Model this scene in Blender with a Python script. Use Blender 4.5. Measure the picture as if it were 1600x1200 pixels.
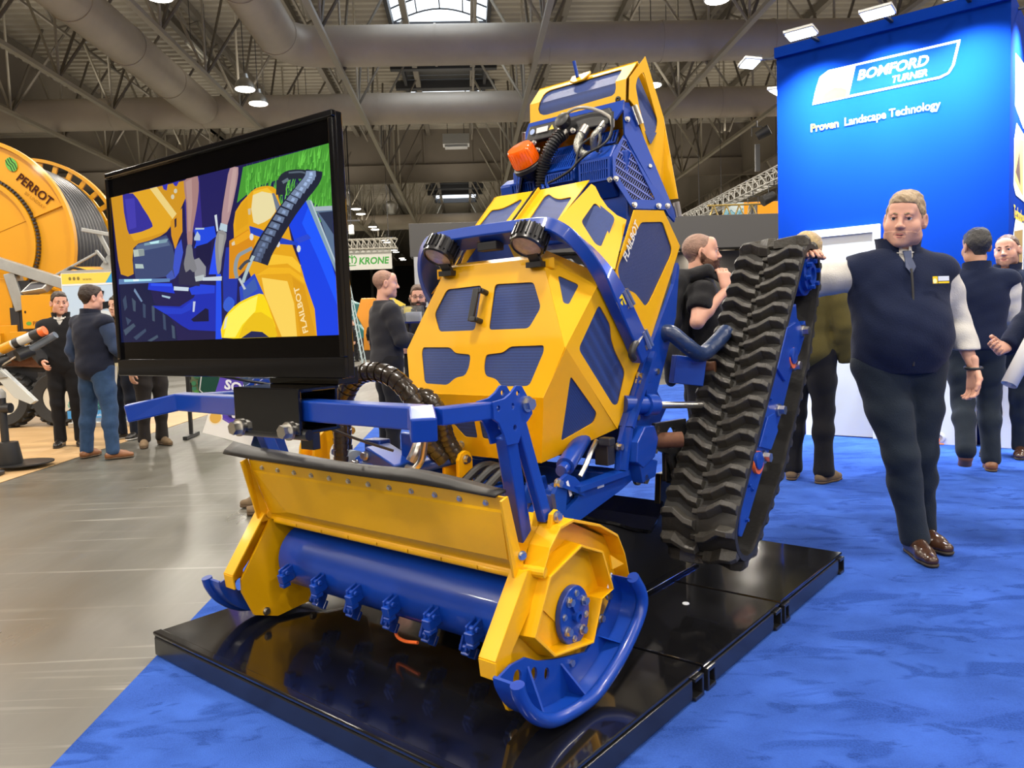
import bpy, bmesh, math, random
import numpy as np
from mathutils import Vector, Matrix
from mathutils.geometry import delaunay_2d_cdt

for _o in list(bpy.data.objects):
    bpy.data.objects.remove(_o, do_unlink=True)
SC = bpy.context.scene
COL = SC.collection
PI = math.pi
random.seed(7)

# ------------------------------------------------------------------ camera
_pitch = math.atan(88 / 1200.0)
_roll = math.atan(.036)
_f = Vector((0, math.cos(_pitch), -math.sin(_pitch)))
_u0 = Vector((0, math.sin(_pitch), math.cos(_pitch)))
_r0 = Vector((1, 0, 0))
_r = math.cos(_roll) * _r0 - math.sin(_roll) * _u0
_u = math.sin(_roll) * _r0 + math.cos(_roll) * _u0
cam_data = bpy.data.cameras.new('camera')
cam = bpy.data.objects.new('camera', cam_data)
COL.objects.link(cam)
_m = Matrix((_r, _u, -_f)).transposed().to_4x4()
_m.translation = Vector((0, 0, 1.2))
cam.matrix_world = _m
cam_data.sensor_fit = 'HORIZONTAL'
cam_data.sensor_width = 36
cam_data.lens = 27.0
cam_data.clip_end = 400
cam_data.clip_start = .05
SC.camera = cam

# ------------------------------------------------------------------ view, world
SC.view_settings.view_transform = 'Standard'
SC.view_settings.look = 'None'
SC.view_settings.gamma = 1.0
SC.view_settings.use_curve_mapping = False
SC.view_settings.exposure = 0.55
W = bpy.data.worlds.new('overcast_sky')
SC.world = W
W.use_nodes = True
W.node_tree.nodes['Background'].inputs[0].default_value = (.86, .93, 1.0, 1)
W.node_tree.nodes['Background'].inputs[1].default_value = 2.2

# frames: the hall's own axes and the exhibit's (mower, plinth and stand wall share it)
HA = math.atan2(.055, 1.0)
def hall(a, d, z=0.0):
    return Vector((a * math.cos(HA) - d * math.sin(HA), a * math.sin(HA) + d * math.cos(HA), z))
MO = Vector((-.703, 2.271, 0))
MR = math.atan2(-.638, .77)
def mach(x, y, z=0.0):
    return Vector((MO.x + x * math.cos(MR) - y * math.sin(MR), MO.y + x * math.sin(MR) + y * math.cos(MR), z))

def area_light(name, loc, rot, size, power, color, shape='DISK', sy=None, spread=None):
    d = bpy.data.lights.new(name, 'AREA')
    d.shape = shape
    d.size = size
    if sy:
        d.size_y = sy
    d.energy = power
    d.color = color
    if spread:
        d.spread = spread
    o = bpy.data.objects.new(name, d)
    COL.objects.link(o)
    o.location = loc
    o.rotation_euler = rot
    return o

LAMP_W = 290.0
LAMP_COL = (1.0, .92, .81)
LAMP_A = (-18.0, -12.0, -6.02, -.3, 5.75, 11.6, 17.4)  # rows without hung fixtures are added to even out the light
LAMP_D = (-15, -6.8, 1.2, 9.0, 16.62, 24.1, 31.64, 38.9, 46.35, 53.4, 61.2)
for _a in LAMP_A:
    for _d in LAMP_D:
        if (abs(_a) > 13 and _d > 40) or (_a == -.4 and _d > 12):
            continue
        area_light('lamp_and_fill_glow', hall(_a, _d, 8.14), (0, 0, 0), .55, LAMP_W, LAMP_COL)
        area_light('added_roof_uplight', hall(_a, _d, 8.8), (PI, 0, 0), 2.5, LAMP_W * .10, LAMP_COL)  # upward light added above each lamp position to brighten the roof

# ------------------------------------------------------------------ materials
MATS = {}
def mat(name, color, rough=.5, metal=0.0, coat=0.0, spec=.5, noise=0.0, nscale=8.0, bump=0.0, bscale=60.0,
        emis=None, estr=0.0, alpha=1.0, trans=0.0, rvar=0.0, color2=None, stretch=None, sheen=0.0, ncontrast=.25):
    if name in MATS:
        return MATS[name]
    m = bpy.data.materials.new(name)
    m.use_nodes = True
    nt = m.node_tree
    b = nt.nodes['Principled BSDF']
    b.inputs['Base Color'].default_value = (*color, 1)
    b.inputs['Roughness'].default_value = rough
    b.inputs['Metallic'].default_value = metal
    b.inputs['Coat Weight'].default_value = coat
    b.inputs['Coat Roughness'].default_value = .06
    b.inputs['Specular IOR Level'].default_value = spec
    b.inputs['Transmission Weight'].default_value = trans
    b.inputs['Sheen Weight'].default_value = sheen
    if alpha < 1:
        b.inputs['Alpha'].default_value = alpha
    if emis:
        b.inputs['Emission Color'].default_value = (*emis, 1)
        b.inputs['Emission Strength'].default_value = estr
    if noise or color2 or rvar or bump:
        tc = nt.nodes.new('ShaderNodeTexCoord')
        src = tc.outputs['Object']
        if stretch:
            mp = nt.nodes.new('ShaderNodeMapping')
            mp.inputs['Scale'].default_value = stretch
            nt.links.new(src, mp.inputs['Vector'])
            src = mp.outputs['Vector']
    if noise or color2 or rvar:
        n = nt.nodes.new('ShaderNodeTexNoise')
        n.inputs['Scale'].default_value = nscale
        n.inputs['Detail'].default_value = 5
        n.inputs['Roughness'].default_value = .6
        nt.links.new(src, n.inputs['Vector'])
        mr = nt.nodes.new('ShaderNodeMapRange')
        mr.inputs['From Min'].default_value = .5 - ncontrast
        mr.inputs['From Max'].default_value = .5 + ncontrast
        nt.links.new(n.outputs['Fac'], mr.inputs['Value'])
        if noise or color2:
            mx = nt.nodes.new('ShaderNodeMix')
            mx.data_type = 'RGBA'
            c2 = color2 or tuple(c * (1 - noise) for c in color)
            mx.inputs['A'].default_value = (*color, 1)
            mx.inputs['B'].default_value = (*c2, 1)
            nt.links.new(mr.outputs['Result'], mx.inputs['Factor'])
            nt.links.new(mx.outputs['Result'], b.inputs['Base Color'])
        if rvar:
            m2 = nt.nodes.new('ShaderNodeMapRange')
            m2.inputs['From Min'].default_value = .3
            m2.inputs['From Max'].default_value = .7
            m2.inputs['To Min'].default_value = max(0.02, rough - rvar)
            m2.inputs['To Max'].default_value = min(1, rough + rvar)
            nt.links.new(n.outputs['Fac'], m2.inputs['Value'])
            nt.links.new(m2.outputs['Result'], b.inputs['Roughness'])
    if bump:
        n2 = nt.nodes.new('ShaderNodeTexNoise')
        n2.inputs['Scale'].default_value = bscale
        n2.inputs['Detail'].default_value = 3
        nt.links.new(src, n2.inputs['Vector'])
        bp = nt.nodes.new('ShaderNodeBump')
        bp.inputs['Strength'].default_value = bump
        bp.inputs['Distance'].default_value = .01
        nt.links.new(n2.outputs['Fac'], bp.inputs['Height'])
        nt.links.new(bp.outputs['Normal'], b.inputs['Normal'])
    MATS[name] = m
    return m

def s2l(r, g, b):
    f = lambda c: (c / 255 / 12.92) if c / 255 <= .04045 else ((c / 255 + .055) / 1.055) ** 2.4
    return (f(r), f(g), f(b))

YEL = mat('yellow_paint', (.84, .43, .002), .38, coat=.10, spec=.35, noise=.05, nscale=3)
BLU = mat('blue_paint', (.004, .047, .34), .32, coat=.3, noise=.1, nscale=4)
BLK = mat('black_paint', (.012, .012, .013), .3, coat=.3)
BLKM = mat('black_plastic', (.018, .018, .019), .45)
RUB = mat('track_rubber', (.052, .048, .040), .44, noise=.4, nscale=9, bump=.25, bscale=80, rvar=.12)
STEEL = mat('zinc_steel', (.62, .6, .56), .28, metal=1.0)
RUST = mat('rusty_steel', (.16, .065, .03), .7, metal=.3, noise=.4, nscale=40)
DKM = mat('dark_metal', (.05, .05, .055), .4, metal=.6)
RUBD = mat('shaded_track_belt', (.016, .015, .013), .55, bump=.2, bscale=60)  # belt darker than the lugs: shade of the tread gaps put into the colour
GREYP = mat('grey_paint', (.42, .42, .4), .5)
ALU = mat('aluminium', (.6, .6, .58), .35, metal=.9)
WHT = mat('white_paint', (.78, .79, .8), .45)
LABEL = mat('white_sticker', (.75, .78, .85), .4)

# perforated blue sheet behind the hood cut-outs
def perforated(name, color, hole, scale):
    m = bpy.data.materials.new(name)
    m.use_nodes = True
    nt = m.node_tree
    b = nt.nodes['Principled BSDF']
    b.inputs['Roughness'].default_value = .5
    b.inputs['Coat Weight'].default_value = .06
    tc = nt.nodes.new('ShaderNodeTexCoord')
    v = nt.nodes.new('ShaderNodeTexVoronoi')
    v.inputs['Scale'].default_value = scale
    v.inputs['Randomness'].default_value = .15
    nt.links.new(tc.outputs['Object'], v.inputs['Vector'])
    r = nt.nodes.new('ShaderNodeMapRange')
    r.inputs['From Min'].default_value = .38
    r.inputs['From Max'].default_value = .5
    nt.links.new(v.outputs['Distance'], r.inputs['Value'])
    mx = nt.nodes.new('ShaderNodeMix')
    mx.data_type = 'RGBA'
    mx.inputs['A'].default_value = (*hole, 1)
    mx.inputs['B'].default_value = (*color, 1)
    nt.links.new(r.outputs['Result'], mx.inputs['Factor'])
    nt.links.new(mx.outputs['Result'], b.inputs['Base Color'])
    bp = nt.nodes.new('ShaderNodeBump')
    bp.inputs['Strength'].default_value = .4
    bp.inputs['Distance'].default_value = .001
    nt.links.new(r.outputs['Result'], bp.inputs['Height'])
    nt.links.new(bp.outputs['Normal'], b.inputs['Normal'])
    MATS[name] = m
    return m
PERF = perforated('perforated_blue_sheet', (.022, .055, .22), (.008, .018, .085), 330)

# flat print: colour comes from a per-face attribute
def print_mat(name, emission=0.0, rough=.45):
    m = bpy.data.materials.new(name)
    m.use_nodes = True
    nt = m.node_tree
    b = nt.nodes['Principled BSDF']
    a = nt.nodes.new('ShaderNodeAttribute')
    a.attribute_name = 'ink'
    b.inputs['Roughness'].default_value = rough
    if emission:
        b.inputs['Base Color'].default_value = (.005, .005, .006, 1)
        nt.links.new(a.outputs['Color'], b.inputs['Emission Color'])
        b.inputs['Emission Strength'].default_value = emission
    else:
        nt.links.new(a.outputs['Color'], b.inputs['Base Color'])
    MATS[name] = m
    return m
PRINT = print_mat('printed_ink', 0.0, .85)
PRINT.node_tree.nodes['Principled BSDF'].inputs['Specular IOR Level'].default_value = .05
SCREEN = print_mat('lit_screen', .72, .08)

# ------------------------------------------------------------------ mesh helpers
def link(o, parent=None):
    COL.objects.link(o)
    if parent is not None:
        o.parent = parent
    return o

def tag(o, label=None, cat=None, group=None, kind=None):
    if label: o['label'] = label
    if cat: o['category'] = cat
    if group: o['group'] = group
    if kind: o['kind'] = kind
    return o

def thing(name, label, cat, loc=(0, 0, 0), rz=0.0, group=None):
    o = bpy.data.objects.new(name, None)
    o.empty_display_size = .1
    o.location = loc
    o.rotation_euler = (0, 0, rz)
    link(o)
    return tag(o, label, cat, group)

def copy_tree(o, parent=None):
    c = o.copy()
    COL.objects.link(c)
    c.parent = parent
    for ch in o.children:
        copy_tree(ch, c)
    return c

class MB:
    """collects shapes, builds one mesh object"""
    def __init__(self):
        self.v = []; self.f = []; self.ink = []; self.marks = []
    def mark(self):
        """what follows is a piece (an object) of its own"""
        self.marks.append((len(self.v), len(self.f)))
    def add(self, vs, fs, ink=None):
        o = len(self.v)
        self.v.extend([tuple(p) for p in vs])
        self.f.extend([tuple(i + o for i in f) for f in fs])
        self.ink.extend([ink] * len(fs))
        return self
    def box(self, c, s, rot=None, taper=1.0):
        c = Vector(c); R = rot if rot is not None else Matrix.Identity(3)
        vs = []
        for dz in (-.5, .5):
            t = taper if dz > 0 else 1.0
            for dx, dy in ((-.5, -.5), (.5, -.5), (.5, .5), (-.5, .5)):
                vs.append(c + R @ Vector((dx * s[0] * t, dy * s[1] * t, dz * s[2])))
        return self.add(vs, [(3, 2, 1, 0), (4, 5, 6, 7), (0, 1, 5, 4), (1, 2, 6, 5), (2, 3, 7, 6), (3, 0, 4, 7)])
    def bar(self, a, b, w, h, up=(0, 0, 1)):
        a = Vector(a); b = Vector(b); d = (b - a)
        L = d.length; d.normalize()
        upv = Vector(up)
        x = d.cross(upv)
        if x.length < 1e-4:
            x = d.cross(Vector((1, 0, 0)))
        x.normalize(); z = x.cross(d)
        R = Matrix((x, d, z)).transposed()
        return self.box((a + b) / 2, (w, L, h), R)
    def cyl(self, a, b, r, r2=None, n=14, cap=True):
        a = Vector(a); b = Vector(b); r2 = r if r2 is None else r2
        d = (b - a).normalized()
        x = d.orthogonal().normalized(); y = d.cross(x)
        vs = []
        for p, rr in ((a, r), (b, r2)):
            for i in range(n):
                t = 2 * PI * i / n
                vs.append(p + rr * (math.cos(t) * x + math.sin(t) * y))
        fs = [(i, (i + 1) % n, n + (i + 1) % n, n + i) for i in range(n)]
        if cap:
            fs += [tuple(range(n - 1, -1, -1)), tuple(range(n, 2 * n))]
        return self.add(vs, fs)
    def tube(self, pts, r, n=10, cap=True, closed=False):
        pts = [Vector(p) for p in pts]
        rs = r if isinstance(r, (list, tuple)) else [r] * len(pts)
        N = len(pts); vs = []; x = None
        for i, p in enumerate(pts):
            if closed:
                d = pts[(i + 1) % N] - pts[i - 1]
            else:
                d = pts[min(i + 1, N - 1)] - pts[max(i - 1, 0)]
            d.normalize()
            x = d.orthogonal().normalized() if x is None else (x - d * x.dot(d)).normalized()
            y = d.cross(x)
            for k in range(n):
                t = 2 * PI * k / n
                vs.append(p + rs[i] * (math.cos(t) * x + math.sin(t) * y))
        fs = []
        for i in range(N if closed else N - 1):
            j = (i + 1) % N
            for k in range(n):
                fs.append((i * n + k, i * n + (k + 1) % n, j * n + (k + 1) % n, j * n + k))
        if cap and not closed:
            fs += [tuple(range(n - 1, -1, -1)), tuple(range((N - 1) * n, N * n))]
        return self.add(vs, fs)
    def sweep(self, pts, prof, up=(0, 0, 1), closed=False, cap=True):
        """profile [(side, up)] swept along pts, side = dir x up"""
        pts = [Vector(p) for p in pts]; N = len(pts); n = len(prof); vs = []
        for i, p in enumerate(pts):
            if closed:
                d0 = (pts[i] - pts[i - 1]).normalized(); d1 = (pts[(i + 1) % N] - pts[i]).normalized()
            else:
                d0 = (pts[i] - pts[i - 1]).normalized() if i else (pts[1] - pts[0]).normalized()
                d1 = (pts[i + 1] - pts[i]).normalized() if i < N - 1 else d0
            d = (d0 + d1).normalized()
            c = max(.35, d.dot(d1))
            u = Vector(up)
            s = d.cross(u).normalized(); u2 = s.cross(d)
            k = 1 / c
            for a, b in prof:
                vs.append(p + s * a * k + u2 * b)
        fs = []
        for i in range(N if closed else N - 1):
            j = (i + 1) % N
            for q in range(n):
                fs.append((i * n + q, j * n + q, j * n + (q + 1) % n, i * n + (q + 1) % n))
        if cap and not closed:
            fs += [tuple(range(n)), tuple(range(N * n - 1, (N - 1) * n - 1, -1))]
        return self.add(vs, fs)
    def prism(self, poly, off):
        """closed 3-d polygon extruded by vector off"""
        poly = [Vector(p) for p in poly]; off = Vector(off); n = len(poly)
        vs = poly + [p + off for p in poly]
        fs = [tuple(range(n - 1, -1, -1)), tuple(range(n, 2 * n))]
        fs += [(i, (i + 1) % n, n + (i + 1) % n, n + i) for i in range(n)]
        return self.add(vs, fs)
    def lathe(self, prof, c=(0, 0, 0), axis=(0, 0, 1), n=24, cap=True):
        """prof [(r, h)] turned round axis through c"""
        c = Vector(c); d = Vector(axis).normalized(); x = d.orthogonal().normalized(); y = d.cross(x)
        vs = []; fs = []
        for r, h in prof:
            for i in range(n):
                t = 2 * PI * i / n
                vs.append(c + d * h + r * (math.cos(t) * x + math.sin(t) * y))
        for j in range(len(prof) - 1):
            for i in range(n):
                fs.append((j * n + i, j * n + (i + 1) % n, (j + 1) * n + (i + 1) % n, (j + 1) * n + i))
        cap = cap and prof[0] != prof[-1]
        if cap and prof[0][0] > 1e-6: fs.append(tuple(range(n - 1, -1, -1)))
        if cap and prof[-1][0] > 1e-6: fs.append(tuple(range((len(prof) - 1) * n, len(prof) * n)))
        return self.add(vs, fs)
    def loft(self, rings, cap=True):
        n = len(rings[0]); vs = [p for r in rings for p in r]; fs = []
        for j in range(len(rings) - 1):
            for i in range(n):
                fs.append((j * n + i, j * n + (i + 1) % n, (j + 1) * n + (i + 1) % n, (j + 1) * n + i))
        if cap:
            fs += [tuple(range(n - 1, -1, -1)), tuple(range((len(rings) - 1) * n, len(rings) * n))]
        return self.add(vs, fs)
    def plate(self, poly, holes=(), t=.004, inward=None):
        """flat plate from a (nearly) planar 3-d polygon with holes; t thick along the side away from 'inward'"""
        P = [Vector(p) for p in poly]
        c = sum(P, Vector()) / len(P)
        nrm = Vector()
        for i in range(len(P)):
            nrm += (P[i] - c).cross(P[(i + 1) % len(P)] - c)
        nrm.normalize()
        x = (P[1] - P[0]).normalized(); y = nrm.cross(x)
        to2 = lambda p: Vector(((p - c).dot(x), (p - c).dot(y)))
        loops = [[to2(p) for p in P]] + [[to2(Vector(p)) for p in h] for h in holes]
        pts = []; edges = []
        for L in loops:
            o = len(pts); pts += L
            edges += [(o + i, o + (i + 1) % len(L)) for i in range(len(L))]
        # heights of the true outline above the mean plane are kept for slightly bent panels
        ov, oe, of, _, _, _ = delaunay_2d_cdt(pts, edges, [], 0, 1e-6)
        def inside(q, L):
            k = False; n = len(L)
            for i in range(n):
                a = L[i]; b = L[(i + 1) % n]
                if (a.y > q.y) != (b.y > q.y) and q.x < (b.x - a.x) * (q.y - a.y) / (b.y - a.y) + a.x:
                    k = not k
            return k
        tri = []
        for f in of:
            q = (ov[f[0]] + ov[f[1]] + ov[f[2]]) / 3
            if inside(q, loops[0]) and not any(inside(q, L) for L in loops[1:]):
                tri.append(tuple(f))
        top = [c + x * p.x + y * p.y for p in ov]
        n = len(top); off = nrm * t
        cnt = {}
        for f in tri:
            for i in range(3):
                e = (f[i], f[(i + 1) % 3])
                cnt[e] = 1
        fs = []
        for f in tri:
            fs.append((f[2] + n, f[1] + n, f[0] + n)); fs.append(f)
        for (a, b) in list(cnt):
            if (b, a) not in cnt:
                fs.append((b, a, a + n, b + n))
        return self.add(top + [p - off for p in top], fs)
    def build(self, name, m, parent=None, smooth=35, bevel=0.0, seg=2, loc=None, kind=None, recalc=True):
        if len(self.marks) > 1:
            first = None
            if self.marks[0][0]: self.marks.insert(0, (0, 0))
            for (v0, f0), (v1, f1) in zip(self.marks, self.marks[1:] + [(len(self.v), len(self.f))]):
                p = MB(); p.v = self.v[v0:v1]; p.f = [tuple(i - v0 for i in f) for f in self.f[f0:f1]]; p.ink = [None] * (f1 - f0)
                o = p.build(name, m, parent, smooth, bevel, seg, loc, kind, recalc); first = first or o
            return first
        me = bpy.data.meshes.new(name)
        me.from_pydata([tuple(p) for p in self.v], [], self.f)
        if recalc:
            bm = bmesh.new(); bm.from_mesh(me)
            bmesh.ops.recalc_face_normals(bm, faces=bm.faces)
            bm.to_mesh(me); bm.free()
        if any(i is not None for i in self.ink):
            at = me.attributes.new('ink', 'FLOAT_COLOR', 'FACE')
            for i, c in enumerate(self.ink):
                at.data[i].color = (*(c or (1, 1, 1)), 1)
        me.materials.append(m)
        if smooth:
            me.polygons.foreach_set('use_smooth', [True] * len(me.polygons))
            me.set_sharp_from_angle(angle=math.radians(smooth))
        o = bpy.data.objects.new(name, me)
        link(o, parent)
        if loc is not None: o.location = loc
        if bevel:
            md = o.modifiers.new('bevel', 'BEVEL'); md.width = bevel; md.segments = seg; md.limit_method = 'ANGLE'
            md.angle_limit = math.radians(40)
        if kind: o['kind'] = kind
        return o

def rnd(poly, r, n=4):
    """round the corners of a 3-d polygon"""
    P = [Vector(p) for p in poly]; out = []
    N = len(P)
    for i in range(N):
        a, b, c = P[i - 1], P[i], P[(i + 1) % N]
        u = a - b; v = c - b
        k = min(r, u.length * .45, v.length * .45)
        p0 = b + u.normalized() * k; p1 = b + v.normalized() * k
        for j in range(n + 1):
            t = j / n
            out.append(p0 * (1 - t) ** 2 + b * 2 * t * (1 - t) + p1 * t * t)
    return out

def smooth_path(pts, k=6):
    """Catmull-Rom through pts"""
    P = [Vector(p) for p in pts]
    P = [P[0] * 2 - P[1]] + P + [P[-1] * 2 - P[-2]]
    out = []
    for i in range(1, len(P) - 2):
        for j in range(k):
            t = j / k
            out.append(.5 * ((2 * P[i]) + (P[i + 1] - P[i - 1]) * t + (2 * P[i - 1] - 5 * P[i] + 4 * P[i + 1] - P[i + 2]) * t * t
                             + (-P[i - 1] + 3 * P[i] - 3 * P[i + 1] + P[i + 2]) * t ** 3))
    out.append(P[-2])
    return out

def mirx(pts):
    return [(-p[0], p[1], p[2]) for p in reversed(list(pts))]

def bolt(mb, c, axis, r=.012, h=.012):
    """washer, hexagon head"""
    mb.mark()
    c = Vector(c); a = Vector(axis).normalized()
    mb.cyl(c, c + a * h * .3, r * 1.35, n=12)
    mb.cyl(c + a * h * .3, c + a * h, r, n=6)

_text_cache = {}
def text_mesh(body, size=1.0, shear=0.0, bold=0.0, align='LEFT', space=1.0):
    key = (body, shear, bold, align, space)
    if key not in _text_cache:
        cu = bpy.data.curves.new('lettering', 'FONT')
        cu.body = body; cu.size = 1.0; cu.shear = shear; cu.offset = bold; cu.align_x = align; cu.space_character = space
        cu.resolution_u = 3
        o = bpy.data.objects.new('lettering', cu); COL.objects.link(o)
        dg = bpy.context.evaluated_depsgraph_get()
        me = o.evaluated_get(dg).to_mesh()
        vs = [tuple(v.co) for v in me.vertices]; fs = [tuple(p.vertices) for p in me.polygons]
        o.evaluated_get(dg).to_mesh_clear()
        bpy.data.objects.remove(o); bpy.data.curves.remove(cu)
        _text_cache[key] = (vs, fs)
    vs, fs = _text_cache[key]
    return [(v[0] * size, v[1] * size) for v in vs], fs

class Print:
    """flat print on a plane: origin o, right ux, up uy, layers stacked along the normal by a hair"""
    def __init__(self, o, ux, uy, step=.0006, lift=.001):
        self.o = Vector(o); self.x = Vector(ux).normalized(); self.y = Vector(uy).normalized()
        self.n = self.x.cross(self.y); self.k = 0; self.step = step; self.lift = lift; self.mb = MB()
    def P(self, p):
        return self.o + self.x * p[0] + self.y * p[1] + self.n * (self.lift + self.k * self.step)
    def poly(self, pts, ink):
        self.k += 1
        self.mb.add([self.P(p) for p in pts], [tuple(range(len(pts)))], ink); return self
    def tri(self, pts, faces, ink):
        self.k += 1
        self.mb.add([self.P(p) for p in pts], faces, ink); return self
    def rect(self, x0, y0, x1, y1, ink):
        return self.poly([(x0, y0), (x1, y0), (x1, y1), (x0, y1)], ink)
    def ell(self, cx, cy, rx, ry, ink, n=24, rot=0.0):
        c, s = math.cos(rot), math.sin(rot)
        return self.poly([(cx + rx * math.cos(t) * c - ry * math.sin(t) * s, cy + rx * math.cos(t) * s + ry * math.sin(t) * c)
                          for t in [2 * PI * i / n for i in range(n)]], ink)
    def stroke(self, pts, w, ink):
        pts = [Vector((p[0], p[1])) for p in pts]; L = []; R = []
        for i, p in enumerate(pts):
            d = (pts[min(i + 1, len(pts) - 1)] - pts[max(i - 1, 0)]).normalized()
            q = Vector((-d.y, d.x)) * w / 2
            L.append(p + q); R.append(p - q)
        vs = L + R; n = len(pts)
        self.k += 1
        self.mb.add([self.P(p) for p in vs], [(i + n, i + 1 + n, i + 1, i) for i in range(n - 1)], ink); return self
    def text(self, body, x, y, size, ink, shear=0.0, bold=0.0, align='LEFT', rot=0.0, space=1.0, sx=1.0):
        vs, fs = text_mesh(body, size, shear, bold, align, space)
        c, s = math.cos(rot), math.sin(rot)
        vs = [(v[0] * sx, v[1]) for v in vs]
        return self.tri([(x + v[0] * c - v[1] * s, y + v[0] * s + v[1] * c) for v in vs], fs, ink)
    def build(self, name, parent=None, m=None):
        return self.mb.build(name, m or PRINT, parent, smooth=0, recalc=False)
# ================================================================== the hall
CONC = mat('polished_concrete', (.120, .114, .094), .36, noise=.3, nscale=1.3, stretch=(1, .16, 1), bump=.03, bscale=5, rvar=.12, spec=.4)
def layer(m, scale, stretch, lo, hi, color, fac=1.0, detail=6, rough=.6, rot=0.0):
    """one more procedural layer mixed over a material's base colour"""
    nt = m.node_tree; b = nt.nodes['Principled BSDF']
    prev = b.inputs['Base Color'].links[0].from_socket if b.inputs['Base Color'].links else None
    tc = nt.nodes.new('ShaderNodeTexCoord'); mp = nt.nodes.new('ShaderNodeMapping'); mp.inputs['Scale'].default_value = stretch; mp.inputs['Rotation'].default_value = (0, 0, rot)
    nt.links.new(tc.outputs['Object'], mp.inputs['Vector'])
    n = nt.nodes.new('ShaderNodeTexNoise'); n.inputs['Scale'].default_value = scale; n.inputs['Detail'].default_value = detail; n.inputs['Roughness'].default_value = rough; n.inputs['Distortion'].default_value = .6
    nt.links.new(mp.outputs['Vector'], n.inputs['Vector'])
    r = nt.nodes.new('ShaderNodeMapRange'); r.inputs['From Min'].default_value = lo; r.inputs['From Max'].default_value = hi; r.inputs['To Max'].default_value = fac
    nt.links.new(n.outputs['Fac'], r.inputs['Value'])
    mx = nt.nodes.new('ShaderNodeMix'); mx.data_type = 'RGBA'
    if prev: nt.links.new(prev, mx.inputs['A'])
    else: mx.inputs['A'].default_value = b.inputs['Base Color'].default_value
    mx.inputs['B'].default_value = (*color, 1); nt.links.new(r.outputs['Result'], mx.inputs['Factor']); nt.links.new(mx.outputs['Result'], b.inputs['Base Color'])
layer(CONC, .55, (1, .5, 1), .42, .62, (.075, .07, .058), .75)
layer(CONC, 9, (.05, 1.2, 1), .60, .72, (.26, .25, .21), .3, rot=.35)
layer(CONC, 14, (.04, 1.4, 1), .63, .70, (.33, .32, .28), .35, rot=-.5, detail=2)
layer(CONC, 3.2, (1, 1, 1), .70, .74, (.05, .045, .04), .6)
CARP = mat('blue_carpet', (.028, .072, .30), .95, color2=(.042, .108, .43), nscale=3.0, bump=.5, bscale=220, spec=.05, sheen=.0, ncontrast=.12)
layer(CARP, 2.6, (1, 2.4, 1), .54, .60, (.015, .044, .21), .7, rot=.7, detail=3)
layer(CARP, 5.5, (1, 1.8, 1), .60, .66, (.013, .037, .175), .65, rot=-.4, detail=3)
layer(CARP, 160, (1, 1, 1), .35, .65, (.045, .12, .5), .35, detail=1)
WOODF = mat('pale_timber', (.52, .33, .15), .55, noise=.25, nscale=2, stretch=(.3, 3, 1))
ROOF = mat('roof_sheet', (.40, .36, .285), .6, noise=.2, nscale=.6)
TRUSS = mat('truss_paint', (.40, .365, .29), .5)
TRUSSD = mat('dark_truss_paint', (.16, .14, .11), .6)
DUCT = mat('duct_skin', (.58, .51, .42), .5, metal=.25, noise=.2, nscale=.9, bump=.03, bscale=2)
BULK = mat('bulkhead_sheet', (.21, .18, .14), .7, noise=.2, nscale=.5)
WALLT = mat('tan_wall', (.30, .24, .16), .8, noise=.2, nscale=.4)
SKYF = mat('skylight_frame', (.03, .03, .032), .6)
LAMPG = mat('lamp_glass', (1, 1, 1), .4, emis=(1, .93, .8), estr=9)
TUBEG = mat('unlit_diffuser', (.5, .48, .4), .4)

def hbox(mb, a0, a1, d0, d1, z0, z1):
    return mb.add([hall(a, d, z) for z in (z0, z1) for a, d in ((a0, d0), (a1, d0), (a1, d1), (a0, d1))],
                  [(3, 2, 1, 0), (4, 5, 6, 7), (0, 1, 5, 4), (1, 2, 6, 5), (2, 3, 7, 6), (3, 0, 4, 7)])

mb = MB(); hbox(mb, -34, 36, -22, 118, -.2, -.006)
tag(mb.build('floor', CONC, smooth=0), kind='structure')
for nm, q in (('wall_left', (-34.3, -34, -22, 118)), ('wall_right', (25, 25.3, -22, 118)), ('wall_far', (-34, 36, 117, 117.3)), ('wall_behind', (-34, 36, -22.3, -22))):
    mb = MB(); hbox(mb, *q, 0, 11.8)
    tag(mb.build(nm, WALLT, smooth=0), kind='structure')

# carpet: lies on the floor from behind the camera to the dark stand
mb = MB(); hbox(mb, -1.235, 16, -5, 14.6, -.005, 0.0)
tag(mb.build('carpet', CARP, smooth=0), 'bright blue carpet laid under the mower and the blue stand', 'carpet')

# timber floor of the neighbouring stand
tf = thing('stand_floor', 'pale timber boarded floor under the yellow hose reel machine', 'stand floor', hall(-9, 9))
for i in range(6):
    for j in range(4):
        mb = MB()
        c = Vector((-3.55 + i * 1.23 + 1.62, -5 + j * 2.45 + .9, -.002))
        mb.box(c, (1.222, 2.44, .006))
        o = mb.build('floor_board', WOODF, tf, smooth=0, bevel=.002, seg=1)
tf.rotation_euler.z = HA

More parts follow.
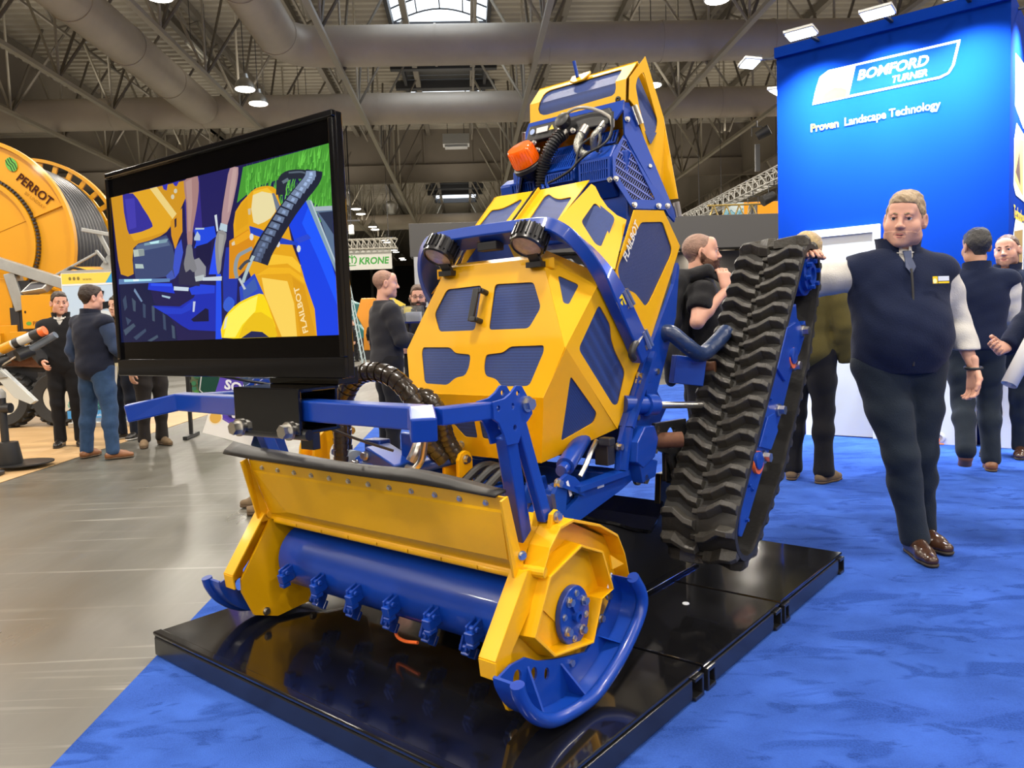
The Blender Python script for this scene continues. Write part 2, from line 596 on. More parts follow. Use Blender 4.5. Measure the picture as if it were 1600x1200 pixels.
# roof deck: corrugated strips left open for three skylights
SKY = ((-2.1, 1.05, 18.5, 27.4), (-2.1, 1.05, 29.4, 35.6), (-2.1, 1.05, 55.0, 63.2))
ZR = 11.7
def corrugated(mb, a0, a1, d0, d1, pitch=.42):
    n = max(1, int((d1 - d0) / pitch)); k = (d1 - d0) / n
    prof = []
    for i in range(n):
        s = d0 + i * k
        prof += [(s, ZR), (s + k * .42, ZR), (s + k * .5, ZR + .09), (s + k * .92, ZR + .09)]
    prof.append((d1, ZR))
    vs = [hall(a, d, z) for a in (a0, a1) for d, z in prof]; m = len(prof)
    mb.add(vs, [(i, i + 1, m + i + 1, m + i) for i in range(m - 1)])
mb = MB()
corrugated(mb, -34.2, -2.1, -22, 118); corrugated(mb, 1.05, 36, -22, 118)
d = -22
for s in SKY:
    corrugated(mb, -2.1, 1.05, d, s[2]); d = s[3]
corrugated(mb, -2.1, 1.05, d, 118)
tag(mb.build('ceiling', ROOF, smooth=0), kind='structure')

SKYG = bpy.data.materials.new('skylight_glass'); SKYG.use_nodes = True
_nt = SKYG.node_tree; _nt.nodes.clear()
_o = _nt.nodes.new('ShaderNodeOutputMaterial'); _t = _nt.nodes.new('ShaderNodeBsdfTransparent'); _g = _nt.nodes.new('ShaderNodeBsdfGlossy'); _x = _nt.nodes.new('ShaderNodeMixShader')
_t.inputs[0].default_value = (.93, .96, 1, 1); _g.inputs['Roughness'].default_value = .1; _x.inputs[0].default_value = .06
_nt.links.new(_t.outputs[0], _x.inputs[1]); _nt.links.new(_g.outputs[0], _x.inputs[2]); _nt.links.new(_x.outputs[0], _o.inputs[0])
LOUV = mat('blackout_slat', (.05, .048, .045), .7)
for i, (a0, a1, d0, d1) in enumerate(SKY):
    w = thing('window_%d' % (i + 1), None, None, hall(0, 0, 0)); w['kind'] = 'structure'
    mb = MB()
    for q in ((a0 - .12, a0, d0, d1), (a1, a1 + .12, d0, d1), (a0 - .12, a1 + .12, d0 - .12, d0), (a0 - .12, a1 + .12, d1, d1 + .12)):
        hbox(mb, *q, ZR - .25, ZR + .12)
    mb.build('window_frame', SKYF, w, smooth=0)
    op = (d0, d1) if i == 0 else ((d1 - .55, d1) if i == 1 else (d1 - 1.9, d1 - .2))
    # barrel-vaulted rooflight
    vz = lambda t: ZR + .12 + .42 * math.sin(PI * t)
    ring = lambda dd: [hall(a0 + (a1 - a0) * t / 12, dd, vz(t / 12)) for t in range(13)]
    mb = MB(); ra, rb2 = ring(op[0]), ring(op[1])
    mb.add(ra + rb2, [(k, k + 1, 14 + k, 13 + k) for k in range(12)]); mb.add(ra, [tuple(range(13))]); mb.add(rb2, [tuple(range(13))])
    mb.build('pane', SKYG, w, smooth=0)
    mb = MB()
    n = max(1, int((op[1] - op[0]) / 1.1))
    for j in range(n + 1):
        mb.tube(ring(op[0] + (op[1] - op[0]) * j / n), .03, 6)
    for t in (3, 6, 9):
        mb.tube([ra[t], rb2[t]], .025, 6)
    mb.build('glazing_bar', SKYF, w)
    if i:
        dd = d0 + .3
        rng_ = [d0 + .3 + .55 * k for k in range(int((d1 - d0) / .55))]
        for dd in rng_:
            if op[0] - .25 < dd < op[1] + .25: continue
            mb = MB(); hbox(mb, a0, a1, dd - .24, dd + .24, ZR + .02, ZR + .08)
            mb.build('blackout_slat', LOUV, w, smooth=0)
        for dd in (d0 + 1.4, d0 + 3.8):
            mb = MB(); hbox(mb, a0 - .5, a1 + .5, dd, dd + .28, ZR - .35, ZR - .05)
            mb.build('cross_rail', SKYF, w, smooth=0)

# bulkheads hanging from the roof
mb = MB(); hbox(mb, -26, 24.9, 41.0, 41.3, 8.95, 9.85)
hbox(mb, -26, 24.9, 41.25, 41.45, 9.85, ZR)
for a in (-6.2, -3.9, -1.9, .6, 2.9, 5.2, 8.4, 11.5):
    hbox(mb, a - .03, a + .03, 41.17, 41.25, 9.85, ZR)
tag(mb.build('trim_1', BULK, smooth=0), kind='structure')
mb = MB(); hbox(mb, -15.2, -15.0, 10, 41, 9.15, 11.0)
tag(mb.build('trim_2', BULK, smooth=0), kind='structure')
mb = MB(); hbox(mb, 15.0, 15.2, 36, 58, 9.0, 11.2)
tag(mb.build('trim_3', BULK, smooth=0), kind='structure')

# roof trusses: bottom chord at nine metres, webs up to the deck
CH = [(-15.0, 'fifth'), (-11.7, 'fourth'), (-7.45, 'third'), (-3.45, 'near left'), (2.3, 'near right'), (7.75, 'second right'), (11.7, 'third right'), (18.5, 'far right')]
TL = ['leftmost roof truss running past the brown bulkhead', 'roof truss left of the two long ducts, over the hose reel',
      'roof truss along the left-hand row of round lamps', 'roof truss whose chord crosses the ducts left of the skylights',
      'roof truss whose chord drops behind the raised mower hood', 'roof truss to the right of the raised mower hood',
      'roof truss passing just left of the blue stand wall', 'rightmost roof truss, behind the blue stand wall']
NODES = [9.4 + 3.1 * k for k in range(12)]
for (a, _n), lab in zip(CH, TL):
    t = thing('roof_truss', lab, 'roof truss', hall(a * .912, 0, 8.3), HA)
    mb = MB(); mb.bar((0, 3, 0), (0, 78, 0), .14, .11); mb.build('bottom_chord', TRUSS, t, smooth=0)
    for sx in (-1.5, 1.5):
        mb = MB(); mb.bar((sx, 3, 3.2), (sx, 78, 3.2), .2, .24); mb.build('top_chord', TRUSSD, t, smooth=0)
    far = MB()
    for k, d in enumerate(NODES + [46.6 + 3.1 * q for q in range(10)]):
        segs = [((0, d, 0), (0, d, 3.3)), ((0, d, 0), (-1.5, d + 1.2, 3.2)), ((0, d, 0), (1.5, d + 1.2, 3.2)), ((0, d, 0), (0, d + 2.2, 3.3))]
        if d < 40.5:
            for q, (p0, p1) in enumerate(segs):
                m2 = MB(); m2.cyl(p0, p1, .042 if q else .038, n=6, cap=False)
                m2.build('web_member', TRUSS if q < 2 else TRUSSD, t)
        elif d > 41.5:
            for p0, p1 in segs: far.cyl(p0, p1, .035, n=5, cap=False)
    far.build('far_web_members', TRUSS, t, kind='stuff')
    # lattice purlin beside the truss
    lat = MB()
    for d in range(8, 40, 2):
        lat.bar((-1.5, d, 3.05), (-1.5, d + 1, 2.55), .05, .05); lat.bar((-1.5, d + 1, 2.55), (-1.5, d + 2, 3.05), .05, .05)
    lat.bar((-1.5, 8, 2.55), (-1.5, 40, 2.55), .07, .07)
    lat.build('purlin_lattice', TRUSSD, t, smooth=0, kind='stuff')

# ventilation ducts
def duct(label, pts, r=.53, seam=3.0, z=9.0):
    P = [hall(p[0], p[1], p[2] if len(p) > 2 else z) for p in pts]
    t = thing('ventilation_duct', label, 'duct', P[0])
    o = P[0]
    # split into sections
    secs = []; cur = [P[0]]
    for i in range(1, len(P)):
        a, b = P[i - 1], P[i]
        L = (b - a).length
        n = max(1, int(round(L / seam)))
        for k in range(1, n + 1):
            cur.append(a.lerp(b, k / n))
            if L > 1.0:
                secs.append(cur); cur = [cur[-1]]
    if len(cur) > 1: secs.append(cur)
    for s in secs:
        m = MB(); m.tube([p - o for p in s], r, 28, cap=False); m.build('duct_section', DUCT, t, smooth=50)
    for s in secs[1:]:
        d = (s[1] - s[0]).normalized()
        m = MB(); m.cyl(s[0] - o - d * .03, s[0] - o + d * .03, r + .02, n=28); m.build('seam_ring', DUCT, t, smooth=50)
    return t
elb = [(-4.65 + .95 * (1 - math.cos(PI / 2 * k / 8)), 20.8 + .95 * math.sin(PI / 2 * k / 8)) for k in range(9)]
duct('fat grey duct that bends from the aisle to cross in front of the skylight', [(-4.65, 5)] + elb + [(24.5, 21.75)])
duct('grey duct crossing behind the skylight, second from the camera', [(-24, 27.75), (24.5, 27.75)])
duct('long grey duct running along the aisle above the screen into the cross duct', [(-8.7, 4), (-8.7, 27.2)])
duct('thin far duct crossing beyond the bulkhead', [(-24, 56), (12.9, 56)])
duct('vertical duct dropping down the far right wall with a bend at its top', [(17.3, 55, 0.0), (17.3, 55, 9.6), (17.7, 54.6, 10.2), (18.5, 54, 10.5), (23, 50, 10.5)], r=.55)
duct('second vertical duct on the far right wall, right of the bent one', [(18.9, 55, 0.0), (18.9, 55, 9.2), (19.3, 54.8, 9.8), (20, 54.5, 10.0), (24, 54, 10)], r=.55)

# lamps
def high_bay():
    t = thing('high_bay_lamp', 'x', 'lamp')
    MB().lathe([(.0, .42), (.1, .42), (.12, .3), (.26, .16), (.3, 0), (.27, 0), (.24, .1)], n=20).build('housing', ALU, t)
    MB().lathe([(.27, .0), (.26, -.015), (.0, -.03)], n=20).build('lens', LAMPG, t)
    MB().cyl((0, 0, .42), (0, 0, 3.52), .012, n=6).build('rod', DKM, t)
    return t
hb = high_bay(); first = True
NEARL = {20.9: 'round lit roof lamp at the top edge of the photo, left', 28.55: 'upper of the two round lit lamps above the screen', 30.3: 'lower of the two round lit lamps above the screen'}
for a, ds in ((-7.8, [20.9, 28.55, 30.3, 37.9, 39.8, 47, 48.9, 55.9, 58.3, 65.5, 67.2, 75, 77, 84.5, 86.5, 94, 96]), (7.0, [21.5, 29, 30.8])):
    for d in ds:
        o = hb if first else copy_tree(hb)
        first = False
        o.location = hall(a * .795 + .18, d * .795, 8.2)
        if a > 0:
            o['label'] = {21.5: 'round lit lamp at the top edge right of the raised hood', 29: 'round lamp hung behind the ducts right of the raised hood', 30.8: 'round lamp hung farther back, right of the raised hood'}[d]
            o['group'] = 'right row of roof lamps'
        elif d in NEARL:
            o['label'] = NEARL[d]; o['group'] = 'near roof lamps on the left'
        else:
            o['label'] = 'tiny lit lamp in the receding row above the green lettered banner'; o['group'] = 'far row of roof lamps'
def batten(loc, rz, label):
    t = thing('strip_light', label, 'strip light', loc, rz)
    MB().box((0, 0, .08), (.22, 1.9, .06)).build('housing', ALU, t, smooth=0)
    for s in (-.06, .06):
        MB().cyl((s, -.9, .02), (s, .9, .02), .03, n=8).build('tube', TUBEG, t)
    for y in (-.7, .7):
        MB().cyl((0, y, .1), (0, y, 1.82), .01, n=5).build('rod', DKM, t)
batten(hall(-7.9, 24.8, 9.9), HA, 'unlit strip light hanging left of the fat duct elbow')
batten(hall(6.75, 24.4, 9.9), HA, 'unlit strip light hanging right of the raised hood')
# small heater box under the roof near the skylight
t = thing('heater_box', 'small pale box hanging under the roof before the bulkhead', 'heater', hall(-.2, 38.5, 10.2), HA)
MB().box((0, 0, .25), (1.3, .7, .5)).build('casing', GREYP, t, smooth=0, bevel=.02)
MB().box((0, 0, -.06), (1.1, .6, .12)).build('tray', ALU, t, smooth=0)
for s in (-.4, .4): MB().cyl((s, 0, .5), (s, 0, 1.5), .015, n=6).build('rod', DKM, t)
# ================================================================== plinth under the mower
PLB = mat('plinth_gloss_black', (.006, .006, .007), .09, coat=.6, rvar=.04, nscale=3, bump=.01, bscale=3)
pl = thing('display_plinth', 'low glossy black steel plinth under the yellow and blue mower', 'plinth', MO, MR)
YS = (0.0, .925, 1.61, 2.41)
for i in range(3):
    y0, y1 = YS[i], YS[i + 1]
    mb = MB(); mb.box((-.005, (y0 + y1) / 2, .0835), (1.815, y1 - y0 - .012, .013)); mb.build('deck_plate', PLB, pl, smooth=0, bevel=.004)
    for sx in (-.9, .89):
        mb = MB(); mb.box((sx, (y0 + y1) / 2, .041), (.035, y1 - y0 - .16, .065)); mb.build('side_rail', BLK, pl, smooth=0, bevel=.003)
        for ye in (y0 + .045, y1 - .045):
            mb = MB()
            for q in ((0, .07, .02, .012), ): pass
            mb.box((sx, ye, .069), (.05, .06, .012)); mb.box((sx, ye, .008), (.05, .06, .012))
            mb.box((sx - math.copysign(.019, sx), ye, .039), (.012, .06, .062))
            mb.box((sx, ye + (.024 if ye > (y0 + y1) / 2 else -.024), .039), (.05, .012, .062))
            mb.build('fork_pocket', BLK, pl, smooth=0, bevel=.002)
mb = MB(); mb.box((-.005, .018, .04), (1.8, .03, .07)); mb.build('front_rail', BLK, pl, smooth=0, bevel=.004)
mb = MB(); mb.box((-.005, 2.395, .04), (1.8, .03, .07)); mb.build('rear_rail', BLK, pl, smooth=0, bevel=.004)
mb = MB(); mb.box((-.005, 0.02, .088), (1.815, .035, .014)); mb.build('front_lip', PLB, pl, smooth=0, bevel=.005)
mb = MB(); mb.lathe([(.014, 0), (.013, .003), (0, .003)], (.607, 1.395, .09), n=14); mb.build('paint_chip', LABEL, pl)
# pedestal that carries the tilted mower
ped = [(0, .98, .5), (0, 1.1, .455), (0, 1.215, .418), (0, 1.36, .36), (0, 1.5, .318), (0, 1.56, .36), (0, 1.60, .415), (0, 1.615, .55), (0, 1.80, .55), (0, 1.83, .45), (0, 1.83, .09), (0, 1.2, .09), (0, 1.05, .25), (0, .98, .4)]
for sx in (-.40, .36):
    mb = MB(); mb.prism([(sx, p[1], p[2]) for p in ped], (.03, 0, 0)); mb.build('pedestal_plate', BLK, pl, smooth=0, bevel=.004)
mb = MB()
curve = [(0, .98, .5), (0, 1.1, .455), (0, 1.215, .418), (0, 1.36, .36), (0, 1.5, .318), (0, 1.56, .36), (0, 1.61, .42)]
for a, b in zip(curve, curve[1:]):
    mb.add([(-.42, a[1], a[2]), (.40, a[1], a[2]), (.40, b[1], b[2]), (-.42, b[1], b[2]), (-.42, a[1], a[2] + .012), (.40, a[1], a[2] + .012), (.40, b[1], b[2] + .012), (-.42, b[1], b[2] + .012)],
           [(3, 2, 1, 0), (4, 5, 6, 7), (0, 1, 5, 4), (1, 2, 6, 5), (2, 3, 7, 6), (3, 0, 4, 7)])
mb.build('saddle_plate', PLB, pl, smooth=30)
mb = MB(); mb.box((.375, 1.56, .097), (.12, .62, .014)); mb.build('pedestal_foot', PLB, pl, smooth=0, bevel=.003)
mb = MB(); mb.box((-.385, 1.56, .097), (.12, .62, .014)); mb.build('pedestal_foot', PLB, pl, smooth=0, bevel=.003)
for sx in (-.47, .47):   # bracket clamped to the axle
    mb = MB()
    mb.plate([(sx, 1.40, .80), (sx, 1.66, .79), (sx, 1.70, .545), (sx, 1.56, .545), (sx, 1.50, .66), (sx, 1.38, .70)],
             [[(sx, 1.53 + .045 * math.cos(t), .725 + .045 * math.sin(t)) for t in [2 * PI * k / 16 for k in range(16)]]], .02)
    mb.box((sx * .93, 1.70, .59), (.07, .14, .16)); mb.box((sx * .97, 1.60, .60), (.02, .16, .12))
    mb.build('axle_bracket', BLK, pl, smooth=0, bevel=.003)
    b2 = MB(); s = math.copysign(1, sx)
    for y, z in ((1.42, .775), (1.40, .69)): bolt(b2, (sx + (.0 if s > 0 else -.02), y, z), (s, 0, 0), .013, .02)
    b2.build('bracket_bolts', STEEL, pl)

# ================================================================== the mower
rm = thing('tracked_mower', 'yellow and blue remote controlled tracked mower tilted nose down on the black plinth', 'mower', MO, MR)

class Panel:
    """pressed sheet panel: yellow plates with cut-outs, blue perforated sheet set just behind each cut-out"""
    def __init__(self, inside):
        self.mb = MB(); self.inside = Vector(inside); self.win = []
    def facet(self, poly, wins=(), t=.004, r=.012, m=None, inset=True):
        poly = [Vector(p) for p in poly]
        c = sum(poly, Vector()) / len(poly)
        n = Vector()
        for i in range(len(poly)): n += (poly[i] - c).cross(poly[(i + 1) % len(poly)] - c)
        n.normalize()
        if (c - self.inside).dot(n) < 0:
            poly.reverse(); n = -n
        hs = []
        for w in wins:
            # project the window on the facet plane
            w = [Vector(p) for p in w]
            w = [p - n * (p - c).dot(n) for p in w]
            h = rnd(w, r)
            hs.append(h)
            wc = sum(h, Vector()) / len(h)
            e = []
            for p in h:
                d = (p - wc); e.append(p + d.normalized() * .008 - n * (t + .0015))
            self.win.append((e, n))
        self.mb.plate(poly, hs, t)
        return n
    def build(self, name, parent, m=YEL):
        o = self.mb.build(name, m, parent, smooth=20)
        for e, n in self.win:
            k = MB(); k.prism(e, -n * .002); k.build('mesh_sheet', PERF, o, smooth=0)
        return o

# ---- front hood
k = .287
def fp(x, z): return (x, .978 + k * (z - 1.367), z)
a_ = (.25, 1.003, 1.455); V_ = (.408, .911, 1.123); b_ = (.345, .858, .948); Q_ = (.285, .912, .70)
R1 = (.43, 1.097, 1.343); R3 = (.43, 1.40, 1.055); R2 = (.412, 1.235, .793)
m_ = lambda p: (-p[0], p[1], p[2])
fh = Panel((0, 1.25, 1.05))
W1 = [(.034, .978, 1.371), (.226, .978, 1.366), (.277, .95, 1.27), (.233, .928, 1.195), (.036, .928, 1.195)]
W2 = [(.125, .904, 1.108), (.155, .910, 1.131), (.314, .91, 1.133), (.317, .904, 1.11), (.272, .869, .988), (.138, .868, .984), (.105, .876, 1.012), (.052, .879, 1.021), (.038, .888, 1.053), (.039, .9, 1.103)]
fh.facet([a_, V_, b_, m_(b_), m_(V_), m_(a_)], [W1, W2, mirx(W1), mirx(W2)], r=.018)
W3 = [(.247, 0, .86), (.225, 0, .825), (.129, 0, .826), (.080, 0, .776), (.012, 0, .776), (.012, 0, .90), (.245, 0, .90)]
W3 = [(x, .858 + (.948 - z) * .2177, z) for x, _, z in W3]
fh.facet([b_, Q_, m_(Q_), m_(b_)], [W3, mirx(W3)], r=.012)
W4 = [(.314, 1.011, 1.388), (.378, 1.052, 1.348), (.371, .992, 1.275), (.357, .979, 1.283)]
W5 = [(.426, 1.11, 1.275), (.426, 1.187, 1.195), (.424, 1.192, 1.143), (.422, 1.218, 1.095), (.421, 1.288, 1.012), (.411, 1.24, .888), (.41, 1.205, .89), (.41, .985, 1.115)]
W6 = [(.39, .958, 1.022), (.404, 1.118, .865), (.393, 1.112, .828), (.331, .978, .772)]
for f in (lambda L: L, mirx):
    fh.facet(f([a_, V_, R1]), [f(W4)], r=.012)
    fh.facet(f([V_, R1, R3, R2]), [f(W5)], r=.022)
    fh.facet(f([V_, R2, Q_, b_]), [f(W6)], r=.016)
    T1 = (.40, 1.16, 1.405)
    fh.facet(f([a_, R1, T1, (.22, 1.06, 1.475)]))
fh.facet([a_, m_(a_), (-.22, 1.06, 1.475), (.22, 1.06, 1.475)])
fhood = fh.build('front_hood', rm)
# raised lamp pads on the hood
for sx in (-.22, .22):
    mb = MB(); c = Vector(fp(sx, 1.432)) + Vector((0, .004, 0))
    mb.loft([[c + Vector((w * x, y - k * .0, h * z + k * 0)) for x, z in ((-1, -1), (1, -1), (1, 1), (-1, 1))] for w, h, y in ((.085, .022, .004), (.065, .012, -.005))])
    mb.build('lamp_pad', YEL, fhood, smooth=0, bevel=.002)
# handle
mb = MB(); n_ = Vector((0, -1, k)).normalized()
h0, h1 = Vector(fp(-.002, 1.338)), Vector(fp(-.010, 1.228))
for p in (h0, h1): mb.cyl(p - n_ * .004, p + n_ * .035, .011, n=10)
mb.bar(h0 + n_ * .038 + Vector((-.02, 0, .008)), h1 + n_ * .038 + Vector((-.02, 0, -.008)), .03, .012, n_)
mb.bar(h0 + n_ * .036 + Vector((-.022, 0, 0)), h0 + n_ * .036 + Vector((.004, 0, 0)), .02, .014, n_)
mb.bar(h1 + n_ * .036 + Vector((-.022, 0, 0)), h1 + n_ * .036 + Vector((.004, 0, 0)), .02, .014, n_)
mb.build('handle', BLKM, fhood, bevel=.003)
mb = MB()
for x in (-.177, -.106, .164, .1): bolt(mb, (x, .904, .745), (0, -1, -.2), .012, .012)
mb.build('hood_bolts', STEEL, fhood)

# ---- upper hood: two doors, shoulders and sides
TPk = lambda y: 1.775 + (y - 1.326) * .905
def tp(x, y): return (x, y, TPk(y) + abs(x) * -.02)
uh = Panel((0, 1.42, 1.40))
TW = [(.066, 1.12), (.058, 1.283), (.075, 1.294), (.125, 1.266), (.16, 1.256), (.214, 1.262), (.222, 1.12)]
for sgn in (1, -1):
    P = [tp(sgn * .006, 1.06), tp(sgn * .222, 1.06), tp(sgn * .246, 1.339), tp(sgn * .006, 1.326)]
    uh.facet(P, [[tp(sgn * x, y) for x, y in TW]], r=.018)
    c2t = (sgn * .43, 1.373, 1.643); c2b = (sgn * .44, 1.19, 1.37)
    cur = [(.248, 1.337, 1.776), (.268, 1.345, 1.768), (.302, 1.334, 1.722), (.344, 1.332, 1.681), (.39, 1.346, 1.653)]
    SW = [(.296, 1.294, 1.688), (.384, 1.304, 1.622), (.396, 1.18, 1.482), (.372, 1.168, 1.488), (.292, 1.178, 1.575)]
    uh.facet([tp(sgn * .222, 1.06)] + [(sgn * x, y, z) for x, y, z in cur] + [c2t, c2b, (sgn * .40, 1.10, 1.38)], [[(sgn * x, y, z) for x, y, z in SW]], r=.02)
    SD = [(1.373, 1.643), (1.612, 1.663), (1.752, 1.525), (1.464, 1.112), (1.433, 1.105), (1.204, 1.368)]
    SDW = [(1.425, 1.60), (1.602, 1.616), (1.678, 1.512), (1.668, 1.48), (1.478, 1.285), (1.442, 1.265), (1.365, 1.318), (1.262, 1.342), (1.238, 1.405), (1.258, 1.44)]
    uh.facet([(sgn * .43, y, z) for y, z in SD], [[(sgn * .43, y, z) for y, z in SDW]], r=.018)
uhood = uh.build('upper_hood', rm)
for sgn in (1, -1):     # inner returns so the doors read as folded sheet
    mb = MB(); mb.bar(tp(sgn * .008, 1.07), tp(sgn * .008, 1.322), .006, .03, (0, -.7, .7)); mb.build('door_edge', BLKM if sgn < 0 else YEL, uhood, smooth=0)
# lettering on the side of the upper hood
pd = (Vector((0, 1.373, 1.643)) - Vector((0, 1.19, 1.37))).normalized()
pq = Print((.4345, 1.245, 1.385), (0, pd.y, pd.z), (0, -pd.z, pd.y))
pq2 = Print((.4345, 1.262, 1.374), (0, pd.y, pd.z), (0, -pd.z, pd.y))
pq2.text('FLAILBOT', .07, .006, .050, (.85, .82, .72), bold=.018, shear=.15, sx=.82); pq2.build('lettering', uhood)

# ---- rear cowl
rc = Panel((0, 1.78, 1.95))
rh1 = (.26, 1.621, 2.238); rh2 = (.266, 1.712, 2.331); rh3 = (.258, 1.616, 2.144)
def cu(x, t): return (x, rh1[1] + (rh2[1] - rh1[1]) * t, rh1[2] + (rh2[2] - rh1[2]) * t)
def cl(x, z): return (x, rh3[1] + (z - rh3[2]) * .053, z)
rc.facet([cu(-.26, 0), cu(-.203, 0)] + [cu(x, t) for x, t in ((-.212, .45), (-.205, .6), (-.185, .70), (.182, .76), (.200, .72), (.206, .6), (.208, 0))] + [cu(.26, 0), cu(.266, 1), cu(-.266, 1)])
rc.facet([cl(-.26, 2.238), cl(-.203, 2.238), cl(-.212, 2.206), cl(-.203, 2.186), cl(-.18, 2.174), cl(-.16, 2.172), cl(.19, 2.182), cl(.204, 2.19), cl(.21, 2.21), cl(.208, 2.238), cl(.26, 2.238), cl(.258, 2.144), cl(-.258, 2.144)])
CSo = [(.265, 1.712, 2.332), (.357, 1.765, 2.078), (.43, 1.741, 1.726), (.43, 1.725, 1.684), (.272, 1.633, 2.127), (.258, 1.616, 2.146), (.26, 1.621, 2.238)]
CSW = [(.273, 1.695, 2.268), (.342, 1.735, 2.066), (.346, 1.724, 2.028), (.338, 1.682, 1.966), (.287, 1.657, 2.118), (.264, 1.652, 2.203), (.264, 1.665, 2.24)]
rc.facet(CSo, [CSW], r=.014); rc.facet(mirx(CSo), [mirx(CSW)], r=.014)
bk = [(.266, 1.712, 2.331), (.357, 1.765, 2.078), (.43, 1.741, 1.726)]
for p, q in zip(bk, bk[1:]): rc.facet([p, q, m_(q), m_(p)])
cowl = rc.build('rear_cowl', rm)
mb = MB(); mb.add([cu(-.222, .82), cu(.222, .82), cu(.222, 0), cl(.222, 2.165), cl(-.222, 2.165), cu(-.222, 0)], [])
off = Vector((0, .006, -.004))
w1 = [Vector(cu(-.218, .8)) + off, Vector(cu(.218, .8)) + off, Vector(cu(.218, 0)) + off, Vector(cu(-.218, 0)) + off]
w2 = [Vector(cu(-.218, 0)) + off, Vector(cu(.218, 0)) + off, Vector(cl(.218, 2.166)) + off, Vector(cl(-.218, 2.166)) + off]
mb = MB(); mb.add(w1 + w2[2:], [(0, 1, 2, 3), (3, 2, 4, 5)]); mb.build('mesh_sheet', PERF, cowl, smooth=0)
# catch on the top edge of the cowl
mb = MB(); c = Vector(cu(-.02, .95))
mb.prism([c + Vector((x, y * .69, y * .72)) + Vector((0, -.004, .004)) for x, y in ((-.055, .01), (-.05, -.03), (-.02, -.05), (.03, -.045), (.05, -.01), (.045, .015))], (0, -.006, .006))
mb.build('catch_plate', YEL, cowl, bevel=.002)
mb = MB(); mb.cyl(c + Vector((-.012, -.02, 0)), c + Vector((-.02, -.035, .07)), .008, n=10); mb.build('catch_pin', BLU, cowl)
mb = MB(); mb.lathe([(.013, 0), (.013, .004), (.006, .006), (.006, 0)], cl(.222, 2.16), (0, -1, 0), 14); mb.build('grommet', BLKM, cowl)

# ---- engine bay in front of the cowl
eng = MB(); eng.plate([cl(-.258, 2.144), cl(.258, 2.144), (.262, 1.59, 2.10), (.24, 1.575, 2.06), (-.25, 1.575, 2.06), (-.262, 1.59, 2.10)], [], .012)
engine = eng.build('radiator_frame', BLU, rm, smooth=0, bevel=.003)
mb = MB(); mb.prism([(-.235, 1.58, 2.125), (.20, 1.58, 2.125), (.215, 1.57, 2.10), (.205, 1.555, 2.05), (-.245, 1.555, 2.05)], (0, .05, .0)); mb.build('radiator_tank', BLKM, engine, smooth=0, bevel=.006)
pq = Print((-.215, 1.554, 2.072), (1, 0, 0), (0, .3, 1)); pq.rect(.035, .008, .10, .034, (.7, .7, .68)); pq.ell(.012, .02, .014, .014, (.35, .45, .7)); pq.poly([(.108, .01), (.138, .01), (.123, .034)], (.8, .6, .1)); pq.build('tank_stickers', engine)
mb = MB(); mb.lathe([(.03, 0), (.03, .012), (.036, .014), (.036, .034), (.028, .04), (0, .04)], (-.01, 1.55, 2.09), (0, -.9, .45), 18); mb.build('radiator_cap', BLKM, engine, smooth=40)

def louvre(cnr, ncol, nrow, inward, m=BLU, fr=.16, parent=None, name='louvre_panel', gapm=None):
    """frame + slats between four corners (bl, br, tr, tl), dark behind"""
    bl, br, tr, tl = [Vector(p) for p in cnr]
    n = (br - bl).cross(tl - bl).normalized()
    if n.dot(Vector(inward)) > 0: n = -n
    P = lambda u, v: bl * (1 - u) * (1 - v) + br * u * (1 - v) + tr * u * v + tl * (1 - u) * v
    mb = MB()
    def q(u0, u1, v0, v1, t=.006):
        p = [P(u0, v0), P(u1, v0), P(u1, v1), P(u0, v1)]
        mb.prism(p, -n * t)
    mu = .07; mv = .1
    q(0, 1, 0, mv); q(0, 1, 1 - mv, 1); q(0, mu, mv, 1 - mv); q(1 - mu, 1, mv, 1 - mv)
    for j in range(1, nrow):
        v = mv + (1 - 2 * mv) * j / nrow; q(mu, 1 - mu, v - .02, v + .02)
    for i in range(1, ncol):
        u = mu + (1 - 2 * mu) * i / ncol; w = (1 - 2 * mu) / ncol * .26
        q(u - w, u + w, mv, 1 - mv)
    o = mb.build(name, m, parent, smooth=0)
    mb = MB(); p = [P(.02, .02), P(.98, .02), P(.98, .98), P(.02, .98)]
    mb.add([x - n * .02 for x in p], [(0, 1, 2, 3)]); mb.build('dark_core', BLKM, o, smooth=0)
    return o
cover = MB()
cover.prism([(.085, 1.50, 1.80), (.085, 1.50, 1.90), (.085, 1.545, 1.955), (.085, 1.70, 1.99), (.085, 1.70, 1.70), (.085, 1.55, 1.74)], (.165, 0, 0))
cover.prism([(-.10, 1.505, 1.83), (-.10, 1.505, 1.875), (-.10, 1.60, 2.0), (-.10, 1.70, 2.0), (-.10, 1.70, 1.75)], (.16, 0, 0))
cover.prism([(-.40, 1.56, 1.79), (-.40, 1.545, 1.87), (-.40, 1.60, 1.905), (-.40, 1.70, 1.87), (-.40, 1.70, 1.75)], (.22, 0, 0))
cover.box((-.02, 1.66, 1.75), (.62, .2, .36))
ecov = cover.build('engine_cover', BLU, rm, smooth=0, bevel=.008)
louvre([(.09, 1.493, 1.803), (.248, 1.493, 1.803), (.248, 1.493, 1.898), (.09, 1.493, 1.898)], 13, 2, (0, 1, 0), parent=ecov)
louvre([(-.095, 1.499, 1.882), (.055, 1.499, 1.882), (.055, 1.592, 2.004), (-.095, 1.592, 2.004)], 11, 3, (0, .7, -.7), parent=ecov)
louvre([(-.095, 1.497, 1.828), (.055, 1.497, 1.828), (.055, 1.497, 1.872), (-.095, 1.497, 1.872)], 11, 1, (0, 1, 0), parent=ecov)
louvre([(-.33, 1.55, 1.79), (-.19, 1.55, 1.79), (-.19, 1.538, 1.868), (-.33, 1.538, 1.868)], 9, 1, (0, 1, 0), parent=ecov)
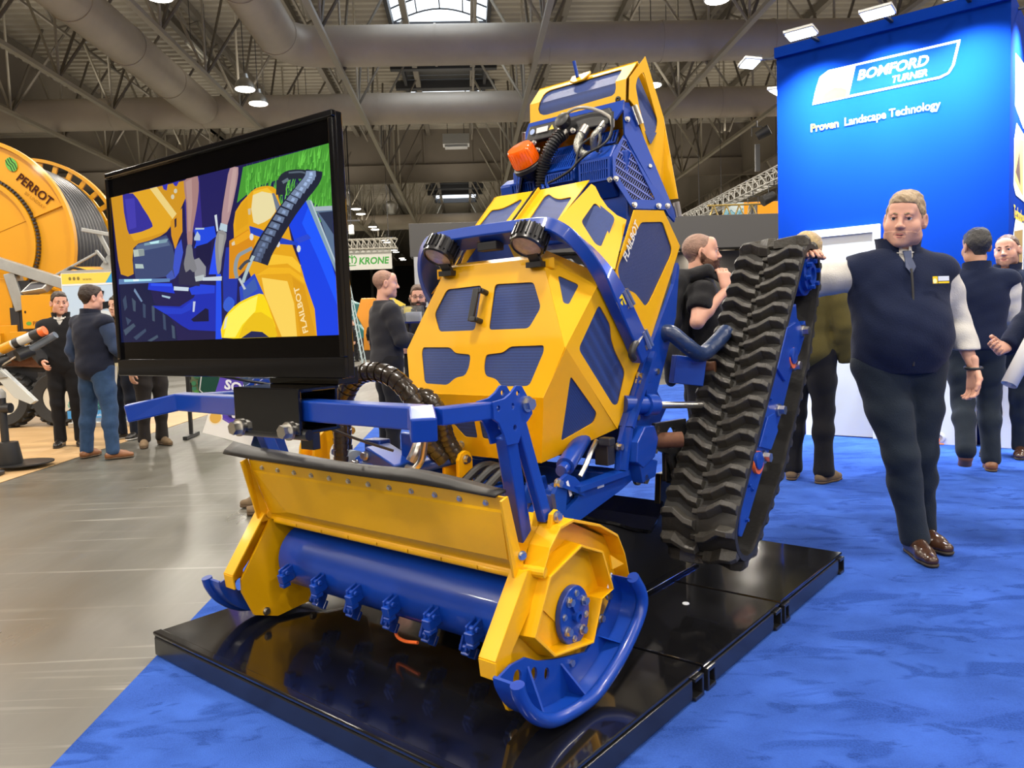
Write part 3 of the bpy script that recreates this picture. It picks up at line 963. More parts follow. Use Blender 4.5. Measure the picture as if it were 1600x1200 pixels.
louvre([(.12, 1.57, 1.972), (.23, 1.57, 1.972), (.23, 1.60, 2.03), (.12, 1.60, 2.03)], 7, 1, (0, 1, -.6), parent=ecov)
mb = MB()
for p, a in (((.252, 1.488, 1.80), (0, -1, 0)), ((-.17, 1.53, 2.03), (0, -1, .4)), ((.045, 1.53, 2.045), (0, -1, .4)), ((-.15, 1.53, 1.995), (0, -1, .4))): bolt(mb, p, a, .009, .014)
mb.build('cover_bolts', STEEL, ecov)
# side of the engine bay: mesh screen in a blue frame, both sides
for f in (lambda L: L, mirx):
    o = Panel((0, 1.75, 1.8))
    outer = f([(.27, 1.578, 2.0), (.256, 1.507, 1.907), (.262, 1.49, 1.80), (.325, 1.535, 1.675), (.405, 1.672, 1.675), (.41, 1.684, 1.70)])
    inner = f([(.275, 1.578, 1.985), (.265, 1.517, 1.888), (.27, 1.503, 1.83), (.322, 1.543, 1.715), (.376, 1.642, 1.715)])
    o.facet(outer, [inner], r=.01)
    e, n = o.win[0]; o.win = []
    fr = o.build('side_screen', rm, BLU)
    c = sum(e, Vector()) / len(e)
    ax = (Vector(inner[0]) - Vector(inner[-1])).normalized(); ay = n.cross(ax)
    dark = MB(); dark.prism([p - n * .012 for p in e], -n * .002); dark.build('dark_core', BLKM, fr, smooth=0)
    # expanded-metal strips clipped to the opening
    pts2 = [((p - c).dot(ax), (p - c).dot(ay)) for p in e]
    sl = MB(); thin = MB()
    def span(v, axis):
        xs = []
        for i in range(len(pts2)):
            a, b = pts2[i], pts2[(i + 1) % len(pts2)]
            if (a[axis] > v) != (b[axis] > v):
                t = (v - a[axis]) / (b[axis] - a[axis]); xs.append(a[1 - axis] + t * (b[1 - axis] - a[1 - axis]))
        xs.sort(); return xs
    ang = .62
    ca, sa = math.cos(ang), math.sin(ang)
    base = pts2
    pts2 = [(x * ca + y * sa, -x * sa + y * ca) for x, y in base]
    ax2 = ax * ca + ay * sa; ay2 = ay * ca - ax * sa
    v = min(p[1] for p in pts2) + .01
    while v < max(p[1] for p in pts2):
        s = span(v, 1)
        if len(s) > 1: sl.bar(c + ax2 * s[0] + ay2 * v - n * .004, c + ax2 * s[-1] + ay2 * v - n * .004, .007, .004, n)
        v += .032
    v = min(p[0] for p in pts2) + .006
    while v < max(p[0] for p in pts2):
        s = span(v, 0)
        if len(s) > 1: sl.bar(c + ay2 * s[0] + ax2 * v - n * .006, c + ay2 * s[-1] + ax2 * v - n * .006, .0035, .003, n)
        v += .010
    sl.build('screen_grid', mat('screen_grid_blue', (.1, .13, .4), .35, metal=.3), fr, smooth=0, kind='stuff')
    fl = Panel((0, 1.75, 1.8)); fl.facet(f([(.253, 1.604, 2.137), (.268, 1.626, 2.138), (.435, 1.712, 1.655), (.435, 1.70, 1.625), (.415, 1.682, 1.655), (.273, 1.578, 1.998)]), (), .012)
    flo = fl.build('cowl_flange', rm, BLU)
    b2 = MB(); sg = 1 if f([(1, 0, 0)])[0][0] > 0 else -1
    nn = Vector((sg * .86, -.48, .2))
    for p in ((.272, 1.598, 2.06), (.34, 1.655, 1.86), (.405, 1.686, 1.69), (.33, 1.54, 1.69), (.388, 1.64, 1.688), (.27, 1.497, 1.80)):
        bolt(b2, Vector((sg * p[0], p[1], p[2])) + nn * .004, nn, .009, .012)
    b2.build('flange_bolts', STEEL, flo)
    h = MB()
    for p, q in (((.283, 1.628, 2.115), (.30, 1.65, 2.04)), ((.432, 1.70, 1.70), (.438, 1.712, 1.64))):
        p = Vector((sg * p[0], p[1], p[2])) + nn * .016; q = Vector((sg * q[0], q[1], q[2])) + nn * .016
        h.mark(); h.bar(p, q, .03, .008, nn); h.cyl(p + nn * .006, q + nn * .006, .008, n=8)
    h.build('toggle_latch', STEEL, flo)

# beacon, hoses
bc = Vector((-.185, 1.50, 1.925)); bx = Vector((-.05, -.62, .78)).normalized()
mb = MB(); mb.lathe([(.028, -.06), (.044, -.035), (.07, -.006), (.07, .010), (.062, .014), (.062, .02), (0, .02)], bc, bx, 28); bea = mb.build('beacon_base', BLKM, rm, smooth=40)
BEAC = mat('amber_lens', (.95, .13, .004), .15, coat=.6, emis=(1, .12, .0), estr=.12)
mb = MB(); mb.lathe([(.063, .018), (.064, .04), (.060, .092), (.055, .10), (.0, .103)], bc, bx, 28)
for i in range(28):
    t = 2 * PI * i / 28; x = bx.orthogonal().normalized(); y = bx.cross(x); q = bc + (math.cos(t) * x + math.sin(t) * y) * .063
    mb.cyl(q + bx * .026, q + bx * .09 - (math.cos(t) * x + math.sin(t) * y) * .003, .0025, n=5)
mb.build('amber_lens', BEAC, bea, smooth=40)
def corrugated_hose(pts, r, name, m, parent, pitch=.012, amp=.12):
    P = smooth_path(pts, 24)
    L = 0; out = [P[0]]; rs = [r]
    for a, b in zip(P, P[1:]):
        L += (b - a).length; out.append(b); rs.append(r * (1 + amp * (1 if int(L / pitch * 2) % 2 else -1)))
    mb = MB(); mb.tube(out, rs, 14); return mb.build(name, m, parent, smooth=25)
hose1 = corrugated_hose([(-.03, 1.56, 2.055), (-.045, 1.52, 2.02), (-.07, 1.50, 1.97), (-.10, 1.50, 1.92), (-.12, 1.51, 1.86), (-.13, 1.53, 1.80)], .027, 'intake_hose', BLKM, rm)
mb = MB(); mb.tube([(-.03, 1.562, 2.057), (-.036, 1.545, 2.043)], .031, 14); mb.build('hose_clip', STEEL, hose1)
SILV = mat('braided_foil_hose', (.36, .36, .33), .35, metal=.8, bump=.6, bscale=120)
for pts, r in (([(.085, 1.57, 2.06), (.07, 1.545, 2.02), (.065, 1.53, 1.98), (.085, 1.525, 1.945), (.12, 1.55, 1.925)], .02), ([(.175, 1.575, 2.06), (.165, 1.55, 2.03), (.145, 1.535, 2.0), (.13, 1.56, 1.96)], .016)):
    mb = MB(); mb.tube(smooth_path(pts, 6), r, 12); o = mb.build('foil_hose', SILV, rm)
    mb = MB(); mb.tube([Vector(pts[0]), Vector(pts[0]).lerp(Vector(pts[1]), .8)], r * 1.3, 14); mb.build('hose_clip', STEEL, o)
mb = MB(); mb.tube(smooth_path([(-.005, 1.55, 2.115), (.02, 1.54, 2.135), (.08, 1.54, 2.14), (.15, 1.55, 2.118), (.215, 1.555, 2.075), (.235, 1.545, 2.03), (.24, 1.54, 2.06)], 6), .007, 8); mb.build('overflow_tube', mat('clear_tube', (.4, .38, .33), .25), rm)
mb = MB()
mb.tube(smooth_path([(.24, 1.54, 2.09), (.235, 1.53, 2.0), (.21, 1.50, 1.95), (.15, 1.49, 1.93), (.09, 1.49, 1.90), (.06, 1.48, 1.87), (.0, 1.475, 1.845), (-.06, 1.475, 1.83)], 6), .006, 8)
mb.tube(smooth_path([(.13, 1.53, 2.0), (.1, 1.51, 1.975), (.085, 1.50, 1.94), (.075, 1.49, 1.88)], 5), .005, 8)
mb.tube(smooth_path([(.18, 1.53, 2.01), (.19, 1.515, 1.97), (.175, 1.51, 1.93)], 5), .007, 8)
mb.build('wiring', BLKM, rm)
mb = MB(); mb.bar((-.10, 1.49, 1.81), (-.16, 1.53, 1.92), .012, .012); mb.bar((-.07, 1.49, 1.80), (-.13, 1.53, 1.90), .012, .012); mb.build('beacon_stay', BLU, rm, smooth=0)

# ---- roll hoop with work lamps
hoop = [(-.452, 1.37, 1.07), (-.455, 1.29, 1.17), (-.45, 1.16, 1.33), (-.43, 1.09, 1.42), (-.39, 1.045, 1.49), (-.335, 1.015, 1.54), (-.26, 1.003, 1.56), (0, 1.003, 1.565)]
hoop = smooth_path(hoop, 4); hoop = hoop + [Vector((-p[0], p[1], p[2])) for p in reversed(hoop[:-1])]
mb = MB(); N = len(hoop); prof = [(-.046, -.026), (.046, -.026), (.046, .026), (-.046, .026)]
vs = []
for i, p in enumerate(hoop):
    d = (hoop[min(i + 1, N - 1)] - hoop[max(i - 1, 0)]).normalized()
    flat = Vector((0, .62, .79))              # broad side lies across the body
    wdir = Vector((0, .79, -.35)).normalized()
    out = d.cross(wdir).normalized(); wdir = out.cross(d).normalized()
    for a, b in prof: vs.append(p + wdir * a + out * b)
mb.add(vs, [(i * 4 + q, (i + 1) * 4 + q, (i + 1) * 4 + (q + 1) % 4, i * 4 + (q + 1) % 4) for i in range(N - 1) for q in range(4)] + [(0, 1, 2, 3), ((N - 1) * 4 + 3, (N - 1) * 4 + 2, (N - 1) * 4 + 1, (N - 1) * 4)])
hp = mb.build('roll_hoop', BLU, rm, smooth=40, bevel=.006)
GL = mat('work_lamp_glass', (.62, .52, .38), .3, coat=.8, noise=.45, nscale=45)
for sx in (-.222, .235):
    c = Vector((sx, .935, 1.50)); ax = Vector((sx * .12, -.56, -.80)).normalized()
    mb = MB(); mb.lathe([(.0, -.075), (.045, -.075), (.062, -.06), (.064, .01), (.058, .016), (.056, .008), (.0, .008)], c, ax, 30)
    x = ax.orthogonal().normalized(); y = ax.cross(x)
    for i in range(22):
        t = 2 * PI * i / 22; q = (math.cos(t) * x + math.sin(t) * y)
        mb.bar(c + q * .066 - ax * .06, c + q * .066 - ax * .005, .006, .010, q)
    o = mb.build('work_lamp', BLK, hp, smooth=35)
    o2 = o
    mb = MB(); mb.lathe([(.055, .009), (.03, .014), (0, .015)], c, ax, 24); g = mb.build('lamp_glass', GL, hp, smooth=40)
    mb = MB(); mb.bar(c + Vector((0, .03, -.03)), c + Vector((0, .06, -.075)), .05, .012, (0, 1, 0)); mb.box(c + Vector((0, .055, -.07)), (.07, .05, .02)); mb.build('lamp_bracket', BLKM, hp, smooth=0)
mb = MB()
for sx in (-.25, .21): bolt(mb, (sx, 1.0, 1.587), (0, 0, 1), .013, .012)
mb.build('hoop_bolts', STEEL, hp)
mb = MB(); mb.box((0, 1.0, 1.52), (.10, .05, .035)); mb.build('hoop_sensor', BLKM, hp, smooth=0, bevel=.005)
# latches, knob, warning sticker at the right foot of the hoop
for sg in (1, -1):
    mb = MB()
    for p, q in (((.462, 1.20, 1.32), (.47, 1.24, 1.262)), ((.465, 1.33, 1.165), (.472, 1.37, 1.10))):
        p = Vector((sg * p[0], p[1], p[2])); q = Vector((sg * q[0], q[1], q[2])); u = Vector((sg, 0, 0)); mb.mark()
        mb.bar(p, q, .035, .02, u); mb.cyl(p + u * .016, q + u * .016, .009, n=8); mb.cyl(p + u * .02 + Vector((0, .014, .01)), q + u * .02 + Vector((0, .014, .01)), .006, n=8)
    mb.build('draw_latch', STEEL, hp)
    mb = MB(); mb.cyl((sg * .475, 1.33, 1.15), (sg * .487, 1.245, 1.10), .007, n=8); mb.build('latch_rod', STEEL, hp)
    mb = MB(); mb.tube(smooth_path([(sg * .48, 1.275, 1.122), (sg * .49, 1.24, 1.112), (sg * .49, 1.225, 1.085), (sg * .487, 1.245, 1.065)], 4), .014, 10); mb.build('latch_hook', BLKM, hp)
dd = Vector((0, .64, -.77)).normalized()
pq = Print((.477, 1.165, 1.295), dd, (0, .77, .64)); pq.rect(0, -.026, .07, .026, (.85, .62, .02)); pq.poly([(.07, -.026), (.10, -.026), (.10, .0), (.07, .026)], (.02, .02, .02))
pq.poly([(.012, -.018), (.045, 0), (.012, .018)], (.02, .02, .02)); pq.poly([(.016, -.011), (.036, 0), (.016, .011)], (.85, .62, .02)); pq.build('warning_sticker', hp)

# ---- chassis
def sideplate(sg):
    x = sg * .43
    P = [(.79, .513), (.77, .63), (.80, .668), (.852, .685), (.894, .667), (.94, .63), (1.19, .636), (1.20, .75), (1.235, .80), (1.39, 1.04), (1.45, 1.10), (1.66, 1.36), (1.70, 1.45), (1.71, 1.43), (1.67, 1.22), (1.58, 1.06), (1.46, .86), (1.40, .76), (1.30, .665), (1.325, .60), (1.20, .565), (.835, .492)]
    cut = [(.832, .56), (.845, .632), (.915, .61), (.905, .59)]
    mb = MB(); mb.plate([(x, y, z) for y, z in P], [[(x, y, z) for y, z in cut]], .016)
    return mb
chs = sideplate(1).build('chassis', BLU, rm, smooth=0)
sideplate(-1).build('side_plate', BLU, chs, smooth=0)
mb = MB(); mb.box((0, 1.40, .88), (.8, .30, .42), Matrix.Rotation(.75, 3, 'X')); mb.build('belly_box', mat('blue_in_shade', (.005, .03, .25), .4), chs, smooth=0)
mb = MB(); mb.bar((-.42, .87, .56), (.42, .87, .56), .09, .10); mb.bar((-.42, 1.2, .60), (.42, 1.2, .60), .10, .07); mb.build('cross_member', BLU, chs, smooth=0, bevel=.004)
for sg in (1, -1):
    x = sg * .445
    mb = MB(); mb.bar((x - sg * .01, .80, .655), (x - sg * .01, .93, .60), .05, .012); mb.bar((x, .89, .625), (x, 1.22, .63), .05, .02); mb.bar((x, 1.2, .64), (x, 1.25, .80), .05, .02, (0, 1, 0)); mb.bar((x, 1.25, .80), (x, 1.44, 1.08), .06, .02, (0, 1, 0)); mb.build('rail_flange', BLU, chs, smooth=0)
    mb = MB()
    mb.prism([(x, 1.24, .745), (x, 1.30, .80), (x, 1.37, .795), (x, 1.40, .74), (x, 1.37, .67), (x, 1.28, .64), (x, 1.23, .67)], (sg * .055, 0, 0)); mb.prism([(x, 1.26, .66), (x, 1.30, .68), (x, 1.40, .65), (x, 1.38, .59), (x, 1.28, .58)], (sg * .05, 0, 0))
    mb.build('axle_boss', BLU, chs, smooth=0, bevel=.004)
    mb = MB(); mb.cyl((x, 1.40, .725), (sg * .55, 1.50, .725), .032, n=16); mb.build('axle', RUST, chs)
    mb = MB(); mb.cyl((x - sg * .03, 1.28, .885), (sg * .47, 1.38, .875), .036, n=16); mb.cyl((sg * .465, 1.36, .876), (sg * .478, 1.41, .872), .044, n=16); mb.box((sg * .45, 1.40, .93), (.03, .05, .06)); mb.build('extension_cylinder', BLU, chs, smooth=40)
    mb = MB(); mb.cyl((sg * .47, 1.38, .874), (sg * .56, 1.66, .85), .014, n=12); mb.build('piston_rod', STEEL, chs)
    mb = MB()
    for y, z in ((1.369, .99), (1.421, 1.003), (1.494, 1.0), (1.358, .964), (1.367, .933), (1.327, .83), (1.20, .73), (1.353, .862)): bolt(mb, (x - sg * .012, y, z), (sg, 0, 0), .013, .022)
    bolt(mb, (x, 1.31, .59), (sg, 0, 0), .02, .05); bolt(mb, (x - sg * .01, .80, .66), (sg, 0, 0), .014, .02)
    mb.build('chassis_bolts', STEEL, chs)
    mb = MB(); mb.cyl((sg * .40, .90, .70), (sg * .33, 1.12, .77), .034, n=16); mb.cyl((sg * .41, .86, .69), (sg * .40, .90, .70), .022, n=12); mb.build('lift_cylinder', BLU, chs, smooth=40)
    mb = MB(); mb.tube(smooth_path([(sg * .42, .96, .655), (sg * .42, 1.0, .69), (sg * .41, 1.05, .73), (sg * .39, 1.12, .76)], 5), .010, 8); mb.build('steel_pipe', STEEL, chs)
    mb = MB(); mb.box((sg * .40, 1.16, .71), (.06, .05, .09)); mb.box((sg * .43, 1.13, .76), (.05, .04, .03)); mb.build('valve_block', DKM, chs, smooth=0, bevel=.004)
    pq = Print((sg * .4465, 1.03, .60), (0, sg, 0), (0, 0, 1)); pq.rect(-.03 if sg < 0 else .0, 0, .045, .016, (.75, .78, .85)); pq.build('sticker', chs)
    pq = Print((sg * .4465, .835, .66), (0, sg * .35, -.94), (0, sg * .94, .35)); pq.rect(0, 0, .06, .014, (.75, .78, .85)); pq.build('sticker', chs)
    # sleeved hydraulic hose from the chassis to the track
    mb = MB(); mb.tube(smooth_path([(sg * .43, 1.57, 1.15), (sg * .47, 1.575, 1.155), (sg * .52, 1.62, 1.10), (sg * .54, 1.70, 1.06), (sg * .55, 1.80, 1.09), (sg * .56, 1.92, 1.15)], 6), .034, 12); mb.build('sleeved_hose', mat('navy_sleeve', (.012, .03, .09), .35, coat=.2, bump=.4, bscale=40), chs)
    mb = MB(); mb.lathe([(.05, 0), (.05, .012), (.034, .016)], (sg * .43, 1.57, 1.15), (sg, 0, 0), 18); mb.build('hose_gland', BLKM, chs)
    mb = MB(); mb.bar((sg * .43, 1.66, 1.0), (sg * .52, 1.76, .98), .06, .12); mb.build('outrigger_bracket', BLU, chs, smooth=0, bevel=.004)
    mb = MB(); mb.cyl((sg * .44, 1.78, 1.0), (sg * .56, 1.80, 1.0), .025, n=12); mb.build('rear_axle', RUST, chs)

# ---- tracks
def hull(pts):
    pts = sorted(set(pts))
    def half(P):
        h = []
        for p in P:
            while len(h) > 1 and (h[-1][0] - h[-2][0]) * (p[1] - h[-2][1]) - (h[-1][1] - h[-2][1]) * (p[0] - h[-2][0]) <= 0: h.pop()
            h.append(p)
        return h[:-1]
    return half(pts) + half(pts[::-1])
circ = [((1.545, .385), .105), ((2.305, 1.405), .105), ((2.20, 1.045), .055), ((1.90, .62), .055)]
hp_ = hull([(c[0] + r * math.cos(t), c[1] + r * math.sin(t)) for c, r in circ for t in [2 * PI * q / 64 for q in range(64)]])
cum = [0]
for i in range(len(hp_)):
    a, b = hp_[i], hp_[(i + 1) % len(hp_)]; cum.append(cum[-1] + math.hypot(b[0] - a[0], b[1] - a[1]))
PER = cum[-1]
def along(s):
    s %= PER
    for i in range(len(hp_)):
        if s <= cum[i + 1]:
            a, b = hp_[i], hp_[(i + 1) % len(hp_)]; t = (s - cum[i]) / max(1e-9, cum[i + 1] - cum[i])
            return Vector((0, a[0] + (b[0] - a[0]) * t, a[1] + (b[1] - a[1]) * t))
def frame_at(s):
    p = along(s); t = (along(s + .02) - along(s - .02)).normalized()
    n = Vector((0, t.z, -t.y))            # hull runs counter-clockwise, so this points outwards
    return p, t, n
X0, X1 = .495, .805; XM = (X0 + X1) / 2
NL = 41
rings = []
for i in range(NL * 4):
    p, t, n = frame_at(PER * i / (NL * 4))
    rings.append([p + Vector((x, 0, 0)) + n * h for x, h in ((X0, 0), (X0, .022), (X1, .022), (X1, 0))])
mb = MB(); n_r = len(rings)
mb.add([p for r in rings for p in r], [(i * 4 + q, i * 4 + (q + 1) % 4, ((i + 1) % n_r) * 4 + (q + 1) % 4, ((i + 1) % n_r) * 4 + q) for i in range(n_r) for q in range(4)])
track = mb.build('track', RUBD, rm, smooth=40)
def lug_mesh(sg):
    """half-width chevron bar; X across, Y along the belt, Z outwards"""
    mb = MB()
    st = [(.006, .028, .038), (.045, .020, .043), (.095, -.014, .046), (.135, -.010, .044), (.154, -.006, .026)]
    rings = []
    for x, y, h in st:
        w0, w1 = .023, .011
        rings.append([Vector((sg * x, y - w0, 0)), Vector((sg * x, y + w0, 0)), Vector((sg * x, y + w1, h)), Vector((sg * x, y - w1, h))])
    mb.loft(rings)
    return mb
lugs = {}
for i in range(NL):
    for sg, ph in ((1, 0.0), (-1, .5)):
        p, t, n = frame_at(PER * (i + ph) / NL)
        if sg not in lugs:
            o = lug_mesh(sg).build('lug', RUB, track, smooth=0, bevel=.002, seg=1); lugs[sg] = o
        else:
            o = lugs[sg].copy(); link(o, track)
        M = Matrix((Vector((1, 0, 0)), t, n)).transposed().to_4x4()
        M.translation = p + Vector((XM, 0, 0)) + n * .02
        o.matrix_local = M
# worn steel drive links along the middle
for i in range(0, NL):
    p, t, n = frame_at(PER * (i + .25) / NL)
    if i == 0:
        mb = MB(); mb.box((0, 0, .008), (.05, .022, .016)); lk = mb.build('drive_link', RUB, track, smooth=0, bevel=.003, seg=1); o = lk
    else:
        o = lk.copy(); link(o, track)
    M = Matrix((Vector((1, 0, 0)), t, n)).transposed().to_4x4(); M.translation = p + Vector((XM, 0, 0)) + n * .022; o.matrix_local = M
# running gear
def disc(c, r, x0, x1, name, m, parent, n=28):
    mb = MB(); mb.cyl((x0, c[0], c[1]), (x1, c[0], c[1]), r, n=n); return mb.build(name, m, parent, smooth=40, bevel=.004)
sp = disc((2.305, 1.395), .098, .62, .775, 'drive_sprocket', BLU, track)
mb = MB(); mb.lathe([(.075, 0), (.075, .02), (.05, .024), (.05, .035), (.03, .035), (.03, .02), (0, .02)], (.775, 2.305, 1.395), (1, 0, 0), 28); mb.build('sprocket_hub', BLU, track, smooth=35)
mb = MB()
for q in range(6): bolt(mb, (.795, 2.305 + .06 * math.cos(q * PI / 3 + .3), 1.395 + .06 * math.sin(q * PI / 3 + .3)), (1, 0, 0), .011, .028)
mb.build('hub_bolts', BLU, track)
disc((1.545, .385), .10, .60, .73, 'idler_wheel', BLKM, track)
for c in ((2.17, 1.04), (1.88, .63), (2.03, .83), (1.72, .50)): disc(c, .05, .58, .74, 'road_roller', BLKM, track)
mb = MB(); mb.prism([(.72, 1.475, .37), (.72, 1.50, .48), (.72, 1.70, .755), (.72, 2.04, 1.245), (.72, 2.12, 1.26), (.72, 2.13, 1.20), (.72, 2.19, 1.16), (.72, 2.235, 1.185), (.72, 2.25, 1.14), (.72, 2.16, 1.04), (.72, 2.11, 1.01), (.72, 2.05, .95), (.72, 1.93, .79), (.72, 1.86, .72), (.72, 1.74, .61), (.72, 1.56, .41), (.72, 1.50, .36)], (.078, 0, 0))
tf_ = mb.build('track_frame', BLU, track, smooth=0, bevel=.005)
mb = MB(); mb.prism([(.797, 1.86, .99), (.797, 1.98, 1.16), (.797, 2.08, 1.18), (.797, 2.12, 1.10), (.797, 2.02, 1.0), (.797, 1.95, .93)], (.012, 0, 0)); mb.prism([(.797, 1.66, .69), (.797, 1.75, .80), (.797, 1.83, .81), (.797, 1.86, .73), (.797, 1.78, .66)], (.012, 0, 0)); mb.build('cover_plate', BLU, track, smooth=0, bevel=.003)
mb = MB()
for y, z in ((2.185, 1.14), (2.075, .99), (1.885, .815), (1.72, .64)): bolt(mb, (.797, y, z), (1, 0, 0), .02, .034)
mb.build('roller_bolts', STEEL, track)
mb = MB()
for y, z in ((1.98, 1.12), (1.93, 1.02), (1.80, .87), (1.63, .64), (1.57, .55), (1.60, .53), (1.72, .72), (1.54, .42)): bolt(mb, (.797, y, z), (1, 0, 0), .008, .012)
mb.build('frame_bolts', BLU, track)
ORG = mat('orange_cap', (.9, .16, .03), .35)
mb = MB()
for y, z in ((2.045, 1.025), (1.645, .63)): mb.mark(); mb.lathe([(.046, 0), (.046, .014), (.03, .016), (.03, .004)], (.798, y, z), (1, 0, 0), 18)
mb.build('grease_cap', ORG, track, smooth=40)
mb = MB()
for y, z in ((2.035, 1.035), (1.635, .64)): mb.mark(); mb.lathe([(.034, 0), (.036, .022), (.022, .026), (.0, .02)], (.798, y, z), (1, 0, 0), 18)
mb.build('roller_cap', BLU, track, smooth=40)
left = copy_tree(track, rm)
left.location = (-2 * XM, 0, 0)
for c in list(left.children):   # outer gear sits on the other face
    if c.name.split('.')[0] in ('roller_bolts', 'frame_bolts', 'grease_cap', 'roller_cap', 'sprocket_hub', 'hub_bolts', 'cover_plate'):
        bpy.data.objects.remove(c)

# ---- flail head
HR = Vector((0, .47, .335))
mb = MB()
cov = [(.362, .505), (.40, .575), (.455, .625), (.52, .632), (.66, .585), (.76, .53), (.80, .46), (.83, .36), (.82, .26)]
pin = [(y - .008 if y < .5 else y, z - .010) for y, z in cov]
rings = [[Vector((x, y, z)) for y, z in cov] + [Vector((x, y, z)) for y, z in reversed(pin)] for x in (-.625, .625)]
mb.loft(rings)
fhd = mb.build('flail_head', YEL, rm, smooth=30)
mb = MB(); mb.cyl((-.575, HR.y, HR.z), (.60, HR.y, HR.z), .122, n=40); rot = mb.build('rotor', BLU, fhd, smooth=40)
TX = {0: [-.50, -.30, -.10, .09, .28, .46], 1: [-.40, -.20, .0, .19, .37, .54], 2: [-.52, -.32, -.12, .08, .28, .48], 3: [-.42, -.22, -.02, .18, .38, .55], 4: [-.5, -.3, -.1, .1, .3, .5], 5: [-.4, -.2, 0, .2, .4, .55]}
proto = None
for r_i, xs in TX.items():
    ang = math.radians((192, 238, 290, 340, 30, 75)[r_i])
    for x in xs:
        if proto is None:
            m2 = MB()
            m2.prism([(-.016, -.03, .118), (-.016, .03, .118), (-.016, .022, .165), (-.016, -.01, .17)], (.008, 0, 0))
            m2.prism([(.008, -.03, .118), (.008, .03, .118), (.008, .022, .165), (.008, -.01, .17)], (.008, 0, 0))
            m2.box((0, -.012, .15), (.034, .035, .05)); m2.cyl((-.024, .008, .15), (.024, .008, .15), .010, n=8)
            m2.box((0, -.038, .160), (.03, .016, .034))
            proto = m2.build('flail_tooth', BLU, fhd, smooth=0, bevel=.003, seg=1); o = proto
        else:
            o = proto.copy(); link(o, fhd)
        o.matrix_local = Matrix.Translation((x, HR.y, HR.z)) @ Matrix.Rotation(ang - PI / 2, 4, 'X')
# guard flap
Ft, Fb = (.285, .735), (.362, .495)
def fl(x, v, d=0.0):
    y = Ft[0] + (Fb[0] - Ft[0]) * v; z = Ft[1] + (Fb[1] - Ft[1]) * v
    return Vector((x, y - d * .95, z - d * .30))
xt, xb = .642, .630
ow = [fl(-xt, 0), fl(xt, 0), fl(xb, 1), fl(-xb, 1)]
iw = [fl(-.635, .22), fl(.60, .22), fl(.585, .22), ]
mb = MB()
A = [fl(-xt, 0), fl(xt, 0), fl(xt, .17), fl(-xt, .17)]
B = [fl(-.615, .20, .004), fl(.61, .20, .004), fl(.605, .76, .022), fl(-.46, .76, .022)]
Cc = [fl(-xb, .92), fl(xb, .92), fl(xb, 1), fl(-xb, 1)]
vs = A + B + Cc
fcs = [(0, 1, 2, 3), (3, 2, 5, 4), (4, 5, 6, 7), (7, 6, 9, 8), (8, 9, 10, 11), (3, 4, 7, 8), (2, 9, 6, 5)]
back = [v + Vector((0, .006, .002)) for v in vs]
mb.add(vs + back, [tuple(reversed(f)) for f in fcs] + [tuple(i + 12 for i in f) for f in fcs] + [(0, 3, 15, 12), (3, 8, 20, 15), (8, 11, 23, 20), (1, 13, 14, 2), (2, 14, 21, 9), (9, 21, 22, 10), (0, 12, 13, 1), (11, 10, 22, 23)])
flap = mb.build('guard_flap', YEL, fhd, smooth=0, bevel=.002)
for sx in (-1, 1):
    mb = MB(); q = [fl(sx * xt, -.02, .0), fl(sx * xt, -.02, .03), fl(sx * (xb + .004), .9, .05), fl(sx * (xb + .006), 1.0, .035), fl(sx * xb, 1.02)]
    mb.prism(q, (sx * .008, 0, 0)); mb.build('flap_edge', YEL, flap, smooth=0)
mb = MB()
for i in range(12): bolt(mb, fl(-.56 + i * 1.12 / 11, .10), (0, -.95, -.3), .007, .008)
mb.build('flap_bolts', STEEL, flap)
mb = MB()
for i in range(8): mb.cyl(fl(-.60 + i * .152, 1.02), fl(-.60 + i * .152 + .147, 1.02), .012, n=10)
mb.build('hinge_tube', YEL, flap, smooth=40)
mb = MB(); NX = 24; vs = []
for i in range(NX + 1):
    t = i / NX; x = -.80 + 1.41 * t; w = .006 * math.sin(t * 9) + (.02 * max(0, (.12 - t) / .12))
    for y, z in ((.272, .742), (.281, .757), (.298, .768), (.322, .772)): vs.append((x, y, .738 + (z - .738) * min(1.0, max(.1, (1.06 - t) / .3)) + w * (.3 if y < .3 else .9)))
mb.add(vs, [(i * 4 + q, i * 4 + q + 1, (i + 1) * 4 + q + 1, (i + 1) * 4 + q) for i in range(NX) for q in range(3)])
o = mb.build('rubber_flap', mat('rubber_sheet', (.017, .016, .014), .5), fhd, smooth=60); md = o.modifiers.new('thick', 'SOLIDIFY'); md.thickness = .008
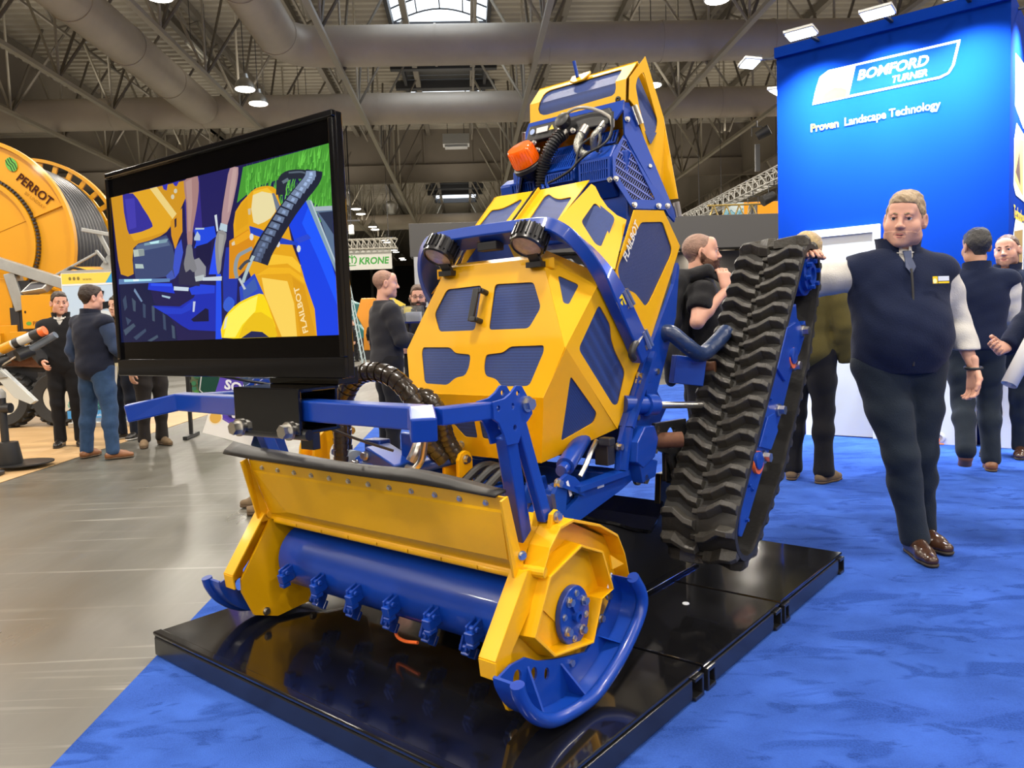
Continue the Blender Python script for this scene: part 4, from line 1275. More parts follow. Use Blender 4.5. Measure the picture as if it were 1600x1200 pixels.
# end plates
for sg in (-1, 1):
    P = [(.36, .505), (.42, .585), (.476, .635), (.52, .63), (.77, .51), (.80, .46), (.83, .40), (.80, .22), (.70, .14), (.36, .105), (.26, .14), (.215, .24), (.215, .29)]
    mb = MB(); mb.plate([(sg * .632, y, z) for y, z in P], [], .012); mb.build('end_plate', YEL, fhd, smooth=0)
    # front flange strip
    mb = MB(); L = [(.338, .52), (.188, .311), (.194, .272)]; I = [(.395, .50), (.262, .31), (.262, .285)]
    fs = [Vector((sg * .625, *p)) for p in L] + [Vector((sg * .70, *p)) for p in reversed(I)]
    mb.plate([(sg * .668, y, z) for y, z in ((.326, .525), (.176, .315), (.182, .262), (.25, .292), (.252, .312), (.41, .480), (.40, .51))], [], .012); mb.bar((sg * .645, .328, .522), (sg * .645, .178, .315), .06, .008, (0, .8, .6)); mb.bar((sg * .645, .178, .315), (sg * .645, .184, .262), .06, .008, (0, 1, 0)); mb.build('front_flange', YEL, fhd, smooth=0, bevel=.002)
    # hexagonal gear housing, open box with rim
    rim = [(.37, .495), (.406, .500), (.563, .552), (.668, .500), (.723, .362), (.66, .345), (.600, .228), (.391, .262), (.285, .35)]
    rimv = [(.39, .495), (.55, .548), (.665, .50), (.722, .364), (.655, .352), (.60, .230), (.40, .258), (.31, .345)]
    mb = MB(); n = len(rimv); cy = sum(p[0] for p in rimv) / n; cz = sum(p[1] for p in rimv) / n
    out = [Vector((sg * .705, y, z)) for y, z in rimv]; base = [Vector((sg * .64, cy + (y - cy) * 1.04, cz + (z - cz) * 1.04)) for y, z in rimv]
    inn = [Vector((sg * .705, cy + (y - cy) * .955, cz + (z - cz) * .955)) for y, z in rimv]; ib = [Vector((sg * .65, cy + (y - cy) * .94, cz + (z - cz) * .94)) for y, z in rimv]
    mb.loft([base, out, inn, ib]); mb.build('gear_housing', YEL, fhd, smooth=0, bevel=.002)
    mb = MB()   # inner step
    mb.prism([Vector((sg * .651, cy + .02 + (y - cy) * .62, cz + .02 + (z - cz) * .62)) for y, z in rimv], (sg * .004, 0, 0)); mb.build('housing_step', YEL, fhd, smooth=0)
    # bearing hub
    def oval(r0, k=36): return [Vector((sg * .655, .545 + r0 * .076 * math.cos(2 * PI * q / k), .327 + r0 * .092 * math.sin(2 * PI * q / k))) for q in range(k)]
    mb = MB(); mb.prism(oval(1), (sg * .022, 0, 0)); hub = mb.build('bearing_hub', BLU, fhd, smooth=30, bevel=.004)
    mb = MB(); mb.lathe([(.018, 0), (.018, .016), (.009, .018), (.009, .0)], (sg * .677, .545, .327), (sg, 0, 0), 16)
    mb.bar((sg * .68, .545, .335), (sg * .68, .52, .385), .016, .012, (1, 0, 0)); mb.build('hub_boss', BLU, fhd)
    mb = MB()
    for q in range(4):
        bolt(mb, (sg * .677, .545 + .054 * math.cos(q * PI / 2 + .6), .327 + .062 * math.sin(q * PI / 2 + .6)), (sg, 0, 0), .012, .016)
        bolt(mb, (sg * .677, .545 + .056 * math.cos(q * PI / 2 + 1.4), .327 + .068 * math.sin(q * PI / 2 + 1.4)), (sg, 0, 0), .008, .006)
    mb.build('hub_bolts', STEEL, fhd)
    mb = MB()   # pivot ear and tabs on top
    mb.prism([(sg * .60, .44, .60), (sg * .60, .455, .655), (sg * .60, .48, .665), (sg * .60, .51, .64), (sg * .60, .52, .62)], (sg * .02, 0, 0)); mb.prism([(sg * .655, .44, .60), (sg * .655, .455, .655), (sg * .655, .48, .665), (sg * .655, .51, .64), (sg * .655, .52, .62)], (sg * .015, 0, 0))
    mb.loft([[Vector((sg * xx, y, z)) for y, z in cov[:8]] + [Vector((sg * xx, y, z - .009)) for y, z in reversed(cov[:8])] for xx in (.62, .70)]); mb.prism([(sg * .70, .70, .48), (sg * .70, .78, .43), (sg * .70, .71, .43)], (sg * .008, 0, 0)); mb.cyl((sg * .62, .355, .512), (sg * .70, .375, .51), .016, n=12)
    mb.build('pivot_ear', YEL, fhd, smooth=0, bevel=.002)
    b2 = MB(); bolt(b2, (sg * .67, .475, .645), (sg, 0, 0), .013, .014); bolt(b2, (sg * .645, .34, .56), (sg, -.5, 0), .01, .012)
    for y, z in ((.31, .14), (.52, .125)): bolt(b2, (sg * .62, y, z), (-sg, 0, 0), .012, .012)
    b2.build('end_bolts', STEEL, fhd)
    # skid shoe
    low = [(.155, .285), (.165, .25), (.20, .195), (.255, .150), (.33, .122), (.48, .114), (.585, .145), (.685, .20), (.772, .275), (.785, .335), (.735, .405)]
    lows = smooth_path([(0, y, z) for y, z in low], 4)
    mb = MB(); x_i, x_o = sg * .682, sg * .766
    prof = [Vector((x_i, p.y, p.z)) for p in lows]; pro2 = [Vector((x_o, p.y, p.z)) for p in lows]
    n = len(lows); ctr = Vector((0, .45, .4))
    ins = lambda P: [p + (Vector((p.x, .45, .45)) - p).normalized() * .008 for p in P]
    pi, po = ins(prof), ins(pro2)
    mb.add(prof + pro2 + po + pi, [(i, i + 1, n + i + 1, n + i) for i in range(n - 1)] + [(n + i, n + i + 1, 2 * n + i + 1, 2 * n + i) for i in range(n - 1)] + [(2 * n + i, 2 * n + i + 1, 3 * n + i + 1, 3 * n + i) for i in range(n - 1)] + [(3 * n + i, 3 * n + i + 1, i + 1, i) for i in range(n - 1)] + [(0, n, 2 * n, 3 * n), (n - 1, 4 * n - 1, 3 * n - 1, 2 * n - 1)])
    sk = mb.build('skid_shoe', BLU, fhd, smooth=40)
    mb = MB(); mb.tube([p + Vector((0, 0, .004)) for p in pro2], .02, 12); mb.build('skid_rim', BLU, sk, smooth=60)
    web = [(.157, .282), (.215, .300), (.28, .298), (.335, .268), (.405, .247), (.486, .228), (.57, .21), (.63, .245), (.71, .32), (.732, .405), (.785, .335), (.772, .275), (.685, .20), (.585, .145), (.48, .114), (.33, .122), (.255, .150), (.20, .195), (.165, .25)]
    hole = lambda cy, cz, rx, rz: [(sg * .688, cy + rx * math.cos(2 * PI * q / 16), cz + rz * math.sin(2 * PI * q / 16)) for q in range(16)]
    mb = MB(); mb.plate([(sg * .688, y, z) for y, z in web], [hole(.24, .255, .018, .024), hole(.312, .238, .015, .021), hole(.37, .218, .012, .018), hole(.19, .265, .005, .006)], .008); mb.build('skid_web', BLU, sk, smooth=0)
    mb = MB()
    for (y0, z0, y1, z1) in ((.285, .285, .27, .15), (.43, .235, .475, .12), (.63, .24, .685, .205)):
        mb.prism([(sg * .688, y0, z0), (sg * .688, y1, z1), (sg * .76, y1, z1 + .004)], (0, .008, 0))
    mb.build('skid_gusset', BLU, sk, smooth=0)
    b2 = MB()
    for y, z in ((.49, .205), (.66, .285), (.705, .345)): bolt(b2, (sg * .69, y, z), (sg, 0, 0), .011, .014)
    b2.build('skid_bolts', STEEL, sk)
    pq = Print((sg * .69, .71 if sg > 0 else .73, .365), (0, sg * .5, .86), (0, -sg * .86, .5)); pq.rect(0, 0, .05, .012, (.75, .78, .85)); pq.build('sticker', sk)
mb = MB(); mb.tube(smooth_path([(-.02, .50, .26), (-.03, .46, .2), (-.02, .44, .145), (.03, .43, .135), (.10, .43, .145)], 5), .006, 8); mb.build('orange_cable', ORG, fhd)

# ---- push frame in front of the flail head
pf = MB()
cb = [(-.69, -.13, .955), (-.6, .02, .985), (.6, .02, .985), (.68, -.05, .965)]
pf.sweep([Vector(p) for p in cb], [(-.032, -.03), (.032, -.03), (.032, .03), (-.032, .03)], (0, 0, 1))
push = pf.build('push_bar', BLU, fhd, smooth=0, bevel=.005)
for sg in (-1, 1):
    x = sg * .62
    mb = MB(); mb.bar((x, .05, .985), (x, .25, .98), .05, .045); mb.build('push_arm', BLU, push, smooth=0, bevel=.004)
    P = [(.235, 1.004), (.283, 1.009), (.31, 1.022), (.333, 1.04), (.358, 1.038), (.372, 1.02), (.398, .985), (.402, .955), (.385, .94), (.36, .925), (.347, .90), (.335, .88), (.285, .88), (.275, .91), (.255, .945), (.235, .957)]
    for dx in (-.032, .024):
        mb = MB(); mb.plate([(x + dx, y, z) for y, z in P], [[(x + dx, cy + .007 * math.cos(2 * PI * q / 10), cz + .008 * math.sin(2 * PI * q / 10)) for q in range(10)] for cy, cz in ((.255, .985), (.315, .985), (.34, 1.018), (.322, .925))], .008); mb.build('knuckle_plate', BLU, push, smooth=0, bevel=.001, seg=1)
    mb = MB(); mb.bar((x - sg * .0, .318, .90), (x - sg * .04, .425, .57), .045, .045, (0, 1, 0)); mb.build('push_post', BLU, push, smooth=0, bevel=.004)
    mb = MB(); mb.bar((sg * .625, .36, .955), (sg * .635, .465, .635), .03, .04, (0, 1, 0)); mb.build('push_brace', BLU, push, smooth=0, bevel=.004)
    b2 = MB(); bolt(b2, (x + (.032 if sg > 0 else -.04), .376, .985), (sg, 0, 0), .017, .022); b2.build('knuckle_bolt', STEEL, push)

# ---- hydraulics between head and body
SPW = mat('spiral_wrap', (.03, .022, .015), .22, coat=.4)
def wrapped(pts, r, n=26):
    P = smooth_path(pts, 14); cumL = [0]
    for a, b in zip(P, P[1:]): cumL.append(cumL[-1] + (b - a).length)
    L = cumL[-1]; step = L / n
    mb = MB(); mb.tube(P, r * .9, 12); o = mb.build('wrapped_hose', SPW, rm)
    def at(s):
        s = max(0, min(L, s))
        for i in range(len(P) - 1):
            if s <= cumL[i + 1]: return P[i].lerp(P[i + 1], (s - cumL[i]) / max(1e-9, cumL[i + 1] - cumL[i]))
        return P[-1]
    m2 = MB()
    for i in range(n):
        s = i * step
        q = [at(s + step * .04), at(s + step * .3), at(s + step * .6), at(s + step * .94)]
        m2.tube(q, [r * .98, r * 1.03, r * 1.06, r * 1.08], 14)
    m2.build('spiral_turns', SPW, o, smooth=30, kind='stuff')
    return o
wrapped([(-.46, .60, .66), (-.47, .60, .76), (-.465, .60, .86), (-.43, .60, .97), (-.35, .61, 1.04), (-.24, .63, 1.045), (-.16, .66, .99), (-.125, .70, .89), (-.13, .74, .78), (-.11, .80, .70)], .036, 30)
wrapped([(-.16, .72, .92), (-.13, .72, .95), (-.10, .74, .93), (-.085, .77, .86), (-.09, .80, .78), (-.07, .84, .70)], .034, 14)
wrapped([(-.42, .55, .70), (-.43, .56, .76), (-.44, .57, .82), (-.45, .58, .88)], .028, 8)
mb = MB(); mb.tube(smooth_path([(-.10, .62, .72), (-.09, .64, .76), (-.10, .68, .82), (-.12, .72, .88)], 5), .02, 10); mb.tube(smooth_path([(-.10, .60, .70), (-.06, .60, .70), (-.04, .62, .735), (-.03, .63, .80)], 5), .013, 10); mb.build('steel_elbow', STEEL, rm)
mb = MB(); mb.box((-.22, .62, .70), (.17, .12, .09), Matrix.Rotation(.35, 3, 'Y')); mb.box((-.13, .66, .77), (.11, .02, .10)); mb.cyl((-.36, .60, .68), (-.24, .60, .68), .05, n=18); mb.box((-.33, .66, .73), (.09, .06, .11)); mb.build('flail_motor', BLU, rm, smooth=30, bevel=.006)
mb = MB(); mb.lathe([(.062, 0), (.062, .05), (.045, .07), (.0, .075)], (-.40, .60, .68), (-1, 0, 0), 20); mb.build('motor_cap', mat('pale_casting', (.35, .42, .5), .4), rm, smooth=40)
mb = MB()
for p in ((-.33, .55, .70), (-.28, .56, .735), (-.15, .55, .68), (-.44, .55, .74)): bolt(mb, p, (0, -1, .2), .014, .02)
mb.build('motor_bolts', STEEL, rm)
for sx in (-.67, -.58):     # left lifting hooks
    mb = MB(); P = smooth_path([(sx, .56, .60), (sx, .53, .70), (sx, .55, .78), (sx, .62, .83), (sx, .70, .83), (sx, .73, .79), (sx, .66, .775), (sx, .61, .73), (sx, .61, .66), (sx, .62, .60)], 4); mb.prism(P, (.016, 0, 0)); mb.build('lifting_hook', YEL, rm, smooth=30, bevel=.002)
mb = MB(); bolt(mb, (-.56, .70, .80), (1, 0, 0), .016, .03); mb.build('hook_bolt', STEEL, rm)
for sx in (-.12, -.045):
    mb = MB(); P = [(sx, .80, .55), (sx, .80, .70), (sx, .815, .725), (sx, .84, .735), (sx, .865, .725), (sx, .88, .70), (sx, .88, .55)]; mb.prism(P, (.016, 0, 0)); mb.build('clevis_plate', YEL, rm, smooth=0, bevel=.003)
mb = MB(); bolt(mb, (-.03, .84, .70), (1, 0, 0), .014, .02); mb.build('clevis_bolt', STEEL, rm)
mb = MB(); mb.cyl((-.08, .84, .70), (-.20, .68, .66), .022, n=14); mb.cyl((-.20, .68, .66), (-.26, .60, .64), .03, n=14); mb.build('tilt_ram', BLU, rm, smooth=40)
for sx in (-.33, .33):
    mb = MB(); mb.bar((sx, .72, .45), (sx, .95, .57), .06, .12); mb.prism([(sx - .03, .75, .58), (sx - .03, .80, .66), (sx - .03, .90, .66), (sx - .03, .93, .56)], (.012, 0, 0)); mb.build('push_link', BLU, rm, smooth=0, bevel=.004)
mb = MB()
for sx in (.08, .14, .20): mb.tube(smooth_path([(sx, .70, .64), (sx + .02, .78, .69), (sx + .03, .86, .68), (sx + .02, .95, .62)], 5), .016, 10)
mb.build('hydraulic_hoses', BLKM, rm, kind='stuff')

# ================================================================== screen on the push bar
tvo = mach(-.337, .012, 1.44)
tv = thing('flat_screen', 'large black flat screen showing a close-up of a mower, clamped on the push bar', 'screen', mach(-.337, .012, 1.075), MR + math.atan2(.085, 1.21))
TW_, TH_ = 1.22, .735
mb = MB(); mb.box((0, .018, TH_ / 2), (TW_, .03, TH_)); mb.box((0, .045, TH_ * .42), (TW_ * .7, .03, TH_ * .6)); GLB = mat('gloss_bezel', (.004, .004, .005), .1, coat=.4)
mb.build('casing', GLB, tv, smooth=0, bevel=.006)
bz = .018
for nm, c, s in (('bezel', (0, .0, TH_ - bz / 2), (TW_, .016, bz)), ('bezel', (0, 0, .03), (TW_, .016, .06)), ('bezel', (-TW_ / 2 + bz / 2, 0, TH_ / 2 + .02), (bz, .016, TH_ - .08)), ('bezel', (TW_ / 2 - bz / 2, 0, TH_ / 2 + .02), (bz, .016, TH_ - .08))):
    mb = MB(); mb.box(c, s); mb.build(nm, GLB, tv, smooth=0, bevel=.003)
x0, x1, y0, y1 = -TW_ / 2 + bz, TW_ / 2 - bz, .06, TH_ - bz
mb = MB(); mb.add([(x0, .003, y0), (x1, .003, y0), (x1, .003, y1), (x0, .003, y1)], [(0, 1, 2, 3)])
mb.build('glass', mat('screen_glass', (.004, .004, .005), .06, coat=.3), tv, smooth=0)
# the moving picture: flat shapes of light on the glass, u right, v up (0..1)
pw, ph = x1 - x0, .527
pic = Print((x0, .003, y0 + .062), (1, 0, 0), (0, 0, 1), step=.000012, lift=.0008)
def U(L): return [(u * pw, v * ph) for u, v in L]
def pp(L, ink): pic.poly(U(L), ink)
PIC = [
((0.01,0.008,0.07),[(0,0),(1,0),(1,1),(0,1)]),
((0.012,0.01,0.1),[(0.464,0.999),(0.61,1),(0.594,0.941),(0.544,0.696),(0.459,0.667)]),
((0.03,0.02,0.22),[(0.392,0.996),(0.469,0.992),(0.469,0.666),(0.391,0.668)]),
((0.6,0.28,0.012),[(0,1),(0.406,0.992),(0.4,0.889),(0.348,0.771),(0.292,0.699),(0.259,0.68),(0.199,0.664),(0.138,0.658),(0.108,0.632),(0.099,0.557),(0.1,0.461),(0.066,0.448),(0.026,0.47),(0.015,0.569)]),
((0.72,0.36,0.015),[(0.126,0.994),(0.231,0.994),(0.343,0.778),(0.292,0.705),(0.212,0.689),(0.116,0.678),(0.097,0.729)]),
((0.8,0.6,0.2),[(0.221,0.996),(0.258,0.996),(0.35,0.801),(0.328,0.773)]),
((0.03,0.025,0.3),[(0.069,0.998),(0.095,1),(0.128,0.991),(0.153,0.946),(0.175,0.888),(0.202,0.826),(0.22,0.773),(0.223,0.751),(0.208,0.742),(0.159,0.731),(0.108,0.729),(0.09,0.731),(0.082,0.763),(0.07,0.883)]),
((0.05,0.04,0.4),[(0.081,0.967),(0.135,0.96),(0.134,0.766),(0.09,0.759)]),
((0.03,0.03,0.42),[(0.288,0.995),(0.316,0.999),(0.308,0.959),(0.293,0.969)]),
((0.03,0.03,0.42),[(0.341,0.996),(0.374,0.999),(0.36,0.97),(0.35,0.974)]),
((0.62,0.27,0.012),[(0.317,0.76),(0.379,0.829),(0.373,0.683),(0.352,0.64),(0.331,0.578),(0.316,0.67)]),
((0.02,0.01,0.03),[(0.337,0.768),(0.348,0.777),(0.345,0.724),(0.336,0.714)]),
((0.6,0.55,0.4),[(0.345,0.908),(0.342,0.898),(0.335,0.895),(0.329,0.901),(0.327,0.913),(0.33,0.923),(0.337,0.926),(0.343,0.92)]),
((0.6,0.55,0.4),[(0.361,0.94),(0.358,0.93),(0.351,0.927),(0.345,0.933),(0.343,0.944),(0.347,0.954),(0.353,0.957),(0.359,0.951)]),
((0.04,0.06,0.16),[(0.113,0.631),(0.143,0.657),(0.205,0.663),(0.291,0.681),(0.318,0.61),(0.328,0.524),(0.316,0.417),(0.11,0.415),(0.101,0.518)]),
((0.09,0.13,0.24),[(0.126,0.648),(0.29,0.663),(0.307,0.611),(0.123,0.604)]),
((0.2,0.33,0.4),[(0.171,0.653),(0.3,0.655),(0.288,0.633),(0.17,0.637)]),
((0.5,0.8,0.85),[(0.199,0.654),(0.252,0.655),(0.248,0.638),(0.205,0.641)]),
((0.45,0.52,0.46),[(0.107,0.622),(0.163,0.617),(0.166,0.572),(0.109,0.574)]),
((0.25,0.3,0.3),[(0.135,0.617),(0.168,0.614),(0.168,0.572),(0.138,0.574)]),
((0.42,0.52,0.5),[(0.112,0.527),(0.156,0.517),(0.16,0.488),(0.113,0.496)]),
((0.04,0.08,0.55),[(0.331,0.584),(0.365,0.638),(0.37,0.554),(0.342,0.432),(0.32,0.399),(0.314,0.466)]),
((0.05,0.09,0.42),[(0.275,0.422),(0.308,0.455),(0.32,0.399),(0.283,0.385)]),
((0.1,0.2,0.42),[(0.012,0.439),(0.294,0.402),(0.293,0.381),(0.01,0.403)]),
((0.4,0.75,0.85),[(0.042,0.433),(0.199,0.413),(0.196,0.401),(0.043,0.415)]),
((0.8,0.95,0.95),[(0.094,0.426),(0.128,0.422),(0.126,0.41),(0.095,0.412)]),
((0.004,0.008,0.05),[(0.01,0.4),(0.181,0.383),(0.2,0.256),(0.261,0.203),(0.306,0.091),(0.311,0),(0,0)]),
((0.035,0.06,0.12),[(0.026,0.294),(0.046,0.325),(0.05,0.241),(0.033,0.216)]),
((0.05,0.08,0.13),[(0.08,0.303),(0.101,0.276),(0.096,0.206),(0.083,0.213)]),
((0.035,0.06,0.12),[(0.139,0.26),(0.155,0.247),(0.15,0.158),(0.137,0.165)]),
((0.05,0.08,0.13),[(0.188,0.238),(0.203,0.231),(0.199,0.131),(0.186,0.138)]),
((0.035,0.06,0.12),[(0.244,0.185),(0.257,0.166),(0.257,0.067),(0.243,0.08)]),
((0.05,0.08,0.13),[(0.018,0.085),(0.079,0.129),(0.09,0.109),(0.027,0.046)]),
((0.035,0.06,0.12),[(0.073,0.032),(0.145,0.089),(0.149,0.07),(0.089,0.013)]),
((0.05,0.08,0.13),[(0.151,0.006),(0.208,0.043),(0.212,0.025),(0.173,0)]),
((0.035,0.06,0.12),[(0.036,0.176),(0.069,0.149),(0.044,0.117)]),
((0.05,0.08,0.13),[(0.286,0.104),(0.301,0.091),(0.301,0.012),(0.287,0.018)]),
((0.16,0.25,0.4),[(0.101,0.365),(0.14,0.273),(0.132,0.267),(0.094,0.347)]),
((0.008,0.035,0.62),[(0.181,0.389),(0.303,0.37),(0.314,0.303),(0.173,0.346)]),
((0.02,0.08,0.85),[(0.192,0.385),(0.303,0.368),(0.303,0.349),(0.191,0.369)]),
((0.55,0.65,0.75),[(0.312,0.349),(0.386,0.332),(0.383,0.309),(0.31,0.324)]),
((0.35,0.5,0.62),[(0.246,0.302),(0.292,0.284),(0.286,0.272),(0.247,0.29)]),
((0.006,0.022,0.42),[(0.193,0.238),(0.334,0.217),(0.407,0.266),(0.44,0.345),(0.524,0.325),(0.503,0.049),(0.375,0.065),(0.337,0.096),(0.259,0.178)]),
((0.012,0.05,0.66),[(0.386,0.327),(0.44,0.343),(0.51,0.327),(0.507,0.281),(0.398,0.284)]),
((0.01,0.04,0.55),[(0.198,0.229),(0.344,0.204),(0.406,0.254),(0.388,0.19),(0.341,0.168),(0.259,0.176)]),
((0.003,0.004,0.04),[(0.387,0.13),(0.46,0.194),(0.474,0.185),(0.472,0.112),(0.398,0.115)]),
((0.5,0.55,0.75),[(0.403,0.242),(0.415,0.241),(0.406,0.177),(0.397,0.177)]),
((0.01,0.07,0.8),[(0.52,0.394),(0.541,0.392),(0.528,0),(0.498,0)]),
((0.01,0.03,0.35),[(0.572,0.545),(0.585,0.543),(0.615,0.361),(0.602,0.206),(0.544,0.21),(0.55,0.391)]),
((0.015,0.07,0.85),[(0.486,0.398),(0.525,0.598),(0.542,0.652),(0.527,0.393)]),
((0.01,0.06,0.7),[(0.431,0.684),(0.525,0.683),(0.531,0.62),(0.483,0.583),(0.425,0.569),(0.436,0.602)]),
((0.005,0.005,0.05),[(0.435,0.579),(0.506,0.59),(0.495,0.466),(0.453,0.402),(0.429,0.475)]),
((0.45,0.55,0.65),[(0.437,0.692),(0.479,0.682),(0.478,0.673),(0.436,0.681)]),
((0.4,0.5,0.65),[(0.428,0.632),(0.445,0.67),(0.458,0.639),(0.456,0.61),(0.428,0.617)]),
((0.02,0.02,0.06),[(0.341,0.415),(0.368,0.519),(0.389,0.456),(0.444,0.403),(0.44,0.333),(0.338,0.355)]),
((0.25,0.25,0.28),[(0.421,0.499),(0.445,0.507),(0.475,0.446),(0.471,0.388),(0.419,0.388)]),
((0.45,0.5,0.52),[(0.419,0.394),(0.463,0.401),(0.465,0.366),(0.422,0.364)]),
((0.55,0.62,0.7),[(0.457,0.384),(0.545,0.378),(0.543,0.352),(0.456,0.364)]),
((0.36,0.2,0.19),[(0.396,0.989),(0.411,1),(0.431,0.999),(0.45,1),(0.464,0.999),(0.467,0.961),(0.464,0.908),(0.456,0.848),(0.445,0.786),(0.433,0.727),(0.423,0.674),(0.42,0.627),(0.416,0.593),(0.405,0.58),(0.395,0.591),(0.394,0.644),(0.396,0.714),(0.399,0.783),(0.401,0.854),(0.396,0.929)]),
((0.44,0.27,0.25),[(0.405,0.981),(0.435,0.996),(0.43,0.824),(0.412,0.676),(0.402,0.678),(0.407,0.841)]),
((0.2,0.2,0.22),[(0.392,0.594),(0.404,0.6),(0.414,0.591),(0.417,0.562),(0.418,0.523),(0.426,0.478),(0.432,0.439),(0.423,0.425),(0.411,0.424),(0.405,0.434),(0.398,0.444),(0.387,0.434),(0.377,0.428),(0.372,0.451),(0.37,0.483),(0.375,0.511),(0.382,0.54),(0.386,0.571)]),
((0.42,0.26,0.27),[(0.61,0.997),(0.63,1),(0.646,0.992),(0.644,0.953),(0.635,0.897),(0.621,0.829),(0.606,0.761),(0.594,0.71),(0.584,0.677),(0.568,0.673),(0.558,0.694),(0.563,0.748),(0.573,0.813),(0.583,0.869),(0.592,0.919),(0.6,0.965)]),
((0.5,0.33,0.32),[(0.623,0.993),(0.64,0.988),(0.625,0.878),(0.596,0.752),(0.587,0.743),(0.604,0.883)]),
((0.45,0.58,0.66),[(0.555,0.694),(0.584,0.675),(0.579,0.634),(0.546,0.657)]),
((0.26,0.25,0.25),[(0.542,0.652),(0.562,0.649),(0.578,0.628),(0.575,0.596),(0.565,0.558),(0.558,0.519),(0.55,0.481),(0.546,0.444),(0.542,0.414),(0.535,0.395),(0.527,0.393),(0.524,0.419),(0.522,0.462),(0.522,0.519),(0.524,0.576),(0.531,0.622)]),
((0.34,0.33,0.32),[(0.545,0.634),(0.567,0.619),(0.554,0.537),(0.54,0.46),(0.537,0.54)]),
((0.6,0.66,0.72),[(0.529,0.745),(0.54,0.748),(0.542,0.652),(0.535,0.647)]),
((0.06,0.3,0.03),[(0.666,0.986),(1,1),(1,0.67),(0.955,0.681),(0.915,0.725),(0.87,0.879),(0.714,0.86),(0.631,0.791)]),
((0.1,0.16,0.26),[(0.93,0.689),(1,0.676),(1,0.337),(0.952,0.612)]),
((0.35,0.42,0.48),[(0.93,0.689),(1,0.676),(1,0.653),(0.937,0.664)]),
((0.02,0.03,0.07),[(0.945,0.654),(1,0.648),(1,0.509),(0.968,0.597)]),
((0.005,0.05,0.75),[(0.832,0.635),(0.902,0.728),(0.97,0.457),(1,0.267),(0.998,0),(0.916,0),(0.879,0.326),(0.86,0.473)]),
((0.008,0.09,0.95),[(0.909,0.691),(0.969,0.445),(1,0.256),(1,0.128),(0.935,0.415),(0.884,0.613)]),
((0.22,0.33,0.42),[(0.902,0.728),(0.919,0.73),(1,0.359),(1,0.302),(0.976,0.41)]),
((0.45,0.55,0.6),[(0.917,0.725),(0.923,0.723),(1,0.371),(1,0.348)]),
((0.02,0.06,0.6),[(0.854,0.535),(0.903,0.55),(0.914,0.525),(0.87,0.508)]),
((0.75,0.36,0.008),[(0.623,0.742),(0.649,0.788),(0.677,0.818),(0.696,0.839),(0.713,0.85),(0.737,0.854),(0.761,0.85),(0.78,0.84),(0.794,0.82),(0.799,0.792),(0.804,0.751),(0.818,0.691),(0.832,0.623),(0.838,0.561),(0.844,0.5),(0.856,0.442),(0.869,0.388),(0.875,0.357),(0.883,0.302),(0.913,0.145),(0.916,0),(0.814,0),(0.699,0.001),(0.675,0.161),(0.677,0.335),(0.661,0.407),(0.643,0.455),(0.624,0.52),(0.61,0.589),(0.611,0.669)]),
((0.85,0.5,0.03),[(0.703,0.837),(0.76,0.841),(0.781,0.803),(0.701,0.813)]),
((0.78,0.68,0.36),[(0.7,0.816),(0.737,0.826),(0.775,0.804),(0.788,0.754),(0.786,0.7),(0.767,0.67),(0.741,0.654),(0.715,0.646),(0.696,0.663),(0.69,0.74)]),
((0.7,0.33,0.006),[(0.623,0.735),(0.677,0.806),(0.674,0.661),(0.622,0.626)]),
((0.6,0.5,0.3),[(0.676,0.743),(0.688,0.746),(0.686,0.709),(0.677,0.711)]),
((0.15,0.18,0.25),[(0.777,0.804),(0.786,0.802),(0.805,0.726),(0.79,0.699)]),
((0.66,0.25,0.006),[(0.589,0.58),(0.672,0.629),(0.698,0.561),(0.682,0.437),(0.613,0.355),(0.577,0.358)]),
((0.8,0.36,0.01),[(0.599,0.578),(0.672,0.623),(0.69,0.588),(0.618,0.549)]),
((0.7,0.6,0.4),[(0.598,0.565),(0.611,0.576),(0.613,0.552),(0.6,0.549)]),
((0.01,0.05,0.5),[(0.678,0.647),(0.72,0.62),(0.783,0.565),(0.862,0.515),(0.866,0.497),(0.79,0.521),(0.727,0.569),(0.681,0.602)]),
((0.65,0.68,0.7),[(0.693,0.581),(0.69,0.567),(0.684,0.562),(0.678,0.569),(0.676,0.584),(0.679,0.598),(0.686,0.603),(0.692,0.596)]),
((0.65,0.68,0.7),[(0.797,0.52),(0.794,0.506),(0.788,0.502),(0.782,0.508),(0.78,0.522),(0.784,0.536),(0.79,0.541),(0.795,0.534)]),
((0.65,0.68,0.7),[(0.874,0.477),(0.871,0.464),(0.866,0.459),(0.86,0.466),(0.859,0.48),(0.862,0.493),(0.867,0.498),(0.873,0.491)]),
((0.9,0.52,0.03),[(0.72,0.431),(0.769,0.468),(0.841,0.44),(0.871,0.388),(0.869,0.346),(0.821,0.406),(0.743,0.41)]),
((0.85,0.44,0.012),[(0.693,0.359),(0.747,0.397),(0.829,0.381),(0.881,0.314),(0.882,0.284),(0.828,0.35),(0.726,0.361)]),
((0.92,0.62,0.1),[(0.716,0.344),(0.817,0.309),(0.838,0.184),(0.842,0),(0.783,0.001),(0.725,0.242)]),
((0.68,0.31,0.006),[(0.836,0.331),(0.879,0.278),(0.912,0),(0.855,0)]),
((0.02,0.06,0.5),[(0.62,0.302),(0.688,0.372),(0.721,0.248),(0.621,0.217)]),
((0.04,0.1,0.4),[(0.634,0.287),(0.687,0.347),(0.698,0.282),(0.636,0.229)]),
((0.03,0.1,0.6),[(0.548,0.222),(0.558,0.241),(0.571,0.253),(0.585,0.244),(0.595,0.225),(0.595,0.205),(0.588,0.186),(0.575,0.169),(0.561,0.161),(0.551,0.171),(0.544,0.189),(0.544,0.205)]),
